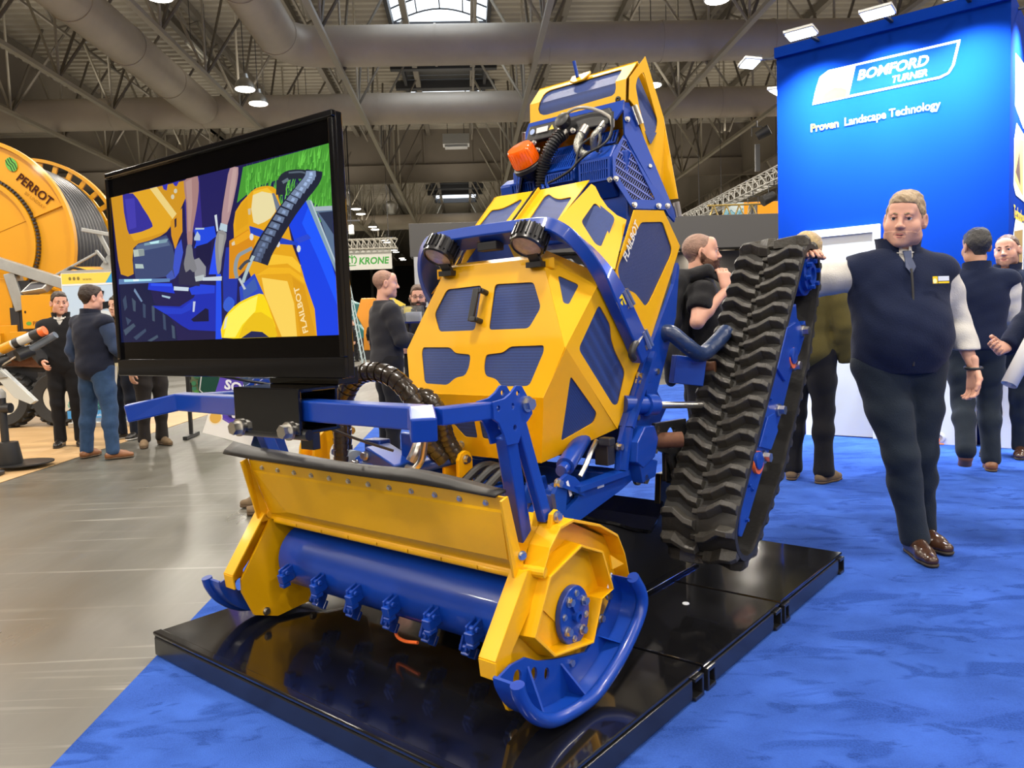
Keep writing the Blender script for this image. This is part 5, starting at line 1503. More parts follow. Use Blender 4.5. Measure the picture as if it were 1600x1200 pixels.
((0.92,0.66,0.006),[(0.528,0.008),(0.526,0.056),(0.542,0.109),(0.552,0.137),(0.566,0.161),(0.59,0.19),(0.621,0.217),(0.663,0.24),(0.702,0.254),(0.717,0.249),(0.725,0.229),(0.735,0.191),(0.744,0.14),(0.76,0.065),(0.76,0.001),(0.714,0),(0.649,0),(0.581,0)]),
((0.8,0.5,0.006),[(0.604,0.001),(0.623,0.067),(0.667,0.143),(0.706,0.148),(0.751,0.102),(0.767,0.007),(0.732,0.001),(0.701,0.039),(0.651,0.027)]),
((0.97,0.85,0.1),[(0.565,0.148),(0.62,0.204),(0.696,0.244),(0.682,0.155),(0.623,0.08),(0.589,0.008),(0.537,0.008)]),
((0.01,0.015,0.08),[(0.614,0.001),(0.661,0.04),(0.705,0.033),(0.732,0.001)]),
((0.7,0.7,0.55),[(0.548,0.122),(0.563,0.141),(0.55,0.068),(0.539,0.055)]),
((0.015,0.02,0.035),[(0.829,0.78),(0.831,0.794),(0.831,0.808),(0.832,0.821),(0.833,0.832),(0.835,0.839),(0.837,0.846),(0.839,0.85),(0.841,0.853),(0.843,0.855),(0.846,0.856),(0.851,0.857),(0.858,0.857),(0.867,0.855),(0.876,0.852),(0.885,0.85),(0.893,0.846),(0.902,0.842),(0.91,0.837),(0.92,0.832),(0.929,0.827),(0.938,0.872),(0.929,0.877),(0.92,0.883),(0.911,0.888),(0.9,0.894),(0.89,0.898),(0.879,0.902),(0.868,0.905),(0.856,0.907),(0.845,0.908),(0.833,0.906),(0.823,0.901),(0.815,0.894),(0.809,0.885),(0.804,0.874),(0.8,0.863),(0.797,0.849),(0.795,0.834),(0.794,0.819),(0.793,0.805),(0.792,0.792)]),
((0.12,0.16,0.2),[(0.823,0.842),(0.846,0.854),(0.84,0.87),(0.817,0.858)]),
((0.09,0.12,0.16),[(0.845,0.891),(0.854,0.889),(0.863,0.887),(0.872,0.885),(0.88,0.883),(0.888,0.881),(0.894,0.878),(0.9,0.874),(0.905,0.87),(0.91,0.866),(0.916,0.862),(0.918,0.87),(0.913,0.874),(0.908,0.878),(0.902,0.882),(0.896,0.887),(0.889,0.89),(0.881,0.893),(0.872,0.895),(0.863,0.897),(0.854,0.898),(0.845,0.9)]),
((0.01,0.014,0.035),[(0.744,0.408),(0.748,0.42),(0.752,0.432),(0.756,0.443),(0.759,0.454),(0.763,0.464),(0.768,0.476),(0.774,0.489),(0.781,0.503),(0.788,0.518),(0.795,0.533),(0.803,0.549),(0.811,0.565),(0.82,0.582),(0.828,0.598),(0.837,0.615),(0.846,0.632),(0.855,0.648),(0.863,0.663),(0.871,0.676),(0.88,0.69),(0.888,0.703),(0.896,0.715),(0.904,0.728),(0.912,0.74),(0.919,0.751),(0.927,0.761),(0.934,0.772),(0.941,0.783),(0.948,0.794),(0.954,0.805),(0.959,0.818),(0.963,0.83),(0.965,0.841),(0.966,0.85),(0.966,0.855),(0.967,0.861),(0.91,0.894),(0.908,0.885),(0.906,0.877),(0.906,0.871),(0.905,0.868),(0.904,0.865),(0.902,0.862),(0.898,0.856),(0.893,0.848),(0.886,0.84),(0.879,0.83),(0.87,0.819),(0.862,0.807),(0.854,0.796),(0.845,0.784),(0.836,0.771),(0.826,0.758),(0.817,0.744),(0.807,0.729),(0.797,0.713),(0.787,0.696),(0.777,0.679),(0.767,0.662),(0.758,0.645),(0.749,0.628),(0.74,0.613),(0.731,0.597),(0.722,0.581),(0.714,0.565),(0.706,0.55),(0.699,0.534),(0.692,0.52),(0.686,0.506),(0.681,0.494),(0.676,0.482),(0.672,0.471),(0.668,0.459)]),
((0.055,0.076,0.139),[(0.675,0.448),(0.686,0.479),(0.723,0.462),(0.718,0.429)]),
((0.104,0.145,0.264),[(0.693,0.445),(0.698,0.465),(0.709,0.46),(0.707,0.442)]),
((0.065,0.089,0.158),[(0.683,0.471),(0.694,0.501),(0.731,0.484),(0.726,0.452)]),
((0.123,0.17,0.299),[(0.702,0.468),(0.706,0.487),(0.718,0.483),(0.715,0.465)]),
((0.074,0.102,0.176),[(0.692,0.498),(0.705,0.527),(0.741,0.507),(0.734,0.476)]),
((0.141,0.195,0.334),[(0.711,0.494),(0.717,0.512),(0.727,0.507),(0.724,0.489)]),
((0.084,0.115,0.194),[(0.705,0.528),(0.719,0.556),(0.754,0.533),(0.746,0.502)]),
((0.16,0.219,0.369),[(0.723,0.522),(0.73,0.54),(0.74,0.534),(0.737,0.516)]),
((0.094,0.128,0.213),[(0.721,0.56),(0.735,0.587),(0.769,0.562),(0.761,0.532)]),
((0.178,0.244,0.404),[(0.739,0.553),(0.745,0.571),(0.756,0.564),(0.752,0.547)]),
((0.104,0.141,0.231),[(0.738,0.592),(0.752,0.618),(0.786,0.594),(0.777,0.564)]),
((0.197,0.269,0.439),[(0.755,0.585),(0.762,0.602),(0.773,0.595),(0.768,0.578)]),
((0.113,0.154,0.249),[(0.755,0.625),(0.77,0.651),(0.803,0.626),(0.794,0.596)]),
((0.215,0.293,0.474),[(0.773,0.617),(0.78,0.634),(0.79,0.627),(0.786,0.611)]),
((0.123,0.167,0.268),[(0.774,0.659),(0.788,0.685),(0.821,0.659),(0.812,0.63)]),
((0.234,0.318,0.509),[(0.791,0.652),(0.798,0.669),(0.808,0.661),(0.804,0.645)]),
((0.133,0.18,0.286),[(0.793,0.694),(0.808,0.719),(0.84,0.692),(0.831,0.663)]),
((0.252,0.343,0.544),[(0.81,0.686),(0.817,0.702),(0.827,0.694),(0.823,0.678)]),
((0.142,0.193,0.305),[(0.812,0.726),(0.827,0.749),(0.858,0.72),(0.848,0.693)]),
((0.271,0.367,0.579),[(0.829,0.716),(0.836,0.732),(0.846,0.723),(0.841,0.708)]),
((0.152,0.206,0.323),[(0.831,0.754),(0.846,0.776),(0.876,0.746),(0.865,0.72)]),
((0.289,0.392,0.614),[(0.847,0.744),(0.855,0.759),(0.864,0.75),(0.858,0.735)]),
((0.162,0.219,0.341),[(0.848,0.779),(0.864,0.801),(0.893,0.771),(0.883,0.745)]),
((0.308,0.416,0.649),[(0.864,0.769),(0.872,0.784),(0.881,0.775),(0.876,0.76)]),
((0.172,0.232,0.36),[(0.865,0.803),(0.88,0.824),(0.909,0.793),(0.898,0.767)]),
((0.326,0.441,0.683),[(0.88,0.792),(0.888,0.807),(0.897,0.798),(0.891,0.783)]),
((0.181,0.245,0.378),[(0.88,0.824),(0.896,0.845),(0.924,0.814),(0.913,0.789)]),
((0.345,0.466,0.718),[(0.896,0.813),(0.904,0.828),(0.912,0.819),(0.907,0.804)]),
((0.191,0.258,0.396),[(0.893,0.84),(0.907,0.863),(0.937,0.835),(0.927,0.808)]),
((0.363,0.49,0.753),[(0.909,0.831),(0.916,0.846),(0.925,0.838),(0.92,0.823)]),
((0.201,0.271,0.415),[(0.901,0.848),(0.91,0.875),(0.943,0.855),(0.938,0.826)]),
((0.382,0.515,0.788),[(0.917,0.844),(0.921,0.861),(0.931,0.855),(0.929,0.839)]),
((0.211,0.284,0.433),[(0.905,0.854),(0.91,0.884),(0.944,0.874),(0.944,0.843)]),
((0.4,0.54,0.823),[(0.921,0.854),(0.922,0.872),(0.932,0.87),(0.933,0.853)]),
((0.25,0.3,0.33),[(0.621,0.355),(0.62,0.369),(0.618,0.382),(0.617,0.395),(0.617,0.407),(0.617,0.419),(0.619,0.431),(0.621,0.445),(0.624,0.457),(0.627,0.468),(0.631,0.477),(0.635,0.482),(0.64,0.485),(0.646,0.488),(0.652,0.491),(0.659,0.495),(0.665,0.498),(0.671,0.501),(0.677,0.504),(0.683,0.506),(0.689,0.509),(0.683,0.528),(0.677,0.526),(0.671,0.523),(0.665,0.52),(0.659,0.517),(0.653,0.514),(0.646,0.511),(0.64,0.508),(0.632,0.504),(0.625,0.498),(0.618,0.489),(0.613,0.478),(0.609,0.465),(0.605,0.45),(0.603,0.436),(0.601,0.421),(0.6,0.407),(0.601,0.393),(0.602,0.38),(0.604,0.367),(0.605,0.354)]),
((0.4,0.5,0.52),[(0.643,0.323),(0.648,0.338),(0.652,0.353),(0.657,0.368),(0.662,0.382),(0.667,0.397),(0.672,0.412),(0.678,0.426),(0.683,0.441),(0.689,0.455),(0.695,0.469),(0.683,0.478),(0.677,0.464),(0.671,0.449),(0.665,0.435),(0.66,0.42),(0.654,0.405),(0.649,0.39),(0.644,0.375),(0.639,0.36),(0.635,0.345),(0.63,0.33)]),
((0.05,0.06,0.08),[(0.631,0.399),(0.636,0.406),(0.642,0.414),(0.647,0.422),(0.652,0.428),(0.657,0.433),(0.66,0.436),(0.664,0.438),(0.667,0.439),(0.671,0.44),(0.675,0.442),(0.671,0.459),(0.667,0.458),(0.663,0.456),(0.659,0.455),(0.654,0.452),(0.648,0.448),(0.643,0.442),(0.637,0.435),(0.631,0.427),(0.626,0.419),(0.62,0.411)]),
((0.5,0.55,0.58),[(0.618,0.351),(0.64,0.284),(0.649,0.289),(0.627,0.356)]),
]
rr = random.Random(3)
for i_, (c_, P_) in enumerate(PIC):
    pp(P_, c_)
    if i_ == 67:     # blades of grass
        for q in range(420):
            u = .67 + rr.random() * .32; v = .60 + rr.random() * .38; hgt = .02 + rr.random() * .05; g = rr.random()
            if u < .64 and v < .8: continue
            pic.k = 120; pp([(u, v - hgt / 2), (min(u + .006, 1), v - hgt / 2), (min(1, u + .004 + .016 * rr.random()), min(v + hgt, 1))], (.03 + .12 * g, .18 + .42 * g, .02 + .05 * g))
pic.k = 160; pic.text('FLAILBOT', .885 * pw, .02 * ph, .032, (.92, .72, .35), rot=1.80, bold=.02)
pic.build('picture', tv, SCREEN)
mb = MB(); mb.box((-.02, .004, .012), (.30, .02, .02)); mb.build('speaker_strip', GLB, tv, smooth=0, bevel=.003)
mb = MB(); mb.box((.33, .09, -.02), (.06, .03, .42)); mb.box((.22, .085, .3), (.4, .03, .06)); mb.build('mount_post', BLK, tv, smooth=0, bevel=.003)
# clamp box round the bar
cl_ = MB(); cl_.box((.345, -.075, -.09), (.30, .012, .13)); cl_.box((.345, .06, -.09), (.30, .012, .13)); cl_.box((.345, -.005, -.03), (.30, .15, .012)); cl_.box((.345, -.005, -.15), (.30, .15, .012)); cl_.box((.345, .10, .0), (.32, .08, .05))
clamp = cl_.build('clamp_plate', GLB, tv, smooth=0, bevel=.003)
mb = MB(); mb.cyl((.18, -.06, -.157), (.51, -.06, -.157), .016, n=12); mb.build('clamp_bar', BLK, clamp)
mb = MB()
for x in (.22, .45): bolt(mb, (x, -.081, -.145), (0, -1, 0), .02, .03)
for x in (.30, .47): bolt(mb, (x, .05, .025), (0, -1, .3), .018, .03)
mb.build('clamp_bolts', STEEL, clamp)
mb = MB(); mb.tube(smooth_path([(-.1, .06, .0), (.0, .10, -.02), (.2, .12, -.05), (.24, .16, -.14), (.27, .3, -.22), (.33, .45, -.29)], 5), .005, 6); mb.build('power_cable', BLKM, tv)
# ================================================================== people: one smooth body surface each, clothes grown from the same shape
def nets(F, org, h):
    """surface of F = 0 (inside negative) on a regular grid"""
    S = F < 0
    nx, ny, nz = F.shape
    cnt = np.zeros((nx - 1, ny - 1, nz - 1), np.int8)
    for dx in (0, 1):
        for dy in (0, 1):
            for dz in (0, 1):
                cnt += S[dx:nx - 1 + dx, dy:ny - 1 + dy, dz:nz - 1 + dz]
    act = (cnt > 0) & (cnt < 8)
    I = np.argwhere(act)
    idx = -np.ones(act.shape, np.int64); idx[tuple(I.T)] = np.arange(len(I))
    acc = np.zeros((len(I), 3)); num = np.zeros(len(I))
    cor = [(a, b, c) for a in (0, 1) for b in (0, 1) for c in (0, 1)]
    val = {c: F[I[:, 0] + c[0], I[:, 1] + c[1], I[:, 2] + c[2]] for c in cor}
    for a in cor:
        for ax in range(3):
            if a[ax] == 0:
                b = list(a); b[ax] = 1; b = tuple(b)
                va, vb = val[a], val[b]
                m = (va < 0) != (vb < 0)
                t = np.where(m, va / np.where(m, va - vb, 1), 0)
                p = np.array(a, float)[None, :].repeat(len(I), 0); p[:, ax] = t
                acc[m] += p[m]; num[m] += 1
    V = (I + acc / num[:, None]) * h + org
    quads = []
    for ax in range(3):
        o1, o2 = [(1, 2), (2, 0), (0, 1)][ax]
        sl0 = [slice(None)] * 3; sl1 = [slice(None)] * 3
        sl0[ax] = slice(0, -1); sl1[ax] = slice(1, None)
        ch = S[tuple(sl0)] != S[tuple(sl1)]
        E = np.argwhere(ch)
        E = E[(E[:, o1] > 0) & (E[:, o2] > 0) & (E[:, o1] < F.shape[o1] - 1) & (E[:, o2] < F.shape[o2] - 1)]
        if not len(E): continue
        def cell(d1, d2):
            c = E.copy(); c[:, o1] -= d1; c[:, o2] -= d2
            return idx[tuple(c.T)]
        q = np.stack([cell(0, 0), cell(1, 0), cell(1, 1), cell(0, 1)], 1)
        ins = S[tuple(E.T)]
        q[~ins] = q[~ins][:, ::-1]
        quads.append(q)
    return V, (np.concatenate(quads) if quads else np.zeros((0, 4), int))

class Field:
    def __init__(self, lo, hi, h):
        self.h = h; self.lo = np.array(lo, float)
        self.n = np.ceil((np.array(hi) - self.lo) / h).astype(int) + 1
        self.ax = [self.lo[i] + h * np.arange(self.n[i]) for i in range(3)]
        self.F = np.full(self.n, 9.0, np.float32)
    def _blk(self, lo, hi):
        s = []
        for i in range(3):
            a = int(max(0, math.floor((lo[i] - self.lo[i]) / self.h))); b = int(min(self.n[i], math.ceil((hi[i] - self.lo[i]) / self.h) + 1))
            if b <= a: return None
            s.append(slice(a, b))
        return tuple(s)
    def _grid(self, s):
        return (self.ax[0][s[0]][:, None, None], self.ax[1][s[1]][None, :, None], self.ax[2][s[2]][None, None, :])
    def _mix(self, s, d, k, sub=False):
        A = self.F[s]
        if sub:
            d = -d
            if k <= 0: self.F[s] = np.maximum(A, d); return
            h = np.clip(.5 + .5 * (d - A) / k, 0, 1)
            self.F[s] = A + (d - A) * h + k * h * (1 - h)
        else:
            if k <= 0: self.F[s] = np.minimum(A, d); return
            h = np.clip(.5 + .5 * (A - d) / k, 0, 1)
            self.F[s] = A + (d - A) * h - k * h * (1 - h)
    def cap(self, a, b, r1, r2=None, k=.02, sq=None, sub=False, pad=.09):
        """rounded cone; sq = (axis vector, factor): thinner along that axis"""
        r2 = r1 if r2 is None else r2
        a = np.array(a, float); b = np.array(b, float); R = max(r1, r2) + pad
        s = self._blk(np.minimum(a, b) - R, np.maximum(a, b) + R)
        if s is None: return self
        X, Y, Z = self._grid(s)
        ab = b - a; L = float(ab @ ab) + 1e-9
        px, py, pz = X - a[0], Y - a[1], Z - a[2]
        t = np.clip((px * ab[0] + py * ab[1] + pz * ab[2]) / L, 0, 1)
        qx, qy, qz = px - t * ab[0], py - t * ab[1], pz - t * ab[2]
        d2 = qx * qx + qy * qy + qz * qz
        if sq:
            v = np.array(sq[0], float); v /= np.linalg.norm(v)
            w = qx * v[0] + qy * v[1] + qz * v[2]
            d2 = d2 + w * w * (1 / sq[1] ** 2 - 1)
        self._mix(s, (np.sqrt(d2) - (r1 + (r2 - r1) * t)).astype(np.float32), k, sub)
        return self
    def ell(self, c, r, k=.02, sub=False, rot=None, pad=.08):
        c = np.array(c, float); r = np.array(r, float); R = (max(r) if rot is not None else r) + pad
        s = self._blk(c - R, c + R)
        if s is None: return self
        X, Y, Z = self._grid(s)
        x, y, z = X - c[0], Y - c[1], Z - c[2]
        if rot is not None:
            M = np.array(rot)
            x, y, z = (M[0, 0] * x + M[1, 0] * y + M[2, 0] * z, M[0, 1] * x + M[1, 1] * y + M[2, 1] * z, M[0, 2] * x + M[1, 2] * y + M[2, 2] * z)
        k0 = np.sqrt((x / r[0]) ** 2 + (y / r[1]) ** 2 + (z / r[2]) ** 2)
        k1 = np.sqrt((x / r[0] ** 2) ** 2 + (y / r[1] ** 2) ** 2 + (z / r[2] ** 2) ** 2) + 1e-9
        self._mix(s, (k0 * (k0 - 1) / k1).astype(np.float32), k, sub)
        return self
    def copy(self):
        f = Field.__new__(Field); f.__dict__.update(self.__dict__); f.F = self.F.copy(); return f
    def full(self):
        return self._grid((slice(None),) * 3)
    def union(self, o, k=.03):
        self._mix((slice(None),) * 3, o.F, k); return self
    def grow(self, t, wr=0.0, fr=(30, 24, 18), ph=0.0):
        if wr:
            X, Y, Z = self.full()
            n = np.sin(fr[2] * Z + 3.1 * np.sin(fr[0] * X * .35 + ph) + 2.0 * np.sin(fr[1] * .4 * Y + ph * 2)) * .6 + np.sin(fr[0] * X + fr[2] * 1.7 * Z + 2 * np.sin(fr[1] * Y) + ph) * .4
            self.F = self.F - (t + wr * n).astype(np.float32)
        else:
            self.F = self.F - np.float32(t)
        return self
    def cut(self, p, n):
        """remove the side n points to"""
        X, Y, Z = self.full()
        n = np.array(n, float); n /= np.linalg.norm(n)
        d = (X - p[0]) * n[0] + (Y - p[1]) * n[1] + (Z - p[2]) * n[2]
        self.F = np.maximum(self.F, d.astype(np.float32)); return self
    def limit(self, d):
        self.F = np.maximum(self.F, np.broadcast_to(d, self.F.shape).astype(np.float32)); return self
    def mesh(self):
        F = np.pad(self.F, 1, constant_values=1.0)
        return nets(F, self.lo - self.h, self.h)

def mesh_obj(name, parts, m, parent, loc=None):
    """parts: [(V, Q)] joined into one object"""
    Vs = []; Qs = []; o = 0
    for V, Q in parts:
        Vs.append(V); Qs.append(Q + o); o += len(V)
    V = np.concatenate(Vs); Q = np.concatenate(Qs)
    me = bpy.data.meshes.new(name)
    me.vertices.add(len(V)); me.vertices.foreach_set('co', V.astype(np.float32).ravel())
    me.loops.add(len(Q) * 4); me.loops.foreach_set('vertex_index', Q.astype(np.int32).ravel())
    me.polygons.add(len(Q)); me.polygons.foreach_set('loop_start', np.arange(0, len(Q) * 4, 4, dtype=np.int32)); me.polygons.foreach_set('loop_total', np.full(len(Q), 4, np.int32))
    me.polygons.foreach_set('use_smooth', np.ones(len(Q), bool))
    me.update(); me.validate()
    me.materials.append(m)
    return link(bpy.data.objects.new(name, me), parent)

def cloth(name, c, rough=.85, n=.18, sheen=.06):
    return mat(name, c, rough, noise=n, nscale=14, bump=.25, bscale=160, spec=.2, sheen=sheen)
SKIN = {}
def skin(tone):
    if tone not in SKIN:
        c = {'fair': (.60, .36, .26), 'pink': (.64, .36, .265), 'tan': (.50, .29, .20)}[tone]
        SKIN[tone] = mat('skin_' + tone, c, .5, color2=tuple(x * y for x, y in zip(c, (.96, .86, .82))), nscale=22, bump=.05, bscale=200, spec=.35)
    return SKIN[tone]
EYEW = mat('eye_white', (.7, .68, .64), .2)
IRIS = mat('iris', (.03, .035, .045), .15)

def rotz(a):
    c, s = math.cos(a), math.sin(a); return np.array([[c, -s, 0], [s, c, 0], [0, 0, 1]])
def rotx(a):
    c, s = math.cos(a), math.sin(a); return np.array([[1, 0, 0], [0, c, -s], [0, s, c]])
def roty(a):
    c, s = math.cos(a), math.sin(a); return np.array([[c, 0, s], [0, 1, 0], [-s, 0, c]])

def head_field(h, fat=0.0, ears=True):
    f = Field((-.105, -.15, -.2), (.105, .135, .145), h)
    f.ell((0, .018, .038), (.077, .096, .086), 0)
    f.ell((0, -.03, -.02), (.066 + fat, .068, .085), .03)
    f.ell((0, -.042, -.072), (.052 + fat * 1.3, .05, .045), .03)
    f.ell((0, -.078, -.100), (.024 + fat * .5, .021, .02), .025)
    for s in (-1, 1):
        f.ell((s * .045, -.058, -.03), (.026 + fat * .5, .026, .03), .02)
        f.ell((s * .055, -.01, -.075), (.018 + fat, .03, .03), .03)
    f.ell((0, -.070, .055), (.058, .028, .045), .03)
    f.cap((-.036, -.087, .030), (.036, -.087, .030), .009, k=.018)
    for s in (-1, 1): f.ell((s * .032, -.106, .010), (.017, .014, .010), .014, sub=True)
    f.cap((0, -.096, .022), (0, -.113, -.022), .0085, .0125, k=.012)
    f.ell((0, -.119, -.024), (.011, .011, .010), .008)
    for s in (-1, 1): f.ell((s * .0125, -.106, -.028), (.009, .011, .008), .008)
    f.cap((-.022, -.090, -.060), (.022, -.090, -.060), .008, k=.008)
    f.cap((-.018, -.089, -.073), (.018, -.089, -.073), .009, k=.008)
    f.cap((-.026, -.102, -.0665), (.026, -.102, -.0665), .0045, k=.006, sub=True)
    for s in ((-1, 1) if ears else ()):
        f.ell((s * .084, .012, -.004), (.011, .023, .036), .008, rot=rotz(s * -.35))
        f.ell((s * .092, .006, .0), (.007, .013, .022), .006, sub=True)
    f.cap((0, .018, -.07), (0, .03, -.165), .054 + fat, .055 + fat, k=.03)
    return f

HAIRLINE = {'short': ([-.12, -.085, -.05, -.02, .02, .05, .11], [.082, .080, .055, .012, .012, -.055, -.075]),
            'receding': ([-.12, -.07, -.04, -.01, .02, .05, .11], [.11, .105, .07, .03, .02, -.05, -.07]),
            'long': ([-.12, -.085, -.05, -.02, .02, .05, .11], [.08, .075, .05, -.02, -.07, -.12, -.12]),
            'stubble': ([-.12, -.06, -.03, 0, .02, .05, .11], [.13, .12, .05, .02, .01, -.05, -.065])}

def hand_parts(f, w, d, n, side, curl=.5, s=1.0, spread=.08):
    """hand rooted at wrist w, fingers along d, palm facing n; thumb on side*(d x n)"""
    d = np.array(d, float); d /= np.linalg.norm(d); n = np.array(n, float); n -= d * (n @ d); n /= np.linalg.norm(n)
    t = np.cross(d, n) * side
    w = np.array(w, float)
    f.cap(w - d * .04 * s, w + d * .015 * s, .027 * s, .026 * s, .012, sq=(n, .75))
    for q in (-.022, -.007, .009, .023):
        f.cap(w + d * .012 * s + t * q * .7 * s, w + d * .085 * s + t * q * 1.15 * s, .016 * s, .0135 * s, .012)
    tips = []
    for q, L in ((.030, .070), (.010, .080), (-.011, .074), (-.030, .058)):
        p = w + d * .088 * s + t * q * s
        dd = d + t * q * spread * 20 * .1
        a = curl * .5
        for seg, r in ((.42, .0095), (.32, .0085), (.26, .0075)):
            v = dd * math.cos(a) + n * math.sin(a)
            p2 = p + v * L * seg * s
            f.cap(p, p2, r * s, r * .92 * s, .004)
            p = p2; a += curl
    th = [w + d * .02 * s + t * .026 * s, w + d * .052 * s + t * .052 * s + n * .012 * s, w + d * .080 * s + t * .060 * s + n * .026 * s, w + d * .102 * s + t * .056 * s + n * .034 * s]
    for a_, b_2, r in zip(th, th[1:], (.0145, .0115, .0095)): f.cap(a_, b_2, r * s, r * .9 * s, .008)
    return f

def person(label, loc, rz, H=1.78, h=.012, bulk=1.0, belly=0.0, fat=0.0, tone='fair', joints=None, head=(0, 0, 0), hair=('short', (.05, .03, .02)),
           beard=None, top=None, shirt=None, trousers=None, shoes=None, hands=None, cat='person', hh=.0065, group=None, sleeves='long', extra=None,
           glasses=False, mouth=0.0, collar=None, hem=None, leg_r=1.0, tie=None):
    s = H / 1.78
    root = thing('person', label, cat, loc, rz, group)
    J = dict(neck=(0, .015, 1.47), head=(0, -.01, 1.655),
             Ls=(.185 * bulk, .01, 1.415), Le=(.25 * bulk, .03, 1.13), Lw=(.245 * bulk, -.05, .885), Rs=(-.185 * bulk, .01, 1.415), Re=(-.25 * bulk, .03, 1.13), Rw=(-.245 * bulk, -.05, .885),
             Lh=(.088, 0, .93), Lk=(.10, -.015, .50), La=(.105, .03, .075), Lt=(.125, -.15, .03), Rh=(-.088, 0, .93), Rk=(-.10, -.015, .50), Ra=(-.105, .03, .075), Rt=(-.125, -.15, .03), pel=(0, 0, 0))
    J.update(joints or {})
    J = {k: np.array(v, float) * s for k, v in J.items()}
    P = np.stack(list(J.values()))
    lo = P.min(0) - np.array((.20 + belly, .24 + belly, .06)); hi = P.max(0) + np.array((.20 + belly, .24 + belly, .02)); lo[2] = -.03; hi[2] = 1.60 * s
    b = bulk
    # --- torso
    T = Field(lo, hi, h)
    pz = J['pel']
    T.ell(pz + np.array((0, .012, .95)) * s, np.array((.170 * b, .118 * b, .13)) * s, 0)
    T.ell(pz + np.array((0, .0, 1.10)) * s, np.array((.160 * b, .112 * b, .19)) * s, .06)
    T.ell(np.array((0, .008, 1.29)) * s, np.array((.182 * b, .118 * b, .20)) * s, .06)
    if belly: T.ell(np.array((0, -.06 - belly * .4, 1.09)) * s, np.array((.17 * b, .10 + belly * .6, .17)) * s, .07)
    for q in ('L', 'R'): T.cap((0, .012 * s, 1.425 * s), J[q + 's'] * (.90, 1, 1) - np.array((0, 0, .018)) * s, .058 * s, .058 * s * (b ** .5), .045)
    T.cap(np.array((0, .02, 1.40)) * s, np.array((0, .02, 1.50)) * s, .062 * s, .056 * s, .04)
    # --- arms, legs
    A = {}; G = {}; AU = {}
    for q in ('L', 'R'):
        f = Field(lo, hi, h); S, E, Wr = J[q + 's'], J[q + 'e'], J[q + 'w']; br = s * (b ** .6)
        f.cap(S + np.array((0, 0, -.022)), S * .55 + E * .45, .058 * br, .054 * br, 0); f.cap(S * .55 + E * .45, E, .054 * br, .043 * br, .02); AU[q] = f.copy()
        f.cap(E, E * .65 + Wr * .35, .043 * br, .042 * br, .02); f.cap(E * .65 + Wr * .35, Wr, .042 * br, .028 * br, .02)
        A[q] = f
        f = Field(lo, hi, h); Hh, K, An = J[q + 'h'], J[q + 'k'], J[q + 'a']; lr = s * (b ** .7) * leg_r
        f.cap(Hh, Hh * .5 + K * .5, .093 * lr, .078 * lr, 0); f.cap(Hh * .5 + K * .5, K, .078 * lr, .056 * lr, .03)
        f.cap(K, K * .68 + An * .32 + np.array((0, .012, 0)), .056 * lr, .056 * lr, .03); f.cap(K * .68 + An * .32 + np.array((0, .012, 0)), An, .055 * lr, .036 * lr, .03)
        G[q] = f
    body = T.copy()
    for q in ('L', 'R'): body.union(A[q], .03).union(G[q], .04)
    body.grow(-.006)
    parts = [body.mesh()]
    # --- head on the neck
    HM = rotz(head[0]) @ rotx(head[1]) @ roty(head[2])
    hs = s * 1.02
    hf = head_field(hh, fat)
    V, Q = hf.mesh()
    tohead = lambda V: (V * hs) @ HM.T + J['head']
    parts.append((tohead(V), Q))
    for hd in hands or ():
        w = J[hd['q'] + 'w']; f = Field(w - .24, w + .24, hd.get('h', .006))
        d = hd.get('d'); d = (w - J[hd['q'] + 'e']) if d is None else np.array(d, float)
        hand_parts(f, w + d / np.linalg.norm(d) * .015, d, hd['n'], hd['side'], hd.get('curl', .5), s * hd.get('s', 1.0) * (b ** .3))
        parts.append(f.mesh())
    mesh_obj('body', parts, skin(tone), root)
    # --- hair, beard, face
    if hair:
        st, hc = hair
        f = head_field(hh, fat, False); X, Y, Z = f.full(); xs, zs = HAIRLINE[st]
        line = np.interp(Y, xs, zs) - (.03 if st == 'short' else .0) * np.clip(np.abs(X) - .05, 0, 1) * 8
        th = {'short': .007, 'receding': .005, 'long': .018, 'stubble': .0025}[st]
        f.F = f.F - (th * np.clip((Z - line) / .03 + .15, .12, 1)).astype(np.float32); f.grow(0, .0022 if st != 'stubble' else .0002, (160, 140, 120)); f.limit(line - Z)
        if st == 'short':   # fuller on top
            f.F = f.F - (.012 * np.clip((Z - .075) / .05, 0, 1)).astype(np.float32)
        if st != 'long':
            ear = np.sqrt(((np.abs(X) - .086) / .014) ** 2 + ((Y - .01) / .022) ** 2 + ((Z + .008) / .034) ** 2) - 1
            f.F = np.maximum(f.F, (-ear * .01).astype(np.float32))
        V, Q = f.mesh()
        mesh_obj('hair', [(tohead(V), Q)], mat('hair_%d_%d_%d' % tuple(int(x * 200) for x in hc), hc, .6, noise=.45, nscale=90, stretch=(1, .3, .6), bump=.6, bscale=140), root)
    if beard:
        st, bc_ = beard
        f = hf.copy(); X, Y, Z = f.full()
        f.grow(.011 if st == 'full' else .0010, .002 if st == 'full' else .0002, (200, 180, 170))
        top_ = np.interp(Y, [-.13, -.09, -.06, -.02, .02, .03], [-.043, -.045, -.052, -.03, .01, .01]); f.limit(Z - top_); f.limit(Y - .018); f.limit(-.128 - Z + np.clip(Y + .06, 0, 1) * .9)
        mo = np.sqrt((X / .024) ** 2 + ((Y + .10) / .03) ** 2 + ((Z + .067) / .0095) ** 2) - 1
        f.F = np.maximum(f.F, (-mo * .008).astype(np.float32))
        V, Q = f.mesh()
        mesh_obj('beard', [(tohead(V), Q)], mat('beard_%d' % int(bc_[0] * 500 + bc_[2] * 90), bc_, .7, noise=.5 if st == 'full' else .08, nscale=120, bump=.5 if st == 'full' else .1, bscale=160), root)
    hv = lambda p: Vector(tohead(np.array([p]))[0])
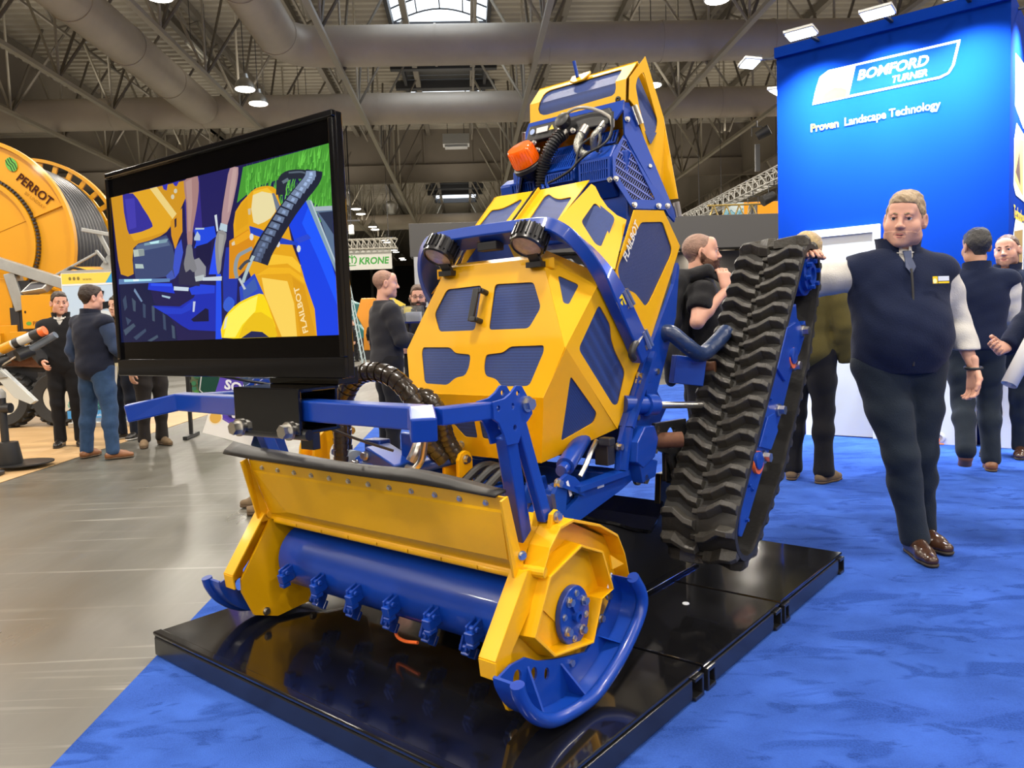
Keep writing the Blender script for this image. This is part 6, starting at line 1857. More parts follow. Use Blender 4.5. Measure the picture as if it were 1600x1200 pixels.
    hd_ = lambda p: Vector(HM @ np.array(p))
    for sx in (-1, 1):
        mb = MB(); c = hv((sx * .032, -.0805, .011)); ax = hd_((sx * .06, -1, -.05)).normalized(); R = .0128 * hs
        mb.lathe([(R * math.sin(t), R * math.cos(t)) for t in [PI * q / 10 for q in range(11)]], c, ax, 14); e = mb.build('eye', EYEW, root, smooth=60)
        mb = MB(); mb.lathe([(.0001, R * 1.05), (.004, R * 1.03), (.0070, R * .93)], c, hd_((sx * .02, -1, -.08)).normalized(), 14); mb.build('iris', IRIS, e)
        mb = MB(); mb.tube([hv((sx * .014, -.1005, .029)), hv((sx * .028, -.1005, .034)), hv((sx * .043, -.092, .031))], [.0035, .0042, .002], 6); mb.build('eyebrow', mat('brow_%d' % int(hair[1][0] * 300 if hair else 20), tuple(x * .7 for x in (hair[1] if hair else (.06, .04, .03))), .8), root)
        mb = MB(); mb.tube([hv((sx * .019, -.0965, .0185)), hv((sx * .032, -.0975, .0200)), hv((sx * .045, -.089, .0165))], [.003, .0062, .003], 6); mb.build('eyelid', skin(tone), root)
    lips = mat('lips_' + tone, {'fair': (.42, .17, .14), 'pink': (.45, .16, .14), 'tan': (.33, .15, .11)}[tone], .45)
    mb = MB(); mb.tube([hv((-.023, -.0925, -.066)), hv((-.010, -.0995, -.0615)), hv((0, -.100, -.063)), hv((.010, -.0995, -.0615)), hv((.023, -.0925, -.066))], [.0015, .0036, .0034, .0036, .0015], 8)
    mb.tube([hv((-.021, -.0925, -.067 - mouth)), hv((-.008, -.0985, -.0715 - mouth)), hv((.008, -.0985, -.0715 - mouth)), hv((.021, -.0925, -.067 - mouth))], [.0015, .0042, .0042, .0015], 8); mb.build('lips', lips, root)
    if mouth:
        mb = MB(); mb.prism([hv((-.018, -.0965, -.066)), hv((0, -.1, -.063)), hv((.018, -.0965, -.066)), hv((.010, -.0975, -.068 - mouth)), hv((-.010, -.0975, -.068 - mouth))], hd_((0, .004, 0))); mb.build('open_mouth', mat('mouth_dark', (.03, .01, .01), .6), root)
    if glasses:
        mb = MB()
        for sx in (-1, 1):
            ring = [hv((sx * .033 + .021 * math.cos(t), -.112, .012 + .017 * math.sin(t))) for t in [2 * PI * q / 14 for q in range(14)]]
            mb.tube(ring, .0022, 6, closed=True); mb.tube([hv((sx * .054, -.111, .018)), hv((sx * .078, -.06, .018)), hv((sx * .083, .0, .012))], .002, 6)
        mb.tube([hv((-.012, -.113, .014)), hv((.012, -.113, .014))], .002, 6); mb.build('spectacles', BLKM, root)
    # --- trousers
    if trousers:
        f = G['L'].copy().union(G['R'], .015); t2 = T.copy(); t2.cut((0, 0, 1.04 * s), (0, 0, 1)); f.union(t2, .05)
        f.grow(.016, .003, (20, 26, 34), 1.3)
        zf = J['La'][2]; f.cut((0, 0, (trousers.get('waist', 1.03)) * s), (0, 0, 1))
        X, Y, Z = f.full(); f.limit(.055 - Z)
        # loose hems over the shoes
        for q in ('L', 'R'): f.cap(J[q + 'a'] - (J[q + 'a'] - J[q + 'k']) * .32, J[q + 'a'] - (J[q + 'a'] - J[q + 'k']) * .03, .052 * s, .064 * s * trousers.get('flare', 1.0), .03)
        f.limit(np.broadcast_to(.05 - Z, f.F.shape)) if min(J['La'][2], J['Ra'][2]) < .1 else None
        mesh_obj('trousers', [f.mesh()], trousers['m'], root)
    # --- shirt or jumper with sleeves
    def garment(name, d, base, sl, t, wr, ph):
        f = base.copy()
        if sl:
            for q in ('L', 'R'):
                a = (AU if sl in ('short', 'vest') else A)[q].copy(); S, E, Wr = J[q + 's'], J[q + 'e'], J[q + 'w']
                if sl == 'long': a.cut(Wr - (Wr - E) * .03, Wr - E)
                elif sl == 'rolled': a.cut(E * .75 + Wr * .25, Wr - E)
                elif sl == 'short': a.cut(S * .42 + E * .58, E - S)
                elif sl == 'vest': a.cut(S * .97 + E * .03, E - S)
                f.union(a, .03)
        f.grow(t, wr, (30, 26, 34), ph)
        f.cut((0, 0, d.get('hem', .92) * s), (0, 0, -1))
        cz = d.get('neck', 1.505) * s; X, Y, Z = f.full()
        rad = np.sqrt(X ** 2 + (Y - .012 * s) ** 2)
        f.limit(-np.maximum(cz - Z, rad - .115 * s * b ** .5))
        f.cap(np.array((0, .012, 1.46)) * s, np.array((0, .0, 1.60)) * s, d.get('hole', .056) * s, k=.005, sub=True)
        if d.get('open'):   # open zip: a narrow V below the throat
            f.limit(-np.maximum(np.maximum(np.abs(X) - np.clip((Z - 1.40 * s) * .5, 0, .045), 1.40 * s - Z), Y + .02))
        return mesh_obj(name, [f.mesh()], d['m'], root)
    if shirt: garment(shirt.get('name', 'shirt'), shirt, T, shirt.get('sleeve', 'long'), shirt.get('t', .012), .004, .4)
    if top:
        o = garment(top.get('name', 'vest'), top, T, top.get('sleeve', 'vest'), top.get('t', .024), .0035, 2.1)
        if top.get('collar', True):
            # stand collar
            mb = MB(); cz = top.get('neck', 1.505) * s; ring0 = []; n = 28; r0 = .086 * s * b ** .5; R_ = []
            for hgt, rr, dz in ((-.06, 1.22, 0), (.0, 1.06, 0), (.035 + (.015 if top.get('open') else 0), 1.04 + (.10 if top.get('open') else 0), 0), (.035 + (.015 if top.get('open') else 0), .98 + (.10 if top.get('open') else 0), 0), (.0, .97, 0)):
                L = []
                for q in range(n + 1):
                    t = -PI / 2 + (.30 if top.get('open') else .08) + (2 * PI - (.60 if top.get('open') else .16)) * q / n
                    L.append(Vector((r0 * rr * math.cos(t) * 1.02, .012 * s + r0 * rr * 1.02 * math.sin(t) - .0, cz + hgt * s + .012 * s * math.sin(t))))
                R_.append(L)
            m = n + 1; mb.add([p for L in R_ for p in L], [(j * m + i, j * m + i + 1, (j + 1) * m + i + 1, (j + 1) * m + i) for j in range(len(R_) - 1) for i in range(n)]); mb.build('collar', top.get('cm', top['m']), root, smooth=60)
    if collar:  # shirt collar points
        mb = MB(); z = 1.50 * s
        for sx in (-1, 1):
            mb.prism([Vector((sx * .005, -.092 * s * b ** .4, z - .035)), Vector((sx * .062, -.066 * s, z - .02)), Vector((sx * .06, -.045 * s, z + .025)), Vector((sx * .02, -.072 * s, z + .012))], (0, -.006, 0))
        mb.build('shirt_collar', collar, root, smooth=0, bevel=.003)
    # --- shoes
    if shoes:
        for q in ('L', 'R'):
            An, To = J[q + 'a'], J[q + 't']; d = To - An; d[2] = 0; L = np.linalg.norm(d); d /= L; base = 0.0 if shoes.get('pitch_' + q) else An[2] - .075 * s
            side = np.array((-d[1], d[0], 0))
            pitch = shoes.get('pitch_' + q, 0.0)
            f = Field(An - (.24, .24, .12), An + (.24, .24, .14), .008)
            z0 = base
            heel = An - d * .045 * s; toe = An + d * (L - .01) * 1.0; ball = An + d * L * .62
            up = np.array((0, 0, 1.0))
            def pt(v, z):
                rel = v - ball; al = rel @ d
                # heel lifts about the ball of the foot
                zz = z0 + z * s; lift = 0
                if pitch and al < 0: lift = -al * math.sin(pitch); al *= math.cos(pitch)
                return np.array((ball[0] + d[0] * al, ball[1] + d[1] * al, zz + lift))
            f.cap(pt(heel, .035), pt(ball, .032), .038 * s, .042 * s, 0, sq=(up, .9)); f.cap(pt(ball, .032), pt(toe, .03), .042 * s, .033 * s, .02, sq=(up, .8))
            f.cap(pt(heel + d * .02, .05), pt(An, .11 if shoes.get('boot') else .085), .037 * s, .044 * s, .03); f.cap(pt(An, .08), pt(ball, .045), .038 * s, .03 * s, .03)
            if shoes.get('boot'): f.cap(pt(An, .08), pt(An, .14), .045 * s, .050 * s, .02)
            if not pitch: f.cut((0, 0, z0 + .012 * s), (0, 0, -1))
            o = mesh_obj('shoe', [f.mesh()], shoes['m'], root)
            if not pitch:
                g = Field(An - (.24, .24, .12), An + (.24, .24, .14), .008)
                g.cap(pt(heel, .02), pt(ball, .02), .040 * s, .045 * s, 0); g.cap(pt(ball, .02), pt(toe, .02), .045 * s, .036 * s, .01)
                g.cut((0, 0, z0 + .018 * s), (0, 0, 1)); g.cut((0, 0, z0), (0, 0, -1))
                mesh_obj('sole', [g.mesh()], shoes['sole'], o)
    return root, J, tohead

NAVY = cloth('navy_fleece', (.008, .014, .042), .9, sheen=.06); NAVYT = cloth('navy_trousers', (.013, .021, .034), .8); BLACKC = cloth('black_cloth', (.010, .010, .012), .85)
WSHIRT = cloth('white_shirt', (.62, .60, .56), .8); JEAN = cloth('blue_denim', (.035, .075, .16), .85, n=.35); DJEAN = cloth('dark_denim', (.015, .02, .035), .85); CHAR = cloth('charcoal_suit', (.022, .022, .027), .8)
OLIVE = cloth('olive_jacket', (.085, .07, .02), .9); BROWNT = cloth('brown_black_trousers', (.022, .018, .016), .85); GRN = cloth('grey_green_trousers', (.035, .055, .065), .85)
LBROWN = mat('brown_leather', (.05, .022, .012), .25, coat=.3); TANL = mat('tan_leather', (.22, .085, .03), .4); SUEDE = mat('tan_suede', (.18, .12, .065), .9, noise=.3, nscale=20); BLKL = mat('black_leather', (.015, .013, .012), .3)
SOLE = mat('dark_sole', (.03, .022, .016), .7); SOLEB = mat('brown_sole', (.10, .06, .03), .7); NAVYS = cloth('slate_blue_sleeve', (.035, .055, .11), .85)

# 1. the man leaning on the track
mr = -.12
mloc = Vector((1.93, 3.82, 0))
def loc_of(w):
    d = Vector(w) - mloc; c, s_ = math.cos(-mr), math.sin(-mr); return (d.x * c - d.y * s_, d.x * s_ + d.y * c, d.z)
hw = mach(.80, 2.40, 1.50)
s_ = 1.80 / 1.78
hl = np.array(loc_of(hw)) / s_
root, J, th_ = person('man in navy gilet and white shirt leaning his hand on the raised rubber track', mloc, mr, 1.80, .0085, bulk=1.12, belly=.03, fat=.008, tone='pink',
    joints=dict(Rs=(-.178, .02, 1.415), Re=(-.44, .10, 1.33), Rw=(hl[0] - .06, hl[1] + .06, hl[2] - .03), Ls=(.186, .0, 1.395), Le=(.285, .055, 1.135), Lw=(.318, -.06, .925), Lh=(.10, 0, .93), Rh=(-.10, -.01, .93),
                Rk=(-.02, -.09, .50), Ra=(.055, -.06, .075), Rt=(.055, -.26, .03), Lk=(.10, .0, .50), La=(.15, .10, .08), Lt=(.20, -.08, .03), head=(.010, -.045, 1.632)),
    head=(-.52, .10, .10), hair=('short', (.40, .29, .17)), beard=('stubble', (.58, .315, .225)), mouth=.004, hh=.0045,
    top=dict(m=NAVY, hem=.90, t=.030, open=True), shirt=dict(m=WSHIRT, t=.020, hem=1.0), trousers=dict(m=NAVYT, waist=.98), shoes=dict(m=LBROWN, sole=SOLE), collar=WSHIRT, leg_r=1.02,
    hands=[dict(q='L', n=(-1, -.3, 0), side=-1, curl=.55, h=.0045, d=(-.05, -.15, -1)), dict(q='R', n=(.1, -.2, -1), side=1, curl=.4, h=.0045, d=(hl[0] - (hl[0] - .06), -.5, .12))])
main_man = root
mb = MB(); mb.tube([Vector((.0, -.155, 1.41)), Vector((.0, -.165, 1.37)), Vector((.002, -.168, 1.32)), Vector((.0, -.185, 1.22)), Vector((-.0, -.195, 1.10)), Vector((0, -.185, .95))], .006, 8); mb.build('zip', BLKM, root)
mb = MB(); mb.prism([(-.02, -.095, 1.50), (.02, -.095, 1.50), (.016, -.112, 1.465), (.024, -.14, 1.42), (0, -.155, 1.38), (-.024, -.14, 1.42), (-.016, -.112, 1.465)], (0, -.012, 0)); mb.build('tie', mat('navy_tie', (.015, .03, .09), .5), root, smooth=0, bevel=.003)

# stretch of the gilet: small printed badge
pq = Print((.085, -.180, 1.335), (1, .28, 0), (0, .10, 1), lift=.002); pq.rect(0, 0, .026, .034, (.8, .55, .03)); pq.ell(.011, .012, .010, .012, (.9, .8, .4)); pq.rect(.028, .012, .085, .034, (.6, .65, .75)); pq.rect(.028, 0, .085, .009, (.8, .55, .03)); pq.build('badge', main_man)
mb = MB(); mb.tube([Vector((.322, -.063, .925)) + Vector((.036 * math.cos(t), .032 * math.sin(t), .004 * math.sin(t))) for t in [2 * PI * q / 14 for q in range(14)]], .008, 8, closed=True); wb = mb.build('watch_strap', BLKM, main_man)

def away(p): return math.atan2(p[1], p[0]) - PI / 2 + PI   # turned away from the camera
# 2. blond visitor in an olive jacket behind the track
person('blond visitor in olive jacket and black trousers standing behind the rubber track', (2.17, 5.60, 0), 2.4, 1.80, .014, bulk=1.02, tone='fair', hair=('long', (.55, .40, .18)),
       joints=dict(Lt=(.17, -.15, .03), Rt=(-.16, -.13, .03), La=(.12, .02, .075), Ra=(-.12, .04, .075)), top=dict(m=OLIVE, name='jacket', sleeve='long', hem=.80, t=.03), trousers=dict(m=BLACKC, flare=1.15), shoes=dict(m=SUEDE, sole=SOLEB, boot=True))
# 3. bearded man with a jacket over his shoulder
root, J, th_ = person('bald bearded man in black T-shirt holding a jacket over his shoulder', (1.20, 4.85, 0), 1.45, 1.74, .011, bulk=1.12, belly=.05, fat=.006, tone='pink', hair=('stubble', (.34, .20, .145)), beard=('full', (.13, .05, .022)), hh=.0055,
       joints=dict(Re=(-.33, .06, 1.22), Rw=(-.21, -.13, 1.41), Le=(.25, .0, 1.13), Lw=(.2, -.2, 1.0)), head=(.08, -.02, 0), top=dict(m=BLACKC, name='t_shirt', sleeve='short', hem=.88, t=.018, collar=True), trousers=dict(m=BLACKC), shoes=dict(m=BLKL, sole=SOLE),
       hands=[dict(q='R', n=(.9, .3, 0), side=-1, curl=.75, d=(.25, .1, 1)), dict(q='L', n=(-1, 0, 0), side=-1, curl=.3)])
JK = cloth('black_jacket', (.022, .022, .024), .75)
t = thing('jacket', 'black jacket slung over the shoulder of the bearded bald man', 'jacket', (1.20, 4.85, 0), 1.45)
f = Field((-.36, -.22, .65), (.05, .36, 1.62), .012)
f.cap((-.14, -.03, 1.50), (-.16, .14, 1.46), .04, .05, 0); f.cap((-.16, .14, 1.45), (-.18, .21, 1.02), .06, .085, .05, sq=((0, 1, 0), .6)); f.cap((-.18, .21, 1.0), (-.15, .20, .86), .085, .06, .05, sq=((0, 1, 0), .6)); f.cap((-.13, -.02, 1.50), (-.17, -.11, 1.44), .030, .02, .03)
f.grow(0, .008, (40, 36, 30), .7)
mesh_obj('cloth_body', [f.mesh()], JK, t)
# 4, 5. staff by the blue wall
person('dark haired man in navy gilet walking away with brown boots', (3.50, 5.78, 0), 2.75, 1.80, .012, bulk=1.08, tone='tan', hair=('short', (.045, .042, .04)),
       joints=dict(Rt=(-.115, -.15, .03), Rk=(-.10, -.08, .5), Ra=(-.10, .03, .075), Lk=(.09, .06, .50), La=(.11, .36, .19), Lt=(.10, .17, .03), Le=(.24, -.06, 1.14), Lw=(.15, -.24, 1.05), Re=(-.25, -.04, 1.13), Rw=(-.2, -.2, .98)), head=(.35, .0, 0),
       top=dict(m=NAVY, hem=.90, t=.026), shirt=dict(m=WSHIRT, t=.016, hem=1.0), trousers=dict(m=NAVYT), shoes=dict(m=TANL, sole=SOLEB, boot=True, pitch_L=.75), hands=[dict(q='L', n=(-1, 0, 0), side=-1), dict(q='R', n=(1, 0, 0), side=1)])
person('man in navy jacket facing left with short receding hair, behind the walking man', (4.04, 6.26, 0), -.75, 1.80, .012, bulk=1.03, tone='pink', hair=('receding', (.12, .06, .035)), beard=('stubble', (.40, .21, .14)), mouth=.003,
       head=(-.05, .05, -.05), top=dict(m=NAVY, name='jacket', sleeve='long', hem=.86, t=.026, open=True), shirt=dict(m=WSHIRT, t=.016, hem=1.0), collar=WSHIRT, trousers=dict(m=NAVYT), shoes=dict(m=LBROWN, sole=SOLE), hands=[dict(q='R', n=(1, 0, 0), side=1)])
# 6. at the right edge of the picture
root, J, th_ = person('person in navy jumper at the right edge holding a rolled white paper', (2.86, 3.85, 0), -1.25, 1.80, .012, bulk=1.05, tone='pink', hair=('short', (.06, .04, .03)),
       joints=dict(Re=(-.26, .03, 1.16), Rw=(-.20, -.24, 1.00), Le=(.26, .02, 1.14), Lw=(.2, -.2, 1.0)), top=dict(m=NAVY, name='jumper', sleeve='long', hem=.90, t=.022), trousers=dict(m=GRN), shoes=dict(m=BLKL, sole=SOLE),
       hands=[dict(q='R', n=(.7, .1, .6), side=1, curl=.75, d=(.15, -1, -.1)), dict(q='L', n=(-1, 0, 0), side=-1)])
# 7-9. visitors on the left
person('man in navy gilet, blue jeans and tan shoes seen from behind', (-4.30, 7.95, 0), PI - .45, 1.78, .012, bulk=1.10, tone='pink', hair=('short', (.035, .018, .01)),
       joints=dict(La=(.20, .03, .075), Lt=(.24, -.14, .03), Lk=(.17, -.01, .5), Ra=(-.20, .02, .075), Rt=(-.28, -.13, .03), Rk=(-.16, -.01, .5), Re=(-.28, -.04, 1.13), Rw=(-.16, -.24, 1.06), Le=(.30, .04, 1.12), Lw=(.28, -.06, .90)), head=(-.25, .02, 0),
       top=dict(m=cloth('navy_gilet_dark', (.012, .015, .03), .85), hem=.82, t=.03), shirt=dict(m=NAVYS, name='jumper', t=.018, hem=1.0), trousers=dict(m=JEAN, flare=.95), shoes=dict(m=TANL, sole=SOLEB), hands=[dict(q='R', n=(1, 0, 0), side=1)])
person('young dark haired man in black coat facing the man in the navy gilet', (-5.20, 8.95, 0), .35, 1.79, .013, bulk=.98, tone='pink', hair=('short', (.035, .018, .01)),
       joints=dict(Re=(-.26, .0, 1.12), Rw=(-.18, -.18, 1.0)), head=(.35, .08, 0), top=dict(m=BLACKC, name='coat', sleeve='long', hem=.84, t=.026, open=True), shirt=dict(m=WSHIRT, t=.014, hem=.95), collar=WSHIRT, trousers=dict(m=BLACKC), shoes=dict(m=BLKL, sole=SOLE), hands=[dict(q='R', n=(1, 0, 0), side=1)])
person('visitor in dark brown trousers and beige boots, upper body hidden by the screen', (-4.12, 8.75, 0), .9, 1.76, .014, bulk=1.02, tone='fair', hair=('short', (.05, .03, .02)),
       joints=dict(Rt=(-.20, -.13, .03), Lt=(.10, -.16, .03)), top=dict(m=OLIVE, name='jacket', sleeve='long', hem=.84), trousers=dict(m=BROWNT, flare=1.1), shoes=dict(m=SUEDE, sole=SOLEB), hands=[dict(q='R', n=(1, 0, 0), side=1)])
person('visitor in dark jeans and black laced trainers behind the one in brown trousers', (-4.78, 9.45, 0), -.25, 1.75, .014, tone='fair', hair=('short', (.04, .03, .02)),
       joints=dict(Re=(-.24, -.03, 1.12), Rw=(-.2, -.24, .98)), top=dict(m=BLACKC, name='jacket', sleeve='long', hem=.90), trousers=dict(m=DJEAN), shoes=dict(m=BLKL, sole=mat('white_sole', (.5, .48, .44), .6)), hands=[dict(q='R', n=(1, 0, 0), side=1)])
# 10. jeans behind the push bar
person('visitor in blue jeans standing behind the push bar, mostly hidden by the screen', (-1.74, 5.30, 0), -1.2, 1.74, .013, tone='fair', hair=('short', (.06, .04, .02)),
       joints=dict(Rt=(-.14, -.16, .03), Lt=(.12, -.17, .03), La=(.20, .10, .075), Lk=(.16, .05, .5)), top=dict(m=NAVYS, name='jumper', sleeve='long', hem=.92), trousers=dict(m=JEAN), shoes=dict(m=SUEDE, sole=SOLEB), hands=[dict(q='R', n=(1, 0, 0), side=1)])
# 11, 12. two men talking behind the hood
person('bald man in charcoal suit standing side-on left of the yellow hood', (-1.13, 7.05, 0), 2.05, 1.76, .011, bulk=1.03, tone='pink', hair=('stubble', (.40, .22, .15)),
       joints=dict(Re=(-.25, -.05, 1.14), Rw=(-.14, -.28, 1.12), Le=(.26, -.04, 1.13), Lw=(.16, -.28, 1.10)), head=(-.15, .04, 0), top=dict(m=CHAR, name='suit_jacket', sleeve='long', hem=.78, t=.024, collar=False), shirt=dict(m=WSHIRT, t=.010, hem=1.0), collar=WSHIRT, trousers=dict(m=BLACKC), shoes=dict(m=BLKL, sole=SOLE),
       hands=[dict(q='R', n=(1, 0, 0), side=1), dict(q='L', n=(-1, 0, 0), side=-1)])
person('brown bearded man with dark framed spectacles looking over the clear leaflet box', (-.93, 7.95, 0), -.25, 1.66, .012, tone='pink', hair=('short', (.10, .05, .025)), beard=('full', (.06, .03, .015)), glasses=True,
       joints=dict(Re=(-.24, -.06, 1.12), Rw=(-.12, -.26, 1.10)), head=(.35, .08, 0), top=dict(m=BLACKC, name='jacket', sleeve='long', hem=.84, collar=True), shirt=dict(m=WSHIRT, t=.012, hem=1.0), trousers=dict(m=BLACKC), shoes=dict(m=BLKL, sole=SOLE), hands=[dict(q='R', n=(1, 0, 0), side=1)])
# 13. far visitors in the aisle
for i, (x, y, rz, lab, m1, m2, hc) in enumerate(((-7.05, 33.5, 1.2, 'far visitor in a dark coat, left of two walking near the red machine', BLACKC, BLACKC, (.05, .03, .02)), (-6.55, 32.5, -1.2, 'far visitor in a long black coat in the middle of the three', BLACKC, BLACKC, (.08, .05, .03)),
                                             (-5.95, 33.5, PI, 'far grey haired visitor in a dark coat and jeans, right of the three', BLACKC, DJEAN, (.4, .38, .35)))):
    person(lab, (x, y, 0), rz, 1.76, .022, tone='fair', hair=('short', hc), top=dict(m=m1, name='coat', sleeve='long', hem=.70), trousers=dict(m=m2), shoes=dict(m=BLKL, sole=SOLE), hh=.011, hands=[dict(q='R', n=(1, 0, 0), side=1, h=.009), dict(q='L', n=(-1, 0, 0), side=-1, h=.009)])
# ================================================================== the blue stand wall
WBLU = mat('stand_wall_blue', (.0022, .027, .22), .9, spec=.03)
FLOODG = mat('flood_lens', (1, 1, 1), .4, emis=(.85, .93, 1), estr=8)
PWHITE = (.8, .82, .82); PYEL = (.85, .58, .03)
sw = thing('stand_wall', 'tall bright blue stand wall with white and yellow lettering, behind the man in the gilet', 'wall', MO, MR)
mb = MB(); mb.box((.045, 7.65, 1.96), (2.01, 2.0, 3.92)); mb.build('wall_box', WBLU, sw, smooth=0)
mb = MB(); mb.box((.045, 6.635, 3.87), (2.03, .05, .10)); mb.build('top_rail', WBLU, sw, smooth=0)
pq = Print((0, 6.645, 0), (1, 0, 0), (0, 0, 1), lift=.002)
pq.poly([(-.606, 3.289), (-.566, 3.45), (-.53, 3.545), (-.45, 3.588), (.677, 3.588), (.63, 3.38), (.59, 3.315), (.518, 3.289)], PWHITE)
pq.poly([(-.262, 3.308), (-.198, 3.57), (.653, 3.57), (.612, 3.385), (.577, 3.327), (.512, 3.308)], (.0022, .027, .22))
pq.poly([(-.545, 3.30), (-.29, 3.30), (-.275, 3.36), (-.33, 3.40), (-.40, 3.41), (-.48, 3.38)], PYEL)
pq.poly([(-.50, 3.47), (-.47, 3.55), (-.45, 3.572), (-.225, 3.572), (-.245, 3.49), (-.30, 3.53)], (.80, .66, .22))
pq.text('BOMFORD', -.187, 3.432, .126, PWHITE, shear=.22, bold=.026, sx=1.0)
pq.text('TURNER', .115, 3.338, .085, PYEL, shear=.22, bold=.022, sx=.92)
pq.text('Proven', -.625, 3.03, .105, PYEL, bold=.022, sx=.90)
pq.text('Landscape Technology', -.305, 3.03, .105, PWHITE, bold=.006, sx=.86)
pq.build('lettering', sw)
pq = Print((1.0505, 6.66, 0), (0, 1, 0), (0, 0, 1), lift=.002)     # posters on the return face
pq.poly([(.28, 3.0), (.9, 2.9), (.9, 3.5), (.28, 3.45)], PWHITE)
for z0, c in ((2.55, (.5, .32, .12)), (1.72, (.35, .22, .08))):
    pq.poly([(.24, z0 - .25), (.4, z0 - .32), (1.0, z0 - .32), (1.0, z0 + .3), (.4, z0 + .32), (.24, z0 + .15)], PWHITE); pq.poly([(.30, z0 - .2), (.9, z0 - .28), (.9, z0 + .24), (.30, z0 + .18)], c); pq.poly([(.36, z0 - .12), (.7, z0 - .2), (.6, z0 + .1)], (.1, .06, .05))
pq.text('Technology', .24, 2.02, .16, PYEL, bold=.02); pq.build('poster', sw)
# door in the wall
d1 = thing('door_1', None, None, MO, MR); d1['kind'] = 'structure'
mb = MB()
for c, s in (((-.33, 6.63, 2.02), (.70, .05, .07)), ((-.65, 6.63, 1.0), (.06, .05, 2.0)), ((-.01, 6.63, 1.0), (.06, .05, 2.0))): mb.box(c, s)
mb.build('door_frame', WHT, d1, smooth=0)
mb = MB(); mb.box((-.33, 6.64, 1.0), (.60, .02, 1.98)); mb.build('door_leaf', mat('grey_white_leaf', (.52, .53, .52), .5), d1, smooth=0)
pq = Print((0, 6.63, 0), (1, 0, 0), (0, 0, 1)); pq.rect(-.30, 1.78, -.06, 1.795, (.35, .36, .36)); pq.build('door_plate', d1)
# floodlights on arms
FL = [('floodlight over the left end of the blue wall, above the lettering', (-.535, 6.12, 3.80), 0), ('floodlight over the middle of the blue wall, above the logo', (.126, 6.12, 3.80), 0), ('floodlight cut by the top edge of the photo, over the right of the blue wall', (.75, 6.12, 3.80), 0),
      ('floodlight sticking out at the left edge of the blue wall', (-1.28, 6.75, 3.86), -PI / 2 * .55), ('lower dimmer floodlight behind the left edge of the blue wall', (-1.25, 7.5, 3.72), -PI / 2), ('floodlight on the right return of the blue wall', (1.46, 7.1, 3.80), PI / 2)]
for i, (lab, p, rz) in enumerate(FL):
    t = thing('floodlight', lab, 'floodlight', mach(*p), MR + rz, 'floodlights on the blue wall')
    mb = MB(); R_ = Matrix.Rotation(-.12, 3, 'X')   # lens looks straight down
    mb.box((0, 0, .03), (.27, .18, .035), R_); ho = mb.build('housing', ALU, t, smooth=0, bevel=.008)
    mb = MB(); q = [R_ @ Vector((x, y, -.006 + .0)) + Vector((0, 0, .012)) for x, y in ((-.12, -.07), (.12, -.07), (.12, .07), (-.12, .07))]
    mb.add([v - R_ @ Vector((0, 0, .004)) for v in q], [(0, 1, 2, 3)]); mb.build('lens', FLOODG, t, smooth=0)
    mb = MB(); mb.bar((0, .05, .05), (0, .485, .08), .03, .02); mb.bar((0, .0, .06), (0, .1, .06), .2, .015); mb.build('arm', DKM, t, smooth=0)
    if i != 4:
        l = area_light('flood_glow', mach(*p) + Vector((0, 0, -.03)), (0, 0, 0), .22, 55, (.78, .90, 1.0), 'RECTANGLE', .14, spread=math.radians(100))
        l.rotation_euler = (Matrix.Rotation(MR + rz, 4, 'Z') @ Matrix.Rotation(.5, 4, 'X')).to_euler()
# white counter with a small screen
ct = thing('white_counter', 'low white counter at the foot of the blue wall behind the walking man', 'counter', MO, MR)
mb = MB(); mb.box((.44, 6.56, .50), (.78, .12, 1.0)); mb.build('front', WHT, ct, smooth=0, bevel=.004)
mb = MB(); mb.box((1.07, 6.56, .5), (.12, .10, 1.0)); mb.build('side_panel', WHT, ct, smooth=0, bevel=.004)
mb = MB(); mb.box((.56, 6.56, 1.015), (1.16, .16, .03)); mb.build('worktop', WHT, ct, smooth=0, bevel=.004)
mb = MB(); mb.box((.95, 6.58, .5), (.14, .04, 1.0)); mb.build('recess_panel', WBLU, ct, smooth=0)
mb = MB(); mb.lathe([(.05, 0), (.05, .012), (.03, .016), (.028, 0)], (.55, 6.5, .065), (0, -1, 0), 20); mb.build('cable_grommet', WHT, ct, smooth=40)
mb = MB(); mb.tube(smooth_path([(.55, 6.49, .06), (.555, 6.46, .03), (.54, 6.45, .015), (.60, 6.44, .014)], 5), .006, 6); mb.build('cable', ORG, ct)
t = thing('small_screen', 'small dark screen showing green grass on the white counter front', 'screen', MO, MR)
mb = MB(); mb.box((.83, 6.482, .83), (.36, .025, .46)); mb.build('casing', BLKM, t, smooth=0, bevel=.003)
pq = Print((.66, 6.469, .62), (1, 0, 0), (0, 0, 1)); pq.rect(0, 0, .34, .42, (.01, .03, .012)); pq.poly([(0, .05), (.34, .10), (.34, .22), (0, .16)], (.03, .08, .02)); pq.stroke([(0, .3), (.15, .18), (.3, .1)], .012, (.2, .15, .03)); pq.rect(0, 0, .34, .012, (.02, .05, .35)); pq.build('picture', t, SCREEN)
# white swirl balloon cup on the counter
t = thing('rolled_paper', 'rolled white paper in the hand of the person at the right edge', 'paper roll', mach(0, 0, 0))
hw_ = Vector((2.50, 3.70, 1.0))
t.location = hw_
mb = MB(); mb.cyl((-.11, -.02, -.16), (.18, .05, .30), .036, n=20, cap=False); o = mb.build('sheet', mat('paper', (.72, .72, .72), .6), t, smooth=60); md = o.modifiers.new('thick', 'SOLIDIFY'); md.thickness = .003
mb = MB(); mb.tube([(-.109 + .02 * 0, -.02, -.158)] + [Vector((-.10, -.018, -.145)) + Vector((.02 * math.cos(a), .02 * math.sin(a), 0)) for a in (0, 1, 2)], .012, 8); mb.build('inner_turn', mat('paper', (.72, .72, .72), .6), t)

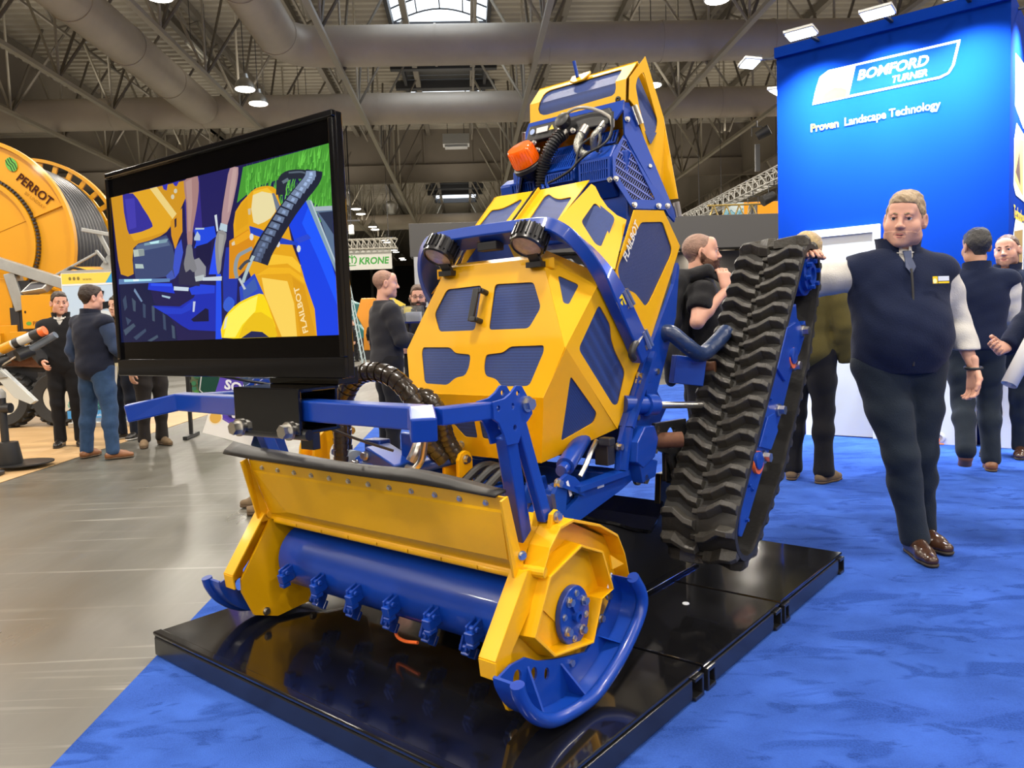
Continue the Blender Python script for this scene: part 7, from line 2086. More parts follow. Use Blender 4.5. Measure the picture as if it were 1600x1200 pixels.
# ================================================================== dark stand behind the mower
DST = mat('dark_fascia', (.055, .053, .05), .6); DSP = mat('dark_back_panel', (.03, .029, .028), .55)
ds = thing('dark_stand', 'long dark grey stand with a deep fascia behind the mower and bearded man', 'stand', hall(0, 0, 0), HA)
mb = MB(); mb.box((5.4, 20.3, 3.52), (13.6, .6, .85)); mb.build('fascia', DST, ds, smooth=0, bevel=.01)
for i in range(6):
    mb = MB(); mb.box((-.0 + 2.1 * i + .4, 21.0, 1.55), (2.08, .05, 3.1)); mb.build('back_panel', DSP, ds, smooth=0)
mb = MB(); mb.box((-1.0, 20.2, 1.55), (.62, .4, 3.1)); mb.build('end_pillar', mat('pillar_grey', (.33, .34, .36), .5), ds, smooth=0, bevel=.01)
for x in (3.2, 6.4, 8.0):
    mb = MB(); mb.cyl((x, 20.4, 3.1), (x, 20.4, 3.06), .07, n=14); mb.build('downlight', LAMPG, ds)
# low fold of light at the panel edge (a downlight washes the panel)
area_light('downlight_glow', hall(6.4, 20.6, 3.04), (0, 0, 0), .12, 40, (1, .85, .65))

# ================================================================== rigging on the right
def truss_beam(name, label, cat, p0, p1, w=.28, n=14, m=ALU, cross=True, tri=False, r=.022):
    p0, p1 = Vector(p0), Vector(p1); d = (p1 - p0); L = d.length; d.normalize()
    t = thing(name, label, cat, p0)
    s = d.cross(Vector((0, 0, 1))).normalized() * w / 2; u = s.cross(d).normalized() * w / 2
    C = [s + u, s - u, -s - u, -s + u]
    for c in C:
        mb = MB(); mb.cyl(c, c + d * L, r, n=6); mb.build('chord', m, t)
    for k in range(n):
        a = d * L * k / n; b = d * L * (k + 1) / n
        mb = MB()
        for q in range(4):
            c, e = C[q], C[(q + 1) % 4]
            mb.cyl(a + c, b + e, r * .6, n=5, cap=False); mb.cyl(a + c, a + e, r * .7, n=5, cap=False)
        mb.build('lacing', m, t)
    mb = MB()
    for k in (.15, .85): mb.cyl(d * L * k + u, d * L * k + u + Vector((0, 0, 11.75 - p0.z - (d * L * k).z - w / 2)), .012, n=5)
    mb.build('hanging_wire', DKM, t)
    return t
truss_beam('lighting_truss', 'silver lattice lighting truss rising to the right above the dark stand', 'lighting truss', (7.55, 32.5, 5.45), (8.6, 22.5, 5.65), .38, 20, m=mat('rig_truss', (.34, .33, .30), .5), r=.022)
truss_beam('lighting_truss', 'faint thin lattice truss hung farther back, right of the vertical ducts', 'lighting truss', (12.5, 50, 7.6), (16.5, 49, 7.2), .4, 12)
def spot(loc, lab, a):
    t = thing('stage_light', lab, 'stage light', loc)
    mb = MB(); ax = Vector(a).normalized(); mb.cyl(Vector((0, 0, 0)), ax * .42, .14, .17, n=16); mb.build('can', BLKM, t, smooth=40)
    mb = MB(); mb.bar((-.17, 0, .02), (-.17, 0, .3), .03, .02); mb.bar((.17, 0, .02), (.17, 0, .3), .03, .02); mb.bar((-.17, 0, .3), (.17, 0, .3), .02, .03); mb.build('yoke', BLKM, t, smooth=0)
    mb = MB(); mb.cyl((0, 0, .3), (0, 0, .5), .02, n=8); mb.build('hook', DKM, t)
    return t
spot((8.2, 25.8, 4.95), 'black stage lamp hung under the silver truss, left of the pair', (-.2, -.3, -1)); spot((8.35, 24.2, 5.0), 'black long stage lamp hung under the silver truss, right of the pair', (-1, -.1, -.45))
t = spot((8.1, 25.0, 7.0), 'black moving stage lamp standing high above the silver truss', (.6, -.3, .3))
mb = MB(); mb.bar((0, 0, -.25), (0, 0, -1.1), .1, .14); mb.build('stem', BLKM, t, smooth=0)
t = thing('hanging_sign', 'hanging sign with pale blue picture and orange end above the dark stand', 'sign', (8.4, 29.5, 4.9))
mb = MB(); mb.box((.95, .1, .35), (2.2, .1, .75)); mb.build('panel', WHT, t, smooth=0)
pq = Print((0, .04, 0), (1, 0, 0), (0, 0, 1)); pq.rect(-.14, 0, .62, .72, (.25, .5, .62)); pq.poly([(-.1, .5), (.2, .72), (.62, .72), (.62, .5), (.25, .35)], (.6, .7, .72)); pq.stroke([(-.1, .1), (.15, .45), (.4, .2), (.6, .5)], .06, (.12, .3, .4)); pq.rect(.64, 0, 2.04, .72, (.9, .35, .03)); pq.build('sign_face', t)
mb = MB()
for x in (-.2, 1.9): mb.cyl((x, .1, .7), (x, .1, 6.8), .01, n=5)
mb.build('wire', DKM, t)
t = thing('wooden_lattice', 'small golden lattice truss on top of the dark stand, left of the hanging sign', 'lattice', (6.35, 24.5, 4.3))
mb = MB()
for k in range(4): mb.cyl((k * .4, 0, 0), (k * .4 + .2, 0, .5), .025, n=5); mb.cyl((k * .4 + .2, 0, .5), (k * .4 + .4, 0, 0), .025, n=5)
mb.cyl((0, 0, .5), (1.7, 0, .5), .03, n=6); mb.cyl((0, 0, 0), (1.7, 0, 0), .03, n=6); mb.build('lattice_bars', mat('gold_truss', (.5, .36, .12), .4, metal=.5), t)
mb = MB()
for x in (0.02, 1.68): mb.cyl((x, 0, -4.3), (x, 0, 0), .03, n=6)
mb.build('lattice_leg', DKM, t)
# pilasters of the far right wall
for i, (x, m_2) in enumerate(((12.6, GREYP), (13.3, mat('cream_pilaster', (.45, .40, .27), .6)), (13.75, TRUSSD))):
    mb = MB(); mb.box((0, 0, 4.6), (.55, .3, 9.2)); o = mb.build('trim_%d' % (4 + i), m_2, None, smooth=0); o.location = (x, 58, 0); o['kind'] = 'structure'

# ================================================================== yellow hose reel machine on the left
RY = mat('reel_yellow', (.64, .29, .003), .42, coat=.15, noise=.08, nscale=1.5)
HOSE = mat('black_hose', (.035, .037, .04), .4); GREYM = mat('galvanised', (.38, .39, .38), .45, metal=.4, noise=.2, nscale=5); TYRE = mat('tyre_rubber', (.02, .02, .02), .75, bump=.3, bscale=30)
rl = thing('hose_reel_machine', 'big yellow hose reel machine with black hose and tyres on the timber floor', 'machine', (-8.195, 11.88, -.12), .019)
rl.scale = (1.1, 1.1, 1.1)
ZC = 2.63
mb = MB(); mb.lathe([(.0, -.06), (.28, -.06), (.30, -.02), (.86, -.02), (.87, -.06), (.93, -.06), (.94, 0), (1.40, 0), (1.41, -.05), (1.46, -.05), (1.46, .03), (0, .03)], (0, 0, ZC), (0, 1, 0), 96); fl1 = mb.build('front_flange', RY, rl, smooth=30)
for k in range(7):
    a = 2 * PI * k / 7 + .36
    d = Vector((math.cos(a), 0, math.sin(a)))
    for r0, r1 in ((.30, .86), (.95, 1.40)):
        mb = MB(); mb.bar(Vector((0, -.012, ZC)) + d * r0, Vector((0, -.012, ZC)) + d * r1, .035, .03, (0, 1, 0)); mb.build('flange_rib', RY, fl1, smooth=0)
mb = MB()
for k in range(120):
    a = 2 * PI * k / 120; d = Vector((math.cos(a), 0, math.sin(a))); e = Vector((-math.sin(a), 0, math.cos(a)))
    mb.bar(Vector((0, -.03, ZC)) + d * .962 - e * .016, Vector((0, -.03, ZC)) + d * .962 + e * .016, .03, .05, (0, 1, 0))
mb.build('drive_chain', DKM, fl1, smooth=0, kind='stuff')
hz = MB()
for row in range(13):
    prof = []
    y = .10 + row * .098
    for q in range(9): t_ = PI * q / 8; prof.append((1.26 + .049 * math.sin(t_), y - .049 * math.cos(t_)))
    o = MB().lathe(prof + [(1.15, y + .049), (1.15, y - .049)][:0], (0, 0, ZC), (0, 1, 0), 80, cap=False); o.build('hose_turn', HOSE, rl, smooth=50)
mb = MB(); mb.cyl((0, .03, ZC), (0, 1.43, ZC), 1.20, n=60); mb.build('hose_core', HOSE, rl, smooth=40)
mb = MB(); n = 96
mb.lathe([(1.22, 1.40), (1.30, 1.40), (1.30, 1.44), (1.22, 1.44), (1.22, 1.40)], (0, 0, ZC), (0, 1, 0), n); mb.lathe([(1.42, 1.37), (1.47, 1.37), (1.47, 1.46), (1.42, 1.46), (1.42, 1.37)], (0, 0, ZC), (0, 1, 0), n); fl2 = mb.build('rear_flange', RY, rl, smooth=30)
for k in range(36):
    a = 2 * PI * k / 36; d = Vector((math.cos(a), 0, math.sin(a)))
    mb = MB(); mb.bar(Vector((0, 1.42, ZC)) + d * 1.25, Vector((0, 1.42, ZC)) + d * 1.44, .07, .03, (0, 1, 0)); mb.build('flange_web', RY, fl2, smooth=0)
pq = Print((0, -.0, ZC), (1, 0, 0), (0, 0, 1), lift=.012)
c40, s40 = math.cos(-.69), math.sin(-.69)
pq.text('PERROT', .70, .86, .165, (.05, .015, .01), rot=-.72, bold=.022, sx=.95); pq.text('BY LINDSAY', .80, .66, .062, (.30, .14, .02), rot=-.72, bold=.0)
pq.ell(.66, 1.06, .075, .10, (.12, .38, .08), rot=.5)
for q in (-.03, .0, .03): pq.stroke([(.615 + q, 1.14 + q * .6), (.64 + q, 1.08 + q * .6), (.675 + q, 1.05 + q * .6), (.70 + q, .98 + q * .6)], .013, (.03, .03, .03))
pq.build('lettering', rl)
# frame
def rb(name, m, *boxes, bevel=.006):
    mb = MB()
    for b in boxes:
        if len(b) == 2: mb.box(b[0], b[1])
        else: mb.bar(b[0], b[1], b[2], b[3], b[4] if len(b) > 4 else (0, 1, 0))
    return mb.build(name, m, rl, smooth=0, bevel=bevel)
rb('frame_beam', GREYM, ((.55, -.55, 2.36), (1.62, -.62, 1.98), .14, .16), ((-.6, -.55, 2.7), (.60, -.55, 2.34), .14, .16))
rb('frame_post', GREYM, ((.88, -.55, 2.15), (1.00, -.55, 1.66), .14, .18)); rb('dark_post', DKM, ((1.02, -.50, 1.55), (.22, .2, 1.0)), ((.90, -.55, 1.35), (.12, .12, .7)))
rb('front_tank', RY, ((.55, -.42, 1.78), (.62, .3, .62)), ((.68, -.5, 1.36), (.5, .25, .22))); rb('pump_body', RY, ((.95, -.55, 1.28), (.22, .2, .2)), ((.6, -.6, 1.3), (.3, .2, .14)))
cab = rb('control_cabinet', RY, ((1.27, -.62, 1.63), (.38, .25, .44)))
pq = Print((1.09, -.745, 1.43), (1, 0, 0), (0, 0, 1)); pq.ell(.07, .05, .035, .025, (.12, .3, .06)); pq.text('PERROT', .12, .025, .07, (.25, .08, .02), bold=.02); pq.ell(.035, .20, .012, .018, (.03, .02, .02)); pq.build('cabinet_marks', cab)
mb = MB(); mb.prism([(1.07, -.72, 1.89), (1.36, -.72, 1.93), (1.44, -.60, 2.06), (1.15, -.60, 2.03)], (0, .10, -.05)); sc_ = mb.build('panel_box', GREYP, rl, smooth=0, bevel=.004)
pn = (Vector((1.36, -.72, 1.93)) - Vector((1.07, -.72, 1.89))).normalized(); pu = (Vector((1.15, -.60, 2.03)) - Vector((1.07, -.72, 1.89))).normalized()
pq = Print((1.07, -.72, 1.89), pn, pu); pq.rect(.0, .0, .29, .18, (.72, .70, .64)); pq.rect(.02, .018, .27, .16, (.10, .10, .11)); pq.build('solar_cell', sc_)
rb('side_plate', GREYM, ((1.60, -.5, 2.0), (.16, .03, .3)), ((1.98, -.3, 2.18), (2.18, -.3, 2.46), .16, .03), ((2.12, -.32, 2.12), (.05, .04, .42)))
rb('crank_handle', GREYM, ((1.78, -.45, 2.71), (2.30, -.40, 2.60), .05, .05), ((1.98, -.42, 2.67), (2.10, -.38, 2.36), .05, .04), ((1.0, -.3, 1.98), (1.93, -.35, 2.42), .03, .03), ((1.90, -.35, 2.44), (2.02, -.33, 2.26), .03, .05))
mb = MB(); mb.cyl((1.55, -.3, 2.02), (2.0, -.1, 2.02), .22, n=24); mb.build('motor_cover', RY, rl, smooth=40)
mb = MB(); mb.tube(smooth_path([(1.62, -.55, 1.95), (1.60, -.55, 2.12), (1.66, -.52, 2.2), (1.85, -.45, 2.14)], 5), .02, 8); mb.build('loop_hose', BLKM, rl)
rb('axle_beam', RUST, ((.4, -.5, 1.05), (1.75, -.5, .93), .18, .12)); rb('chassis_box', DKM, ((1.0, -.15, .80), (1.9, .6, .22)), ((1.25, -.45, .75), (.3, .2, .16)))
rb('hydraulic_block', DKM, ((.85, -.65, 1.12), (.5, .16, .16)), ((1.35, -.62, 1.22), (.3, .14, .12)))
mb = MB(); mb.cyl((1.18, -.42, .70), (1.18, -.30, .70), .09, n=16); mb.build('gear_cover', RY, rl)
for i, cx in enumerate((.70, 1.42, -.9)):
    mb = MB(); R0 = .37
    mb.lathe([(.21, -.13), (.33, -.15), (R0 - .01, -.11), (R0, 0), (R0 - .01, .11), (.33, .15), (.21, .13), (.19, .05), (.19, -.05), (.21, -.13)], (cx, -.55, R0 + .112), (0, 1, 0), 44); ty = mb.build('tyre', TYRE, rl, smooth=35)
    for k in range(22):
        a = 2 * PI * k / 22; d = Vector((math.cos(a), 0, math.sin(a)))
        mb = MB(); mb.bar(Vector((cx, -.68, R0 + .112)) + d * (R0 - .015), Vector((cx, -.55, R0 + .112)) + (d * .985 + Vector((-math.sin(a), 0, math.cos(a))) * .12) * (R0 + .008), .05, .04, d); mb.build('tread_bar', TYRE, ty, smooth=0)
    mb = MB(); mb.lathe([(.20, -.12), (.19, -.07), (.10, -.04), (.08, -.10), (.0, -.10)], (cx, -.55, R0 + .112), (0, 1, 0), 30); mb.build('wheel_rim', mat('cream_rim', (.58, .55, .46), .45), rl, smooth=30)
# attachment on stands at the left edge
bm_ = thing('boom_implement', 'white and grey boom implement with orange tip on black stands at the left edge', 'implement', (-4.95, 7.4, 0))
def bx_(name, m, *bars):
    mb = MB()
    for a, b, r in bars: mb.cyl(a, b, r, n=14)
    return mb.build(name, m, bm_, smooth=40)
bx_('ram_barrel', mat('white_barrel', (.6, .6, .56), .35), ((-.25, 0, 1.04), (.36, 0, 1.285), .045)); bx_('yellow_band', RY, ((.06, 0, 1.165), (.17, 0, 1.21), .048)); bx_('rubber_sleeve', BLKM, ((.19, 0, 1.215), (.24, 0, 1.235), .05), ((.36, 0, 1.285), (.44, 0, 1.315), .048)); bx_('orange_tip', ORG, ((.44, 0, 1.315), (.49, 0, 1.335), .045))
bx_('support_arm', mat('slate_arm', (.12, .15, .19), .4), ((.24, .05, 1.12), (.56, .05, 1.29), .035)); bx_('clamp', BLKM, ((.22, -.03, 1.10), (.30, .08, 1.15), .06), ((-.02, -.02, 1.02), (.08, .06, 1.08), .05)); bx_('wire_stay', STEEL, ((.02, .0, 1.0), (.22, 0, 1.11), .008))
mb = MB(); mb.prism([(-.02, -.03, .93), (.06, -.03, .98), (.36, -.03, .66), (.31, -.03, .63), (.16, -.03, .70)], (0, .06, 0)); mb.build('clear_blade', mat('clear_guard', (.55, .56, .52), .15, coat=.5), bm_, smooth=0, bevel=.004)
mb = MB(); mb.prism([(-.2, -.05, 1.0), (.0, -.05, 1.0), (.12, -.05, .9), (-.1, -.05, .88)], (0, .10, 0)); mb.build('silver_link', GREYM, bm_, smooth=0, bevel=.004)
mb = MB(); mb.lathe([(0, .10), (.06, .09), (.09, .05), (.09, 0)], (-.04, 0, .70), (0, 0, 1), 18); mb.build('grey_cap', GREYP, bm_, smooth=50)
bx_('stand_post', BLKM, ((.02, 0, .05), (.02, 0, .70), .035)); bx_('stand_plate', BLKM, ((-.06, 0, .60), (.10, 0, .60), .05))
mb = MB(); mb.lathe([(.11, .05), (.12, .08), (.09, .27), (.0, .28)], (.04, 0, 0), (0, 0, 1), 24); mb.build('stand_foot', BLKM, bm_, smooth=35)
mb = MB(); mb.lathe([(.26, .04), (.26, .052), (.0, .056)], (.12, .1, 0), (0, 0, 1), 28); mb.lathe([(.17, .01), (.17, .035), (.0, .04)], (.02, -.35, 0), (0, 0, 1), 24); mb.lathe([(.2, .0), (.2, .03), (.0, .035)], (.02, -.75, 0), (0, 0, 1), 24); mb.build('base_disc', BLKM, bm_, smooth=35)

# roll-up banner
bn = thing('roll_up_banner', 'pale blue roll-up banner with a black implement picture behind the two men', 'banner', (-5.80, 10.9, .0), -.03)
mb = MB(); mb.box((0, .01, 1.13), (1.0, .01, 2.14)); mb.build('sheet', WHT, bn, smooth=0)
mb = MB(); mb.box((0, .02, .04), (1.04, .18, .08)); mb.build('base', ALU, bn, smooth=0, bevel=.01); mb = MB(); mb.box((0, .015, 2.21), (1.0, .03, .03)); mb.build('top_rail', ALU, bn, smooth=0)
pq = Print((-.49, .004, .08), (1, 0, 0), (0, 0, 1))
pq.rect(0, 0, .98, 2.1, (.42, .55, .72)); pq.rect(0, 1.95, .98, 2.1, (.72, .55, .10)); pq.poly([(.62, 1.95), (.98, 1.95), (.98, 2.1), (.72, 2.1)], (.05, .3, .6)); pq.rect(0, 1.93, .98, 1.955, (.65, .7, .75))
for q in range(3): pq.ell(.12 + .06 * q, 2.03, .02, .024, (.2, .16, .05))
pq.text('www.', .30, 2.0, .06, (.3, .24, .08)); pq.poly([(0, 1.0), (.98, 1.2), (.98, 1.5), (.4, 1.6), (0, 1.4)], (.55, .62, .68)); pq.ell(.66, 1.35, .22, .12, (.6, .6, .55))
pq.poly([(.36, 1.60), (.42, 1.66), (.56, 1.85), (.60, 1.84), (.54, 1.68), (.66, 1.70), (.72, 1.78), (.98, 1.78), (.98, 1.6), (.80, 1.56), (.62, 1.60), (.5, 1.58)], (.015, .016, .02)); pq.rect(.66, 1.68, .80, 1.73, (.3, .33, .38)); pq.poly([(.92, 1.2), (.98, 1.2), (.98, 1.5), (.92, 1.48)], (.02, .02, .02)); pq.rect(.94, 1.24, .98, 1.46, (.6, .65, .7))
pq.rect(0, .75, .98, 1.02, (.10, .35, .38)); pq.rect(0, .70, .98, .80, (.06, .25, .55)); pq.text('Electric Compost', .30, .73, .06, (.75, .8, .85)); pq.rect(0, .17, .98, .68, (.05, .16, .17))
rr = random.Random(5)
for q in range(160): pq.ell(rr.random() * .6, .2 + rr.random() * .46, .012, .012, (.08 + .1 * rr.random(), .24 + .2 * rr.random(), .24 + .14 * rr.random()), 6)
pq.poly([(.60, .22), (.66, .62), (.98, .62), (.98, .22)], (.03, .035, .04)); pq.poly([(.62, .22), (.72, .34), (.78, .32), (.7, .22)], (.4, .42, .42)); pq.rect(0, .06, .98, .17, (.08, .30, .65)); pq.text('info@demo.co.uk', .42, .085, .05, (.8, .85, .9)); pq.build('print', bn)
# easel board with a mower picture behind the screen
eb = thing('display_board', 'dark framed board with a leafy green picture under the screen', 'display board', (-3.72, 9.4, 0), .1)
mb = MB(); mb.box((0, 0, .78), (.42, .04, .86)); mb.build('board', BLKM, eb, smooth=0, bevel=.004)
pq = Print((-.19, -.022, .38), (1, 0, 0), (0, 0, 1)); pq.rect(0, 0, .38, .8, (.16, .22, .12))
for q in range(60): pq.ell(rr.random() * .38, rr.random() * .8, .03, .03, (.05 + .25 * rr.random(), .16 + .2 * rr.random(), .06 + .1 * rr.random()), 7)
pq.poly([(.1, .08), (.3, .1), (.34, .36), (.2, .5), (.08, .3)], (.02, .07, .05)); pq.stroke([(.02, .6), (.14, .42), (.1, .2), (.24, .05)], .014, (.6, .62, .6)); pq.build('picture', eb)
mb = MB(); mb.bar((.24, .0, 0), (.24, .0, 1.2), .04, .04); mb.bar((-.24, .0, 0), (-.24, .0, 1.2), .04, .04); mb.bar((.24, -.25, .02), (.24, .25, .02), .05, .04); mb.bar((-.24, -.25, .02), (-.24, .25, .02), .05, .04); mb.build('stand_leg', BLKM, eb, smooth=0)
# carrier bag
cb_ = thing('carrier_bag', 'purple carrier bag with white lettering held beside blue jeans', 'bag', (-1.93, 5.20, .50), .25)
Rb = Matrix.Rotation(.35, 3, 'Y')
V_b = lambda x, y, z: Rb @ Vector((x, y, z)) + Vector((-.02, 0, .02))
mb = MB(); pts = [V_b(x, y, z) for z in (0, .42) for x, y in ((-.16, -.05), (.16, -.05), (.16, .05), (-.16, .05))]
mb.add(pts, [(3, 2, 1, 0), (0, 1, 5, 4), (1, 2, 6, 5), (2, 3, 7, 6), (3, 0, 4, 7)]); mb.build('bag_body', mat('bag_purple', (.09, .05, .42), .4), cb_, smooth=0)
pq = Print(V_b(-.16, -.05, 0), Rb @ Vector((1, 0, 0)), Rb @ Vector((0, 0, 1)))
pq.poly([(0, 0), (.32, 0), (.32, .10), (.2, .09), (.06, .13), (0, .16)], (.75, .72, .66)); pq.stroke([(.06, .138), (.2, .10), (.32, .11)], .008, (.2, .12, .5)); pq.ell(.05, .12, .045, .05, (.8, .7, .5)); pq.ell(.05, .12, .036, .04, (.65, .38, .08))
pq.text('SOLIS', .045, .325, .088, (.82, .82, .85), bold=.035, shear=-.1); pq.ell(.15, .18, .04, .035, (.04, .03, .12)); pq.ell(.16, .175, .018, .026, (.75, .72, .75)); pq.ell(.24, .19, .035, .03, (.04, .03, .12)); pq.ell(.245, .19, .012, .02, (.7, .68, .7)); pq.ell(.27, .36, .008, .008, (.6, .6, .8)); pq.poly([(.12, .2), (.28, .22), (.26, .27), (.16, .26)], (.05, .06, .3)); pq.build('bag_print', cb_)
mb = MB(); mb.tube(smooth_path([V_b(.05, -.04, .41), V_b(.12, -.02, .53), V_b(.19, 0, .56), V_b(.15, .0, .41)], 5), .010, 6); mb.build('bag_handle', BLU, cb_)
# papers held by a visitor
t = thing('leaflets', 'cream leaflets held by the visitor in dark jeans', 'leaflets', (-4.62, 8.86, .80), .2)
mb = MB(); mb.prism([(-.09, 0, -.06), (.05, -.02, -.10), (.10, -.02, .16), (-.12, 0, .15)], (0, .012, 0)); mb.build('folded_sheet', mat('cream_paper', (.62, .55, .36), .6), t, smooth=0)
mb = MB(); mb.prism([(-.03, -.03, -.12), (.06, -.03, -.10), (.08, -.03, .12), (.0, -.03, .12)], (0, .006, 0)); mb.build('inner_sheet', mat('white_paper', (.7, .7, .66), .6), t, smooth=0)

# ================================================================== middle distance
ls = thing('leaflet_stand', 'navy tray stand with a clear leaflet box beside the bald man', 'leaflet stand', (-.98, 7.50, 0))
mb = MB(); mb.box((0, 0, 1.285), (.30, .24, .015)); mb.build('tray', mat('tray_navy', (.01, .02, .14), .3), ls, smooth=0); mb = MB(); mb.cyl((0, 0, .03), (0, 0, 1.28), .02, n=10); mb.lathe([(.18, 0), (.18, .02), (.02, .04)], (0, 0, 0), (0, 0, 1), 20); mb.build('pole', DKM, ls)
CLR = mat('clear_acrylic', (.9, .93, .95), .05, trans=.95)
mb = MB()
for c, s in (((.04, -.09, 1.37), (.2, .004, .15)), ((.04, .09, 1.37), (.2, .004, .15)), ((-.06, 0, 1.37), (.004, .18, .15)), ((.14, 0, 1.37), (.004, .18, .15))): mb.box(c, s)
mb.build('clear_box', CLR, ls, smooth=0)
mb = MB()
for q in range(5): mb.box((.05, -.06 + .03 * q, 1.34), (.14, .006, .09), Matrix.Rotation(.2, 3, 'X'))
mb.build('leaflet_pack', WHT, ls, smooth=0)
kb = thing('hanging_banner', 'white hanging banner with green lettering far behind, right of the screen', 'banner', (-6.28, 35, 4.06), -.0)
mb = MB(); mb.box((0, .02, .42), (2.12, .02, .86)); mb.build('cloth', WHT, kb, smooth=0)
GR_ = (.06, .26, .06)
pq = Print((-1.06, .008, 0), (1, 0, 0), (0, 0, 1), lift=.004, step=.002)
pq.rect(0, -.01, 2.12, .85, (.48, .48, .44)); pq.text('KRONE', .62, .24, .42, GR_, bold=.035, shear=.15, sx=.95); pq.stroke([(.24, .62), (.15, .50), (.16, .34), (.24, .27)], .06, GR_); pq.stroke([(.42, .62), (.52, .50), (.5, .34), (.42, .27)], .06, GR_); pq.stroke([(.33, .66), (.33, .3)], .05, GR_); pq.stroke([(.25, .58), (.33, .5), (.41, .58)], .04, GR_); pq.rect(.17, .18, .50, .215, GR_); pq.build('lettering', kb)
truss_beam('lighting_truss', 'pale lattice truss carrying the white banner with green lettering', 'lighting truss', (-7.45, 35, 5.18), (-4.95, 35, 5.18), .42, 10, m=mat('pale_truss', (.36, .34, .29), .5), r=.03)
t = thing('hoist', 'chain hoist above the white banner truss', 'hoist', (-6.98, 35, 5.5)); mb = MB(); mb.box((0, 0, .35), (.22, .2, .45)); mb.build('motor', ALU, t, smooth=0, bevel=.03); mb = MB(); mb.cyl((0, 0, .5), (0, 0, 6.2), .03, n=6); mb.box((0, 0, .75), (.8, .08, .06)); mb.build('chain', DKM, t)
t = thing('dome_lamp', 'unlit round dome lamp hanging below the far duct', 'lamp', hall(-4.6, 50, 9.0)); mb = MB(); mb.lathe([(.0, -.35), (.3, -.3), (.5, .1), (.5, .3), (.2, .5), (0, .5)], n=24); mb.build('dome', ALU, t, smooth=50); mb = MB(); mb.cyl((0, 0, .5), (0, 0, 2.72), .03, n=6); mb.build('rod', DKM, t)
t = thing('lattice_mast', 'slim pale blue and white lattice mast leaning beside the white banner', 'mast', (-5.75, 30, 0))
mb = MB()
for q in range(3):
    a = 2 * PI * q / 3; o_ = Vector((.09 * math.cos(a), .09 * math.sin(a), 0)); mb.cyl(o_, o_ + Vector((-.62, 0, 4.3)) - o_ * .6, .022, n=5)
for k in range(16):
    p = Vector((-.62 * k / 16, 0, 4.3 * k / 16)); mb.bar(p + Vector((-.09, -.05, 0)), p + Vector((.09 - .04, -.05, .26)), .02, .02)
mb.build('mast_bars', mat('mast_paint', (.45, .55, .58), .4), t)
TEAL = mat('teal_paint', (.01, .13, .13), .4)
t = thing('teal_machine', 'teal farm machine far down the aisle beneath the white banner', 'machine', (-7.6, 36, 0))
mb = MB(); mb.prism([(-.6, 0, .5), (.9, 0, .5), (.9, 0, 1.2), (.5, 0, 1.6), (.45, 0, 2.6), (-.2, 0, 2.9), (-.6, 0, 2.4)], (0, 1.6, 0)); mb.build('hopper', TEAL, t, smooth=0, bevel=.05)
mb = MB(); mb.bar((.5, -.05, 1.0), (1.6, -.05, .8), .1, .12); mb.bar((.9, -.05, .9), (1.9, -.05, 1.5), .08, .1); mb.build('drawbar', TEAL, t, smooth=0)
for x in (-.3, .6): mb = MB(); mb.lathe([(.2, -.15), (.48, -.14), (.5, 0), (.48, .14), (.2, .15)], (x, -.1, .5), (0, 1, 0), 24); mb.build('wheel', TYRE, t, smooth=35)
t = thing('orange_loader', 'orange loader arm upright beside the teal machine', 'loader', (-6.75, 34.5, 0)); OR2 = mat('loader_orange', (.62, .24, .015), .4)
mb = MB(); mb.prism([(-.1, 0, 2.0), (.15, 0, 2.75), (.75, 0, 2.75), (.78, 0, 2.1), (.5, 0, 1.5), (.4, 0, .4), (.15, 0, .4), (.2, 0, 1.4)], (0, .5, 0)); mb.build('arm', OR2, t, smooth=0, bevel=.04); mb = MB(); mb.bar((.6, .2, 2.2), (1.1, .2, .6), .12, .12); mb.build('ram', TEAL, t, smooth=0); mb = MB(); mb.box((.3, .25, .2), (.7, .6, .4)); mb.build('base', DKM, t, smooth=0)
t = thing('jib_crane', 'yellow jib arm far behind, left of the bald man', 'jib', (-5.55, 34, 0)); mb = MB(); mb.bar((-.25, 0, 2.7), (.2, 0, 2.75), .15, .2); mb.bar((.15, 0, 2.78), (.95, 0, 2.3), .14, .18); mb.build('jib', mat('jib_yellow', (.6, .45, .05), .45), t, smooth=0); mb = MB(); mb.cyl((.9, 0, 0), (.9, 0, 2.35), .08, n=10); mb.build('mast', DKM, t)
t = thing('red_machine', 'small red machine on the aisle floor far behind, right of the screen', 'machine', (-5.15, 24.0, 0)); RED = mat('red_paint', (.55, .02, .015), .35)
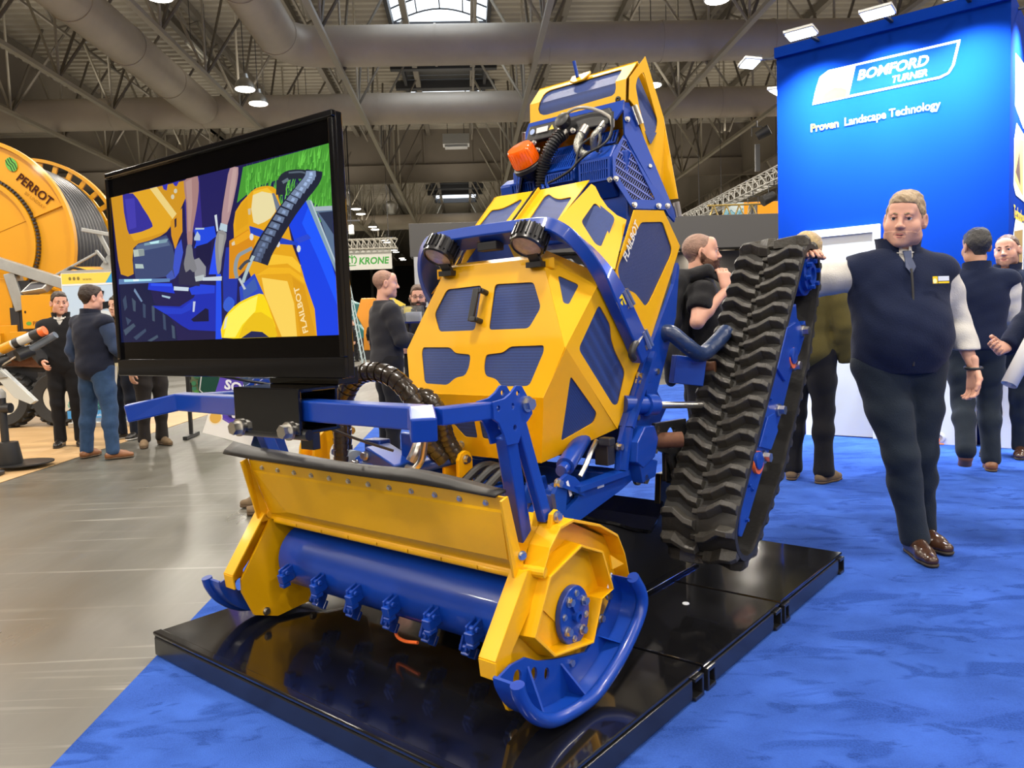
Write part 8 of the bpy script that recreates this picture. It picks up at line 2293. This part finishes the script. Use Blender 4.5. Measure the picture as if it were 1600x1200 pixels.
mb = MB(); mb.box((0, 0, .55), (.30, .4, .36)); mb.box((-.03, 0, .9), (.22, .3, .3)); mb.build('body', RED, t, smooth=0, bevel=.03); mb = MB(); mb.bar((-.08, 0, .4), (-.12, 0, .02), .06, .06); mb.bar((.1, 0, .4), (.14, 0, .02), .06, .06); mb.bar((.12, 0, .62), (.22, -.1, .55), .06, .06); mb.build('leg', RED, t, smooth=0); mb = MB(); mb.box((-.06, -.17, .82), (.06, .02, .1)); mb.build('label_plate', LABEL, t, smooth=0)
t = thing('yellow_cabinet', 'yellow cabinet behind the bald man and the bearded man', 'cabinet', (-1.42, 11.6, 0)); mb = MB(); mb.box((0, 0, .78), (.28, .4, 1.56)); mb.build('body', mat('cabinet_yellow', (.70, .50, .01), .4), t, smooth=0, bevel=.02); mb = MB(); mb.box((0, -.205, .8), (.24, .01, 1.3)); mb.build('door', mat('cabinet_yellow', (.70, .50, .01), .4), t, smooth=0)
# roller doors in the far wall
for i in range(5):
    mb = MB(); mb.box((-22 + i * 3.2, 116.9, 5.5), (2.7, .12, 11)); o = mb.build('door_%d' % (i + 2), mat('far_door', (.03, .03, .03), .6), None, smooth=0); o['kind'] = 'structure'; o.rotation_euler.z = HA
for i in range(4):
    mb = MB(); mb.box((-20.4 + i * 3.2, 116.7, 5.5), (.35, .2, 11)); o = mb.build('trim_%d' % (10 + i), GREYP, None, smooth=0); o['kind'] = 'structure'; o.rotation_euler.z = HA
# a pair of pale stands far down the aisle so the horizon is not empty
for i, (x, y, w, hgt, c, lab) in enumerate(((-3.6, 48, 3.4, 2.6, (.4, .42, .42), 'pale grey far stand behind the bearded man with spectacles'), (-11.5, 52, 4, 3.0, (.05, .2, .1), 'dark green far stand left of the banner'), (-2.2, 62, 3.5, 3.4, (.1, .1, .11), 'dark far stand under the receding lamps'))):
    t = thing('far_stand', lab, 'stand', (x, y, 0)); mb = MB(); mb.box((0, 0, hgt / 2), (w, .2, hgt)); mb.build('back_wall', mat('far_stand_%d' % i, c, .6), t, smooth=0); mb = MB(); mb.box((0, -1, hgt - .3), (w, .15, .5)); mb.build('fascia', mat('far_fascia_%d' % i, tuple(q * .6 for q in c), .6), t, smooth=0)
    mb = MB(); mb.box((-w / 2 + .1, -1, hgt / 2), (.15, .15, hgt)); mb.box((w / 2 - .1, -1, hgt / 2), (.15, .15, hgt)); mb.build('post', GREYP, t, smooth=0)
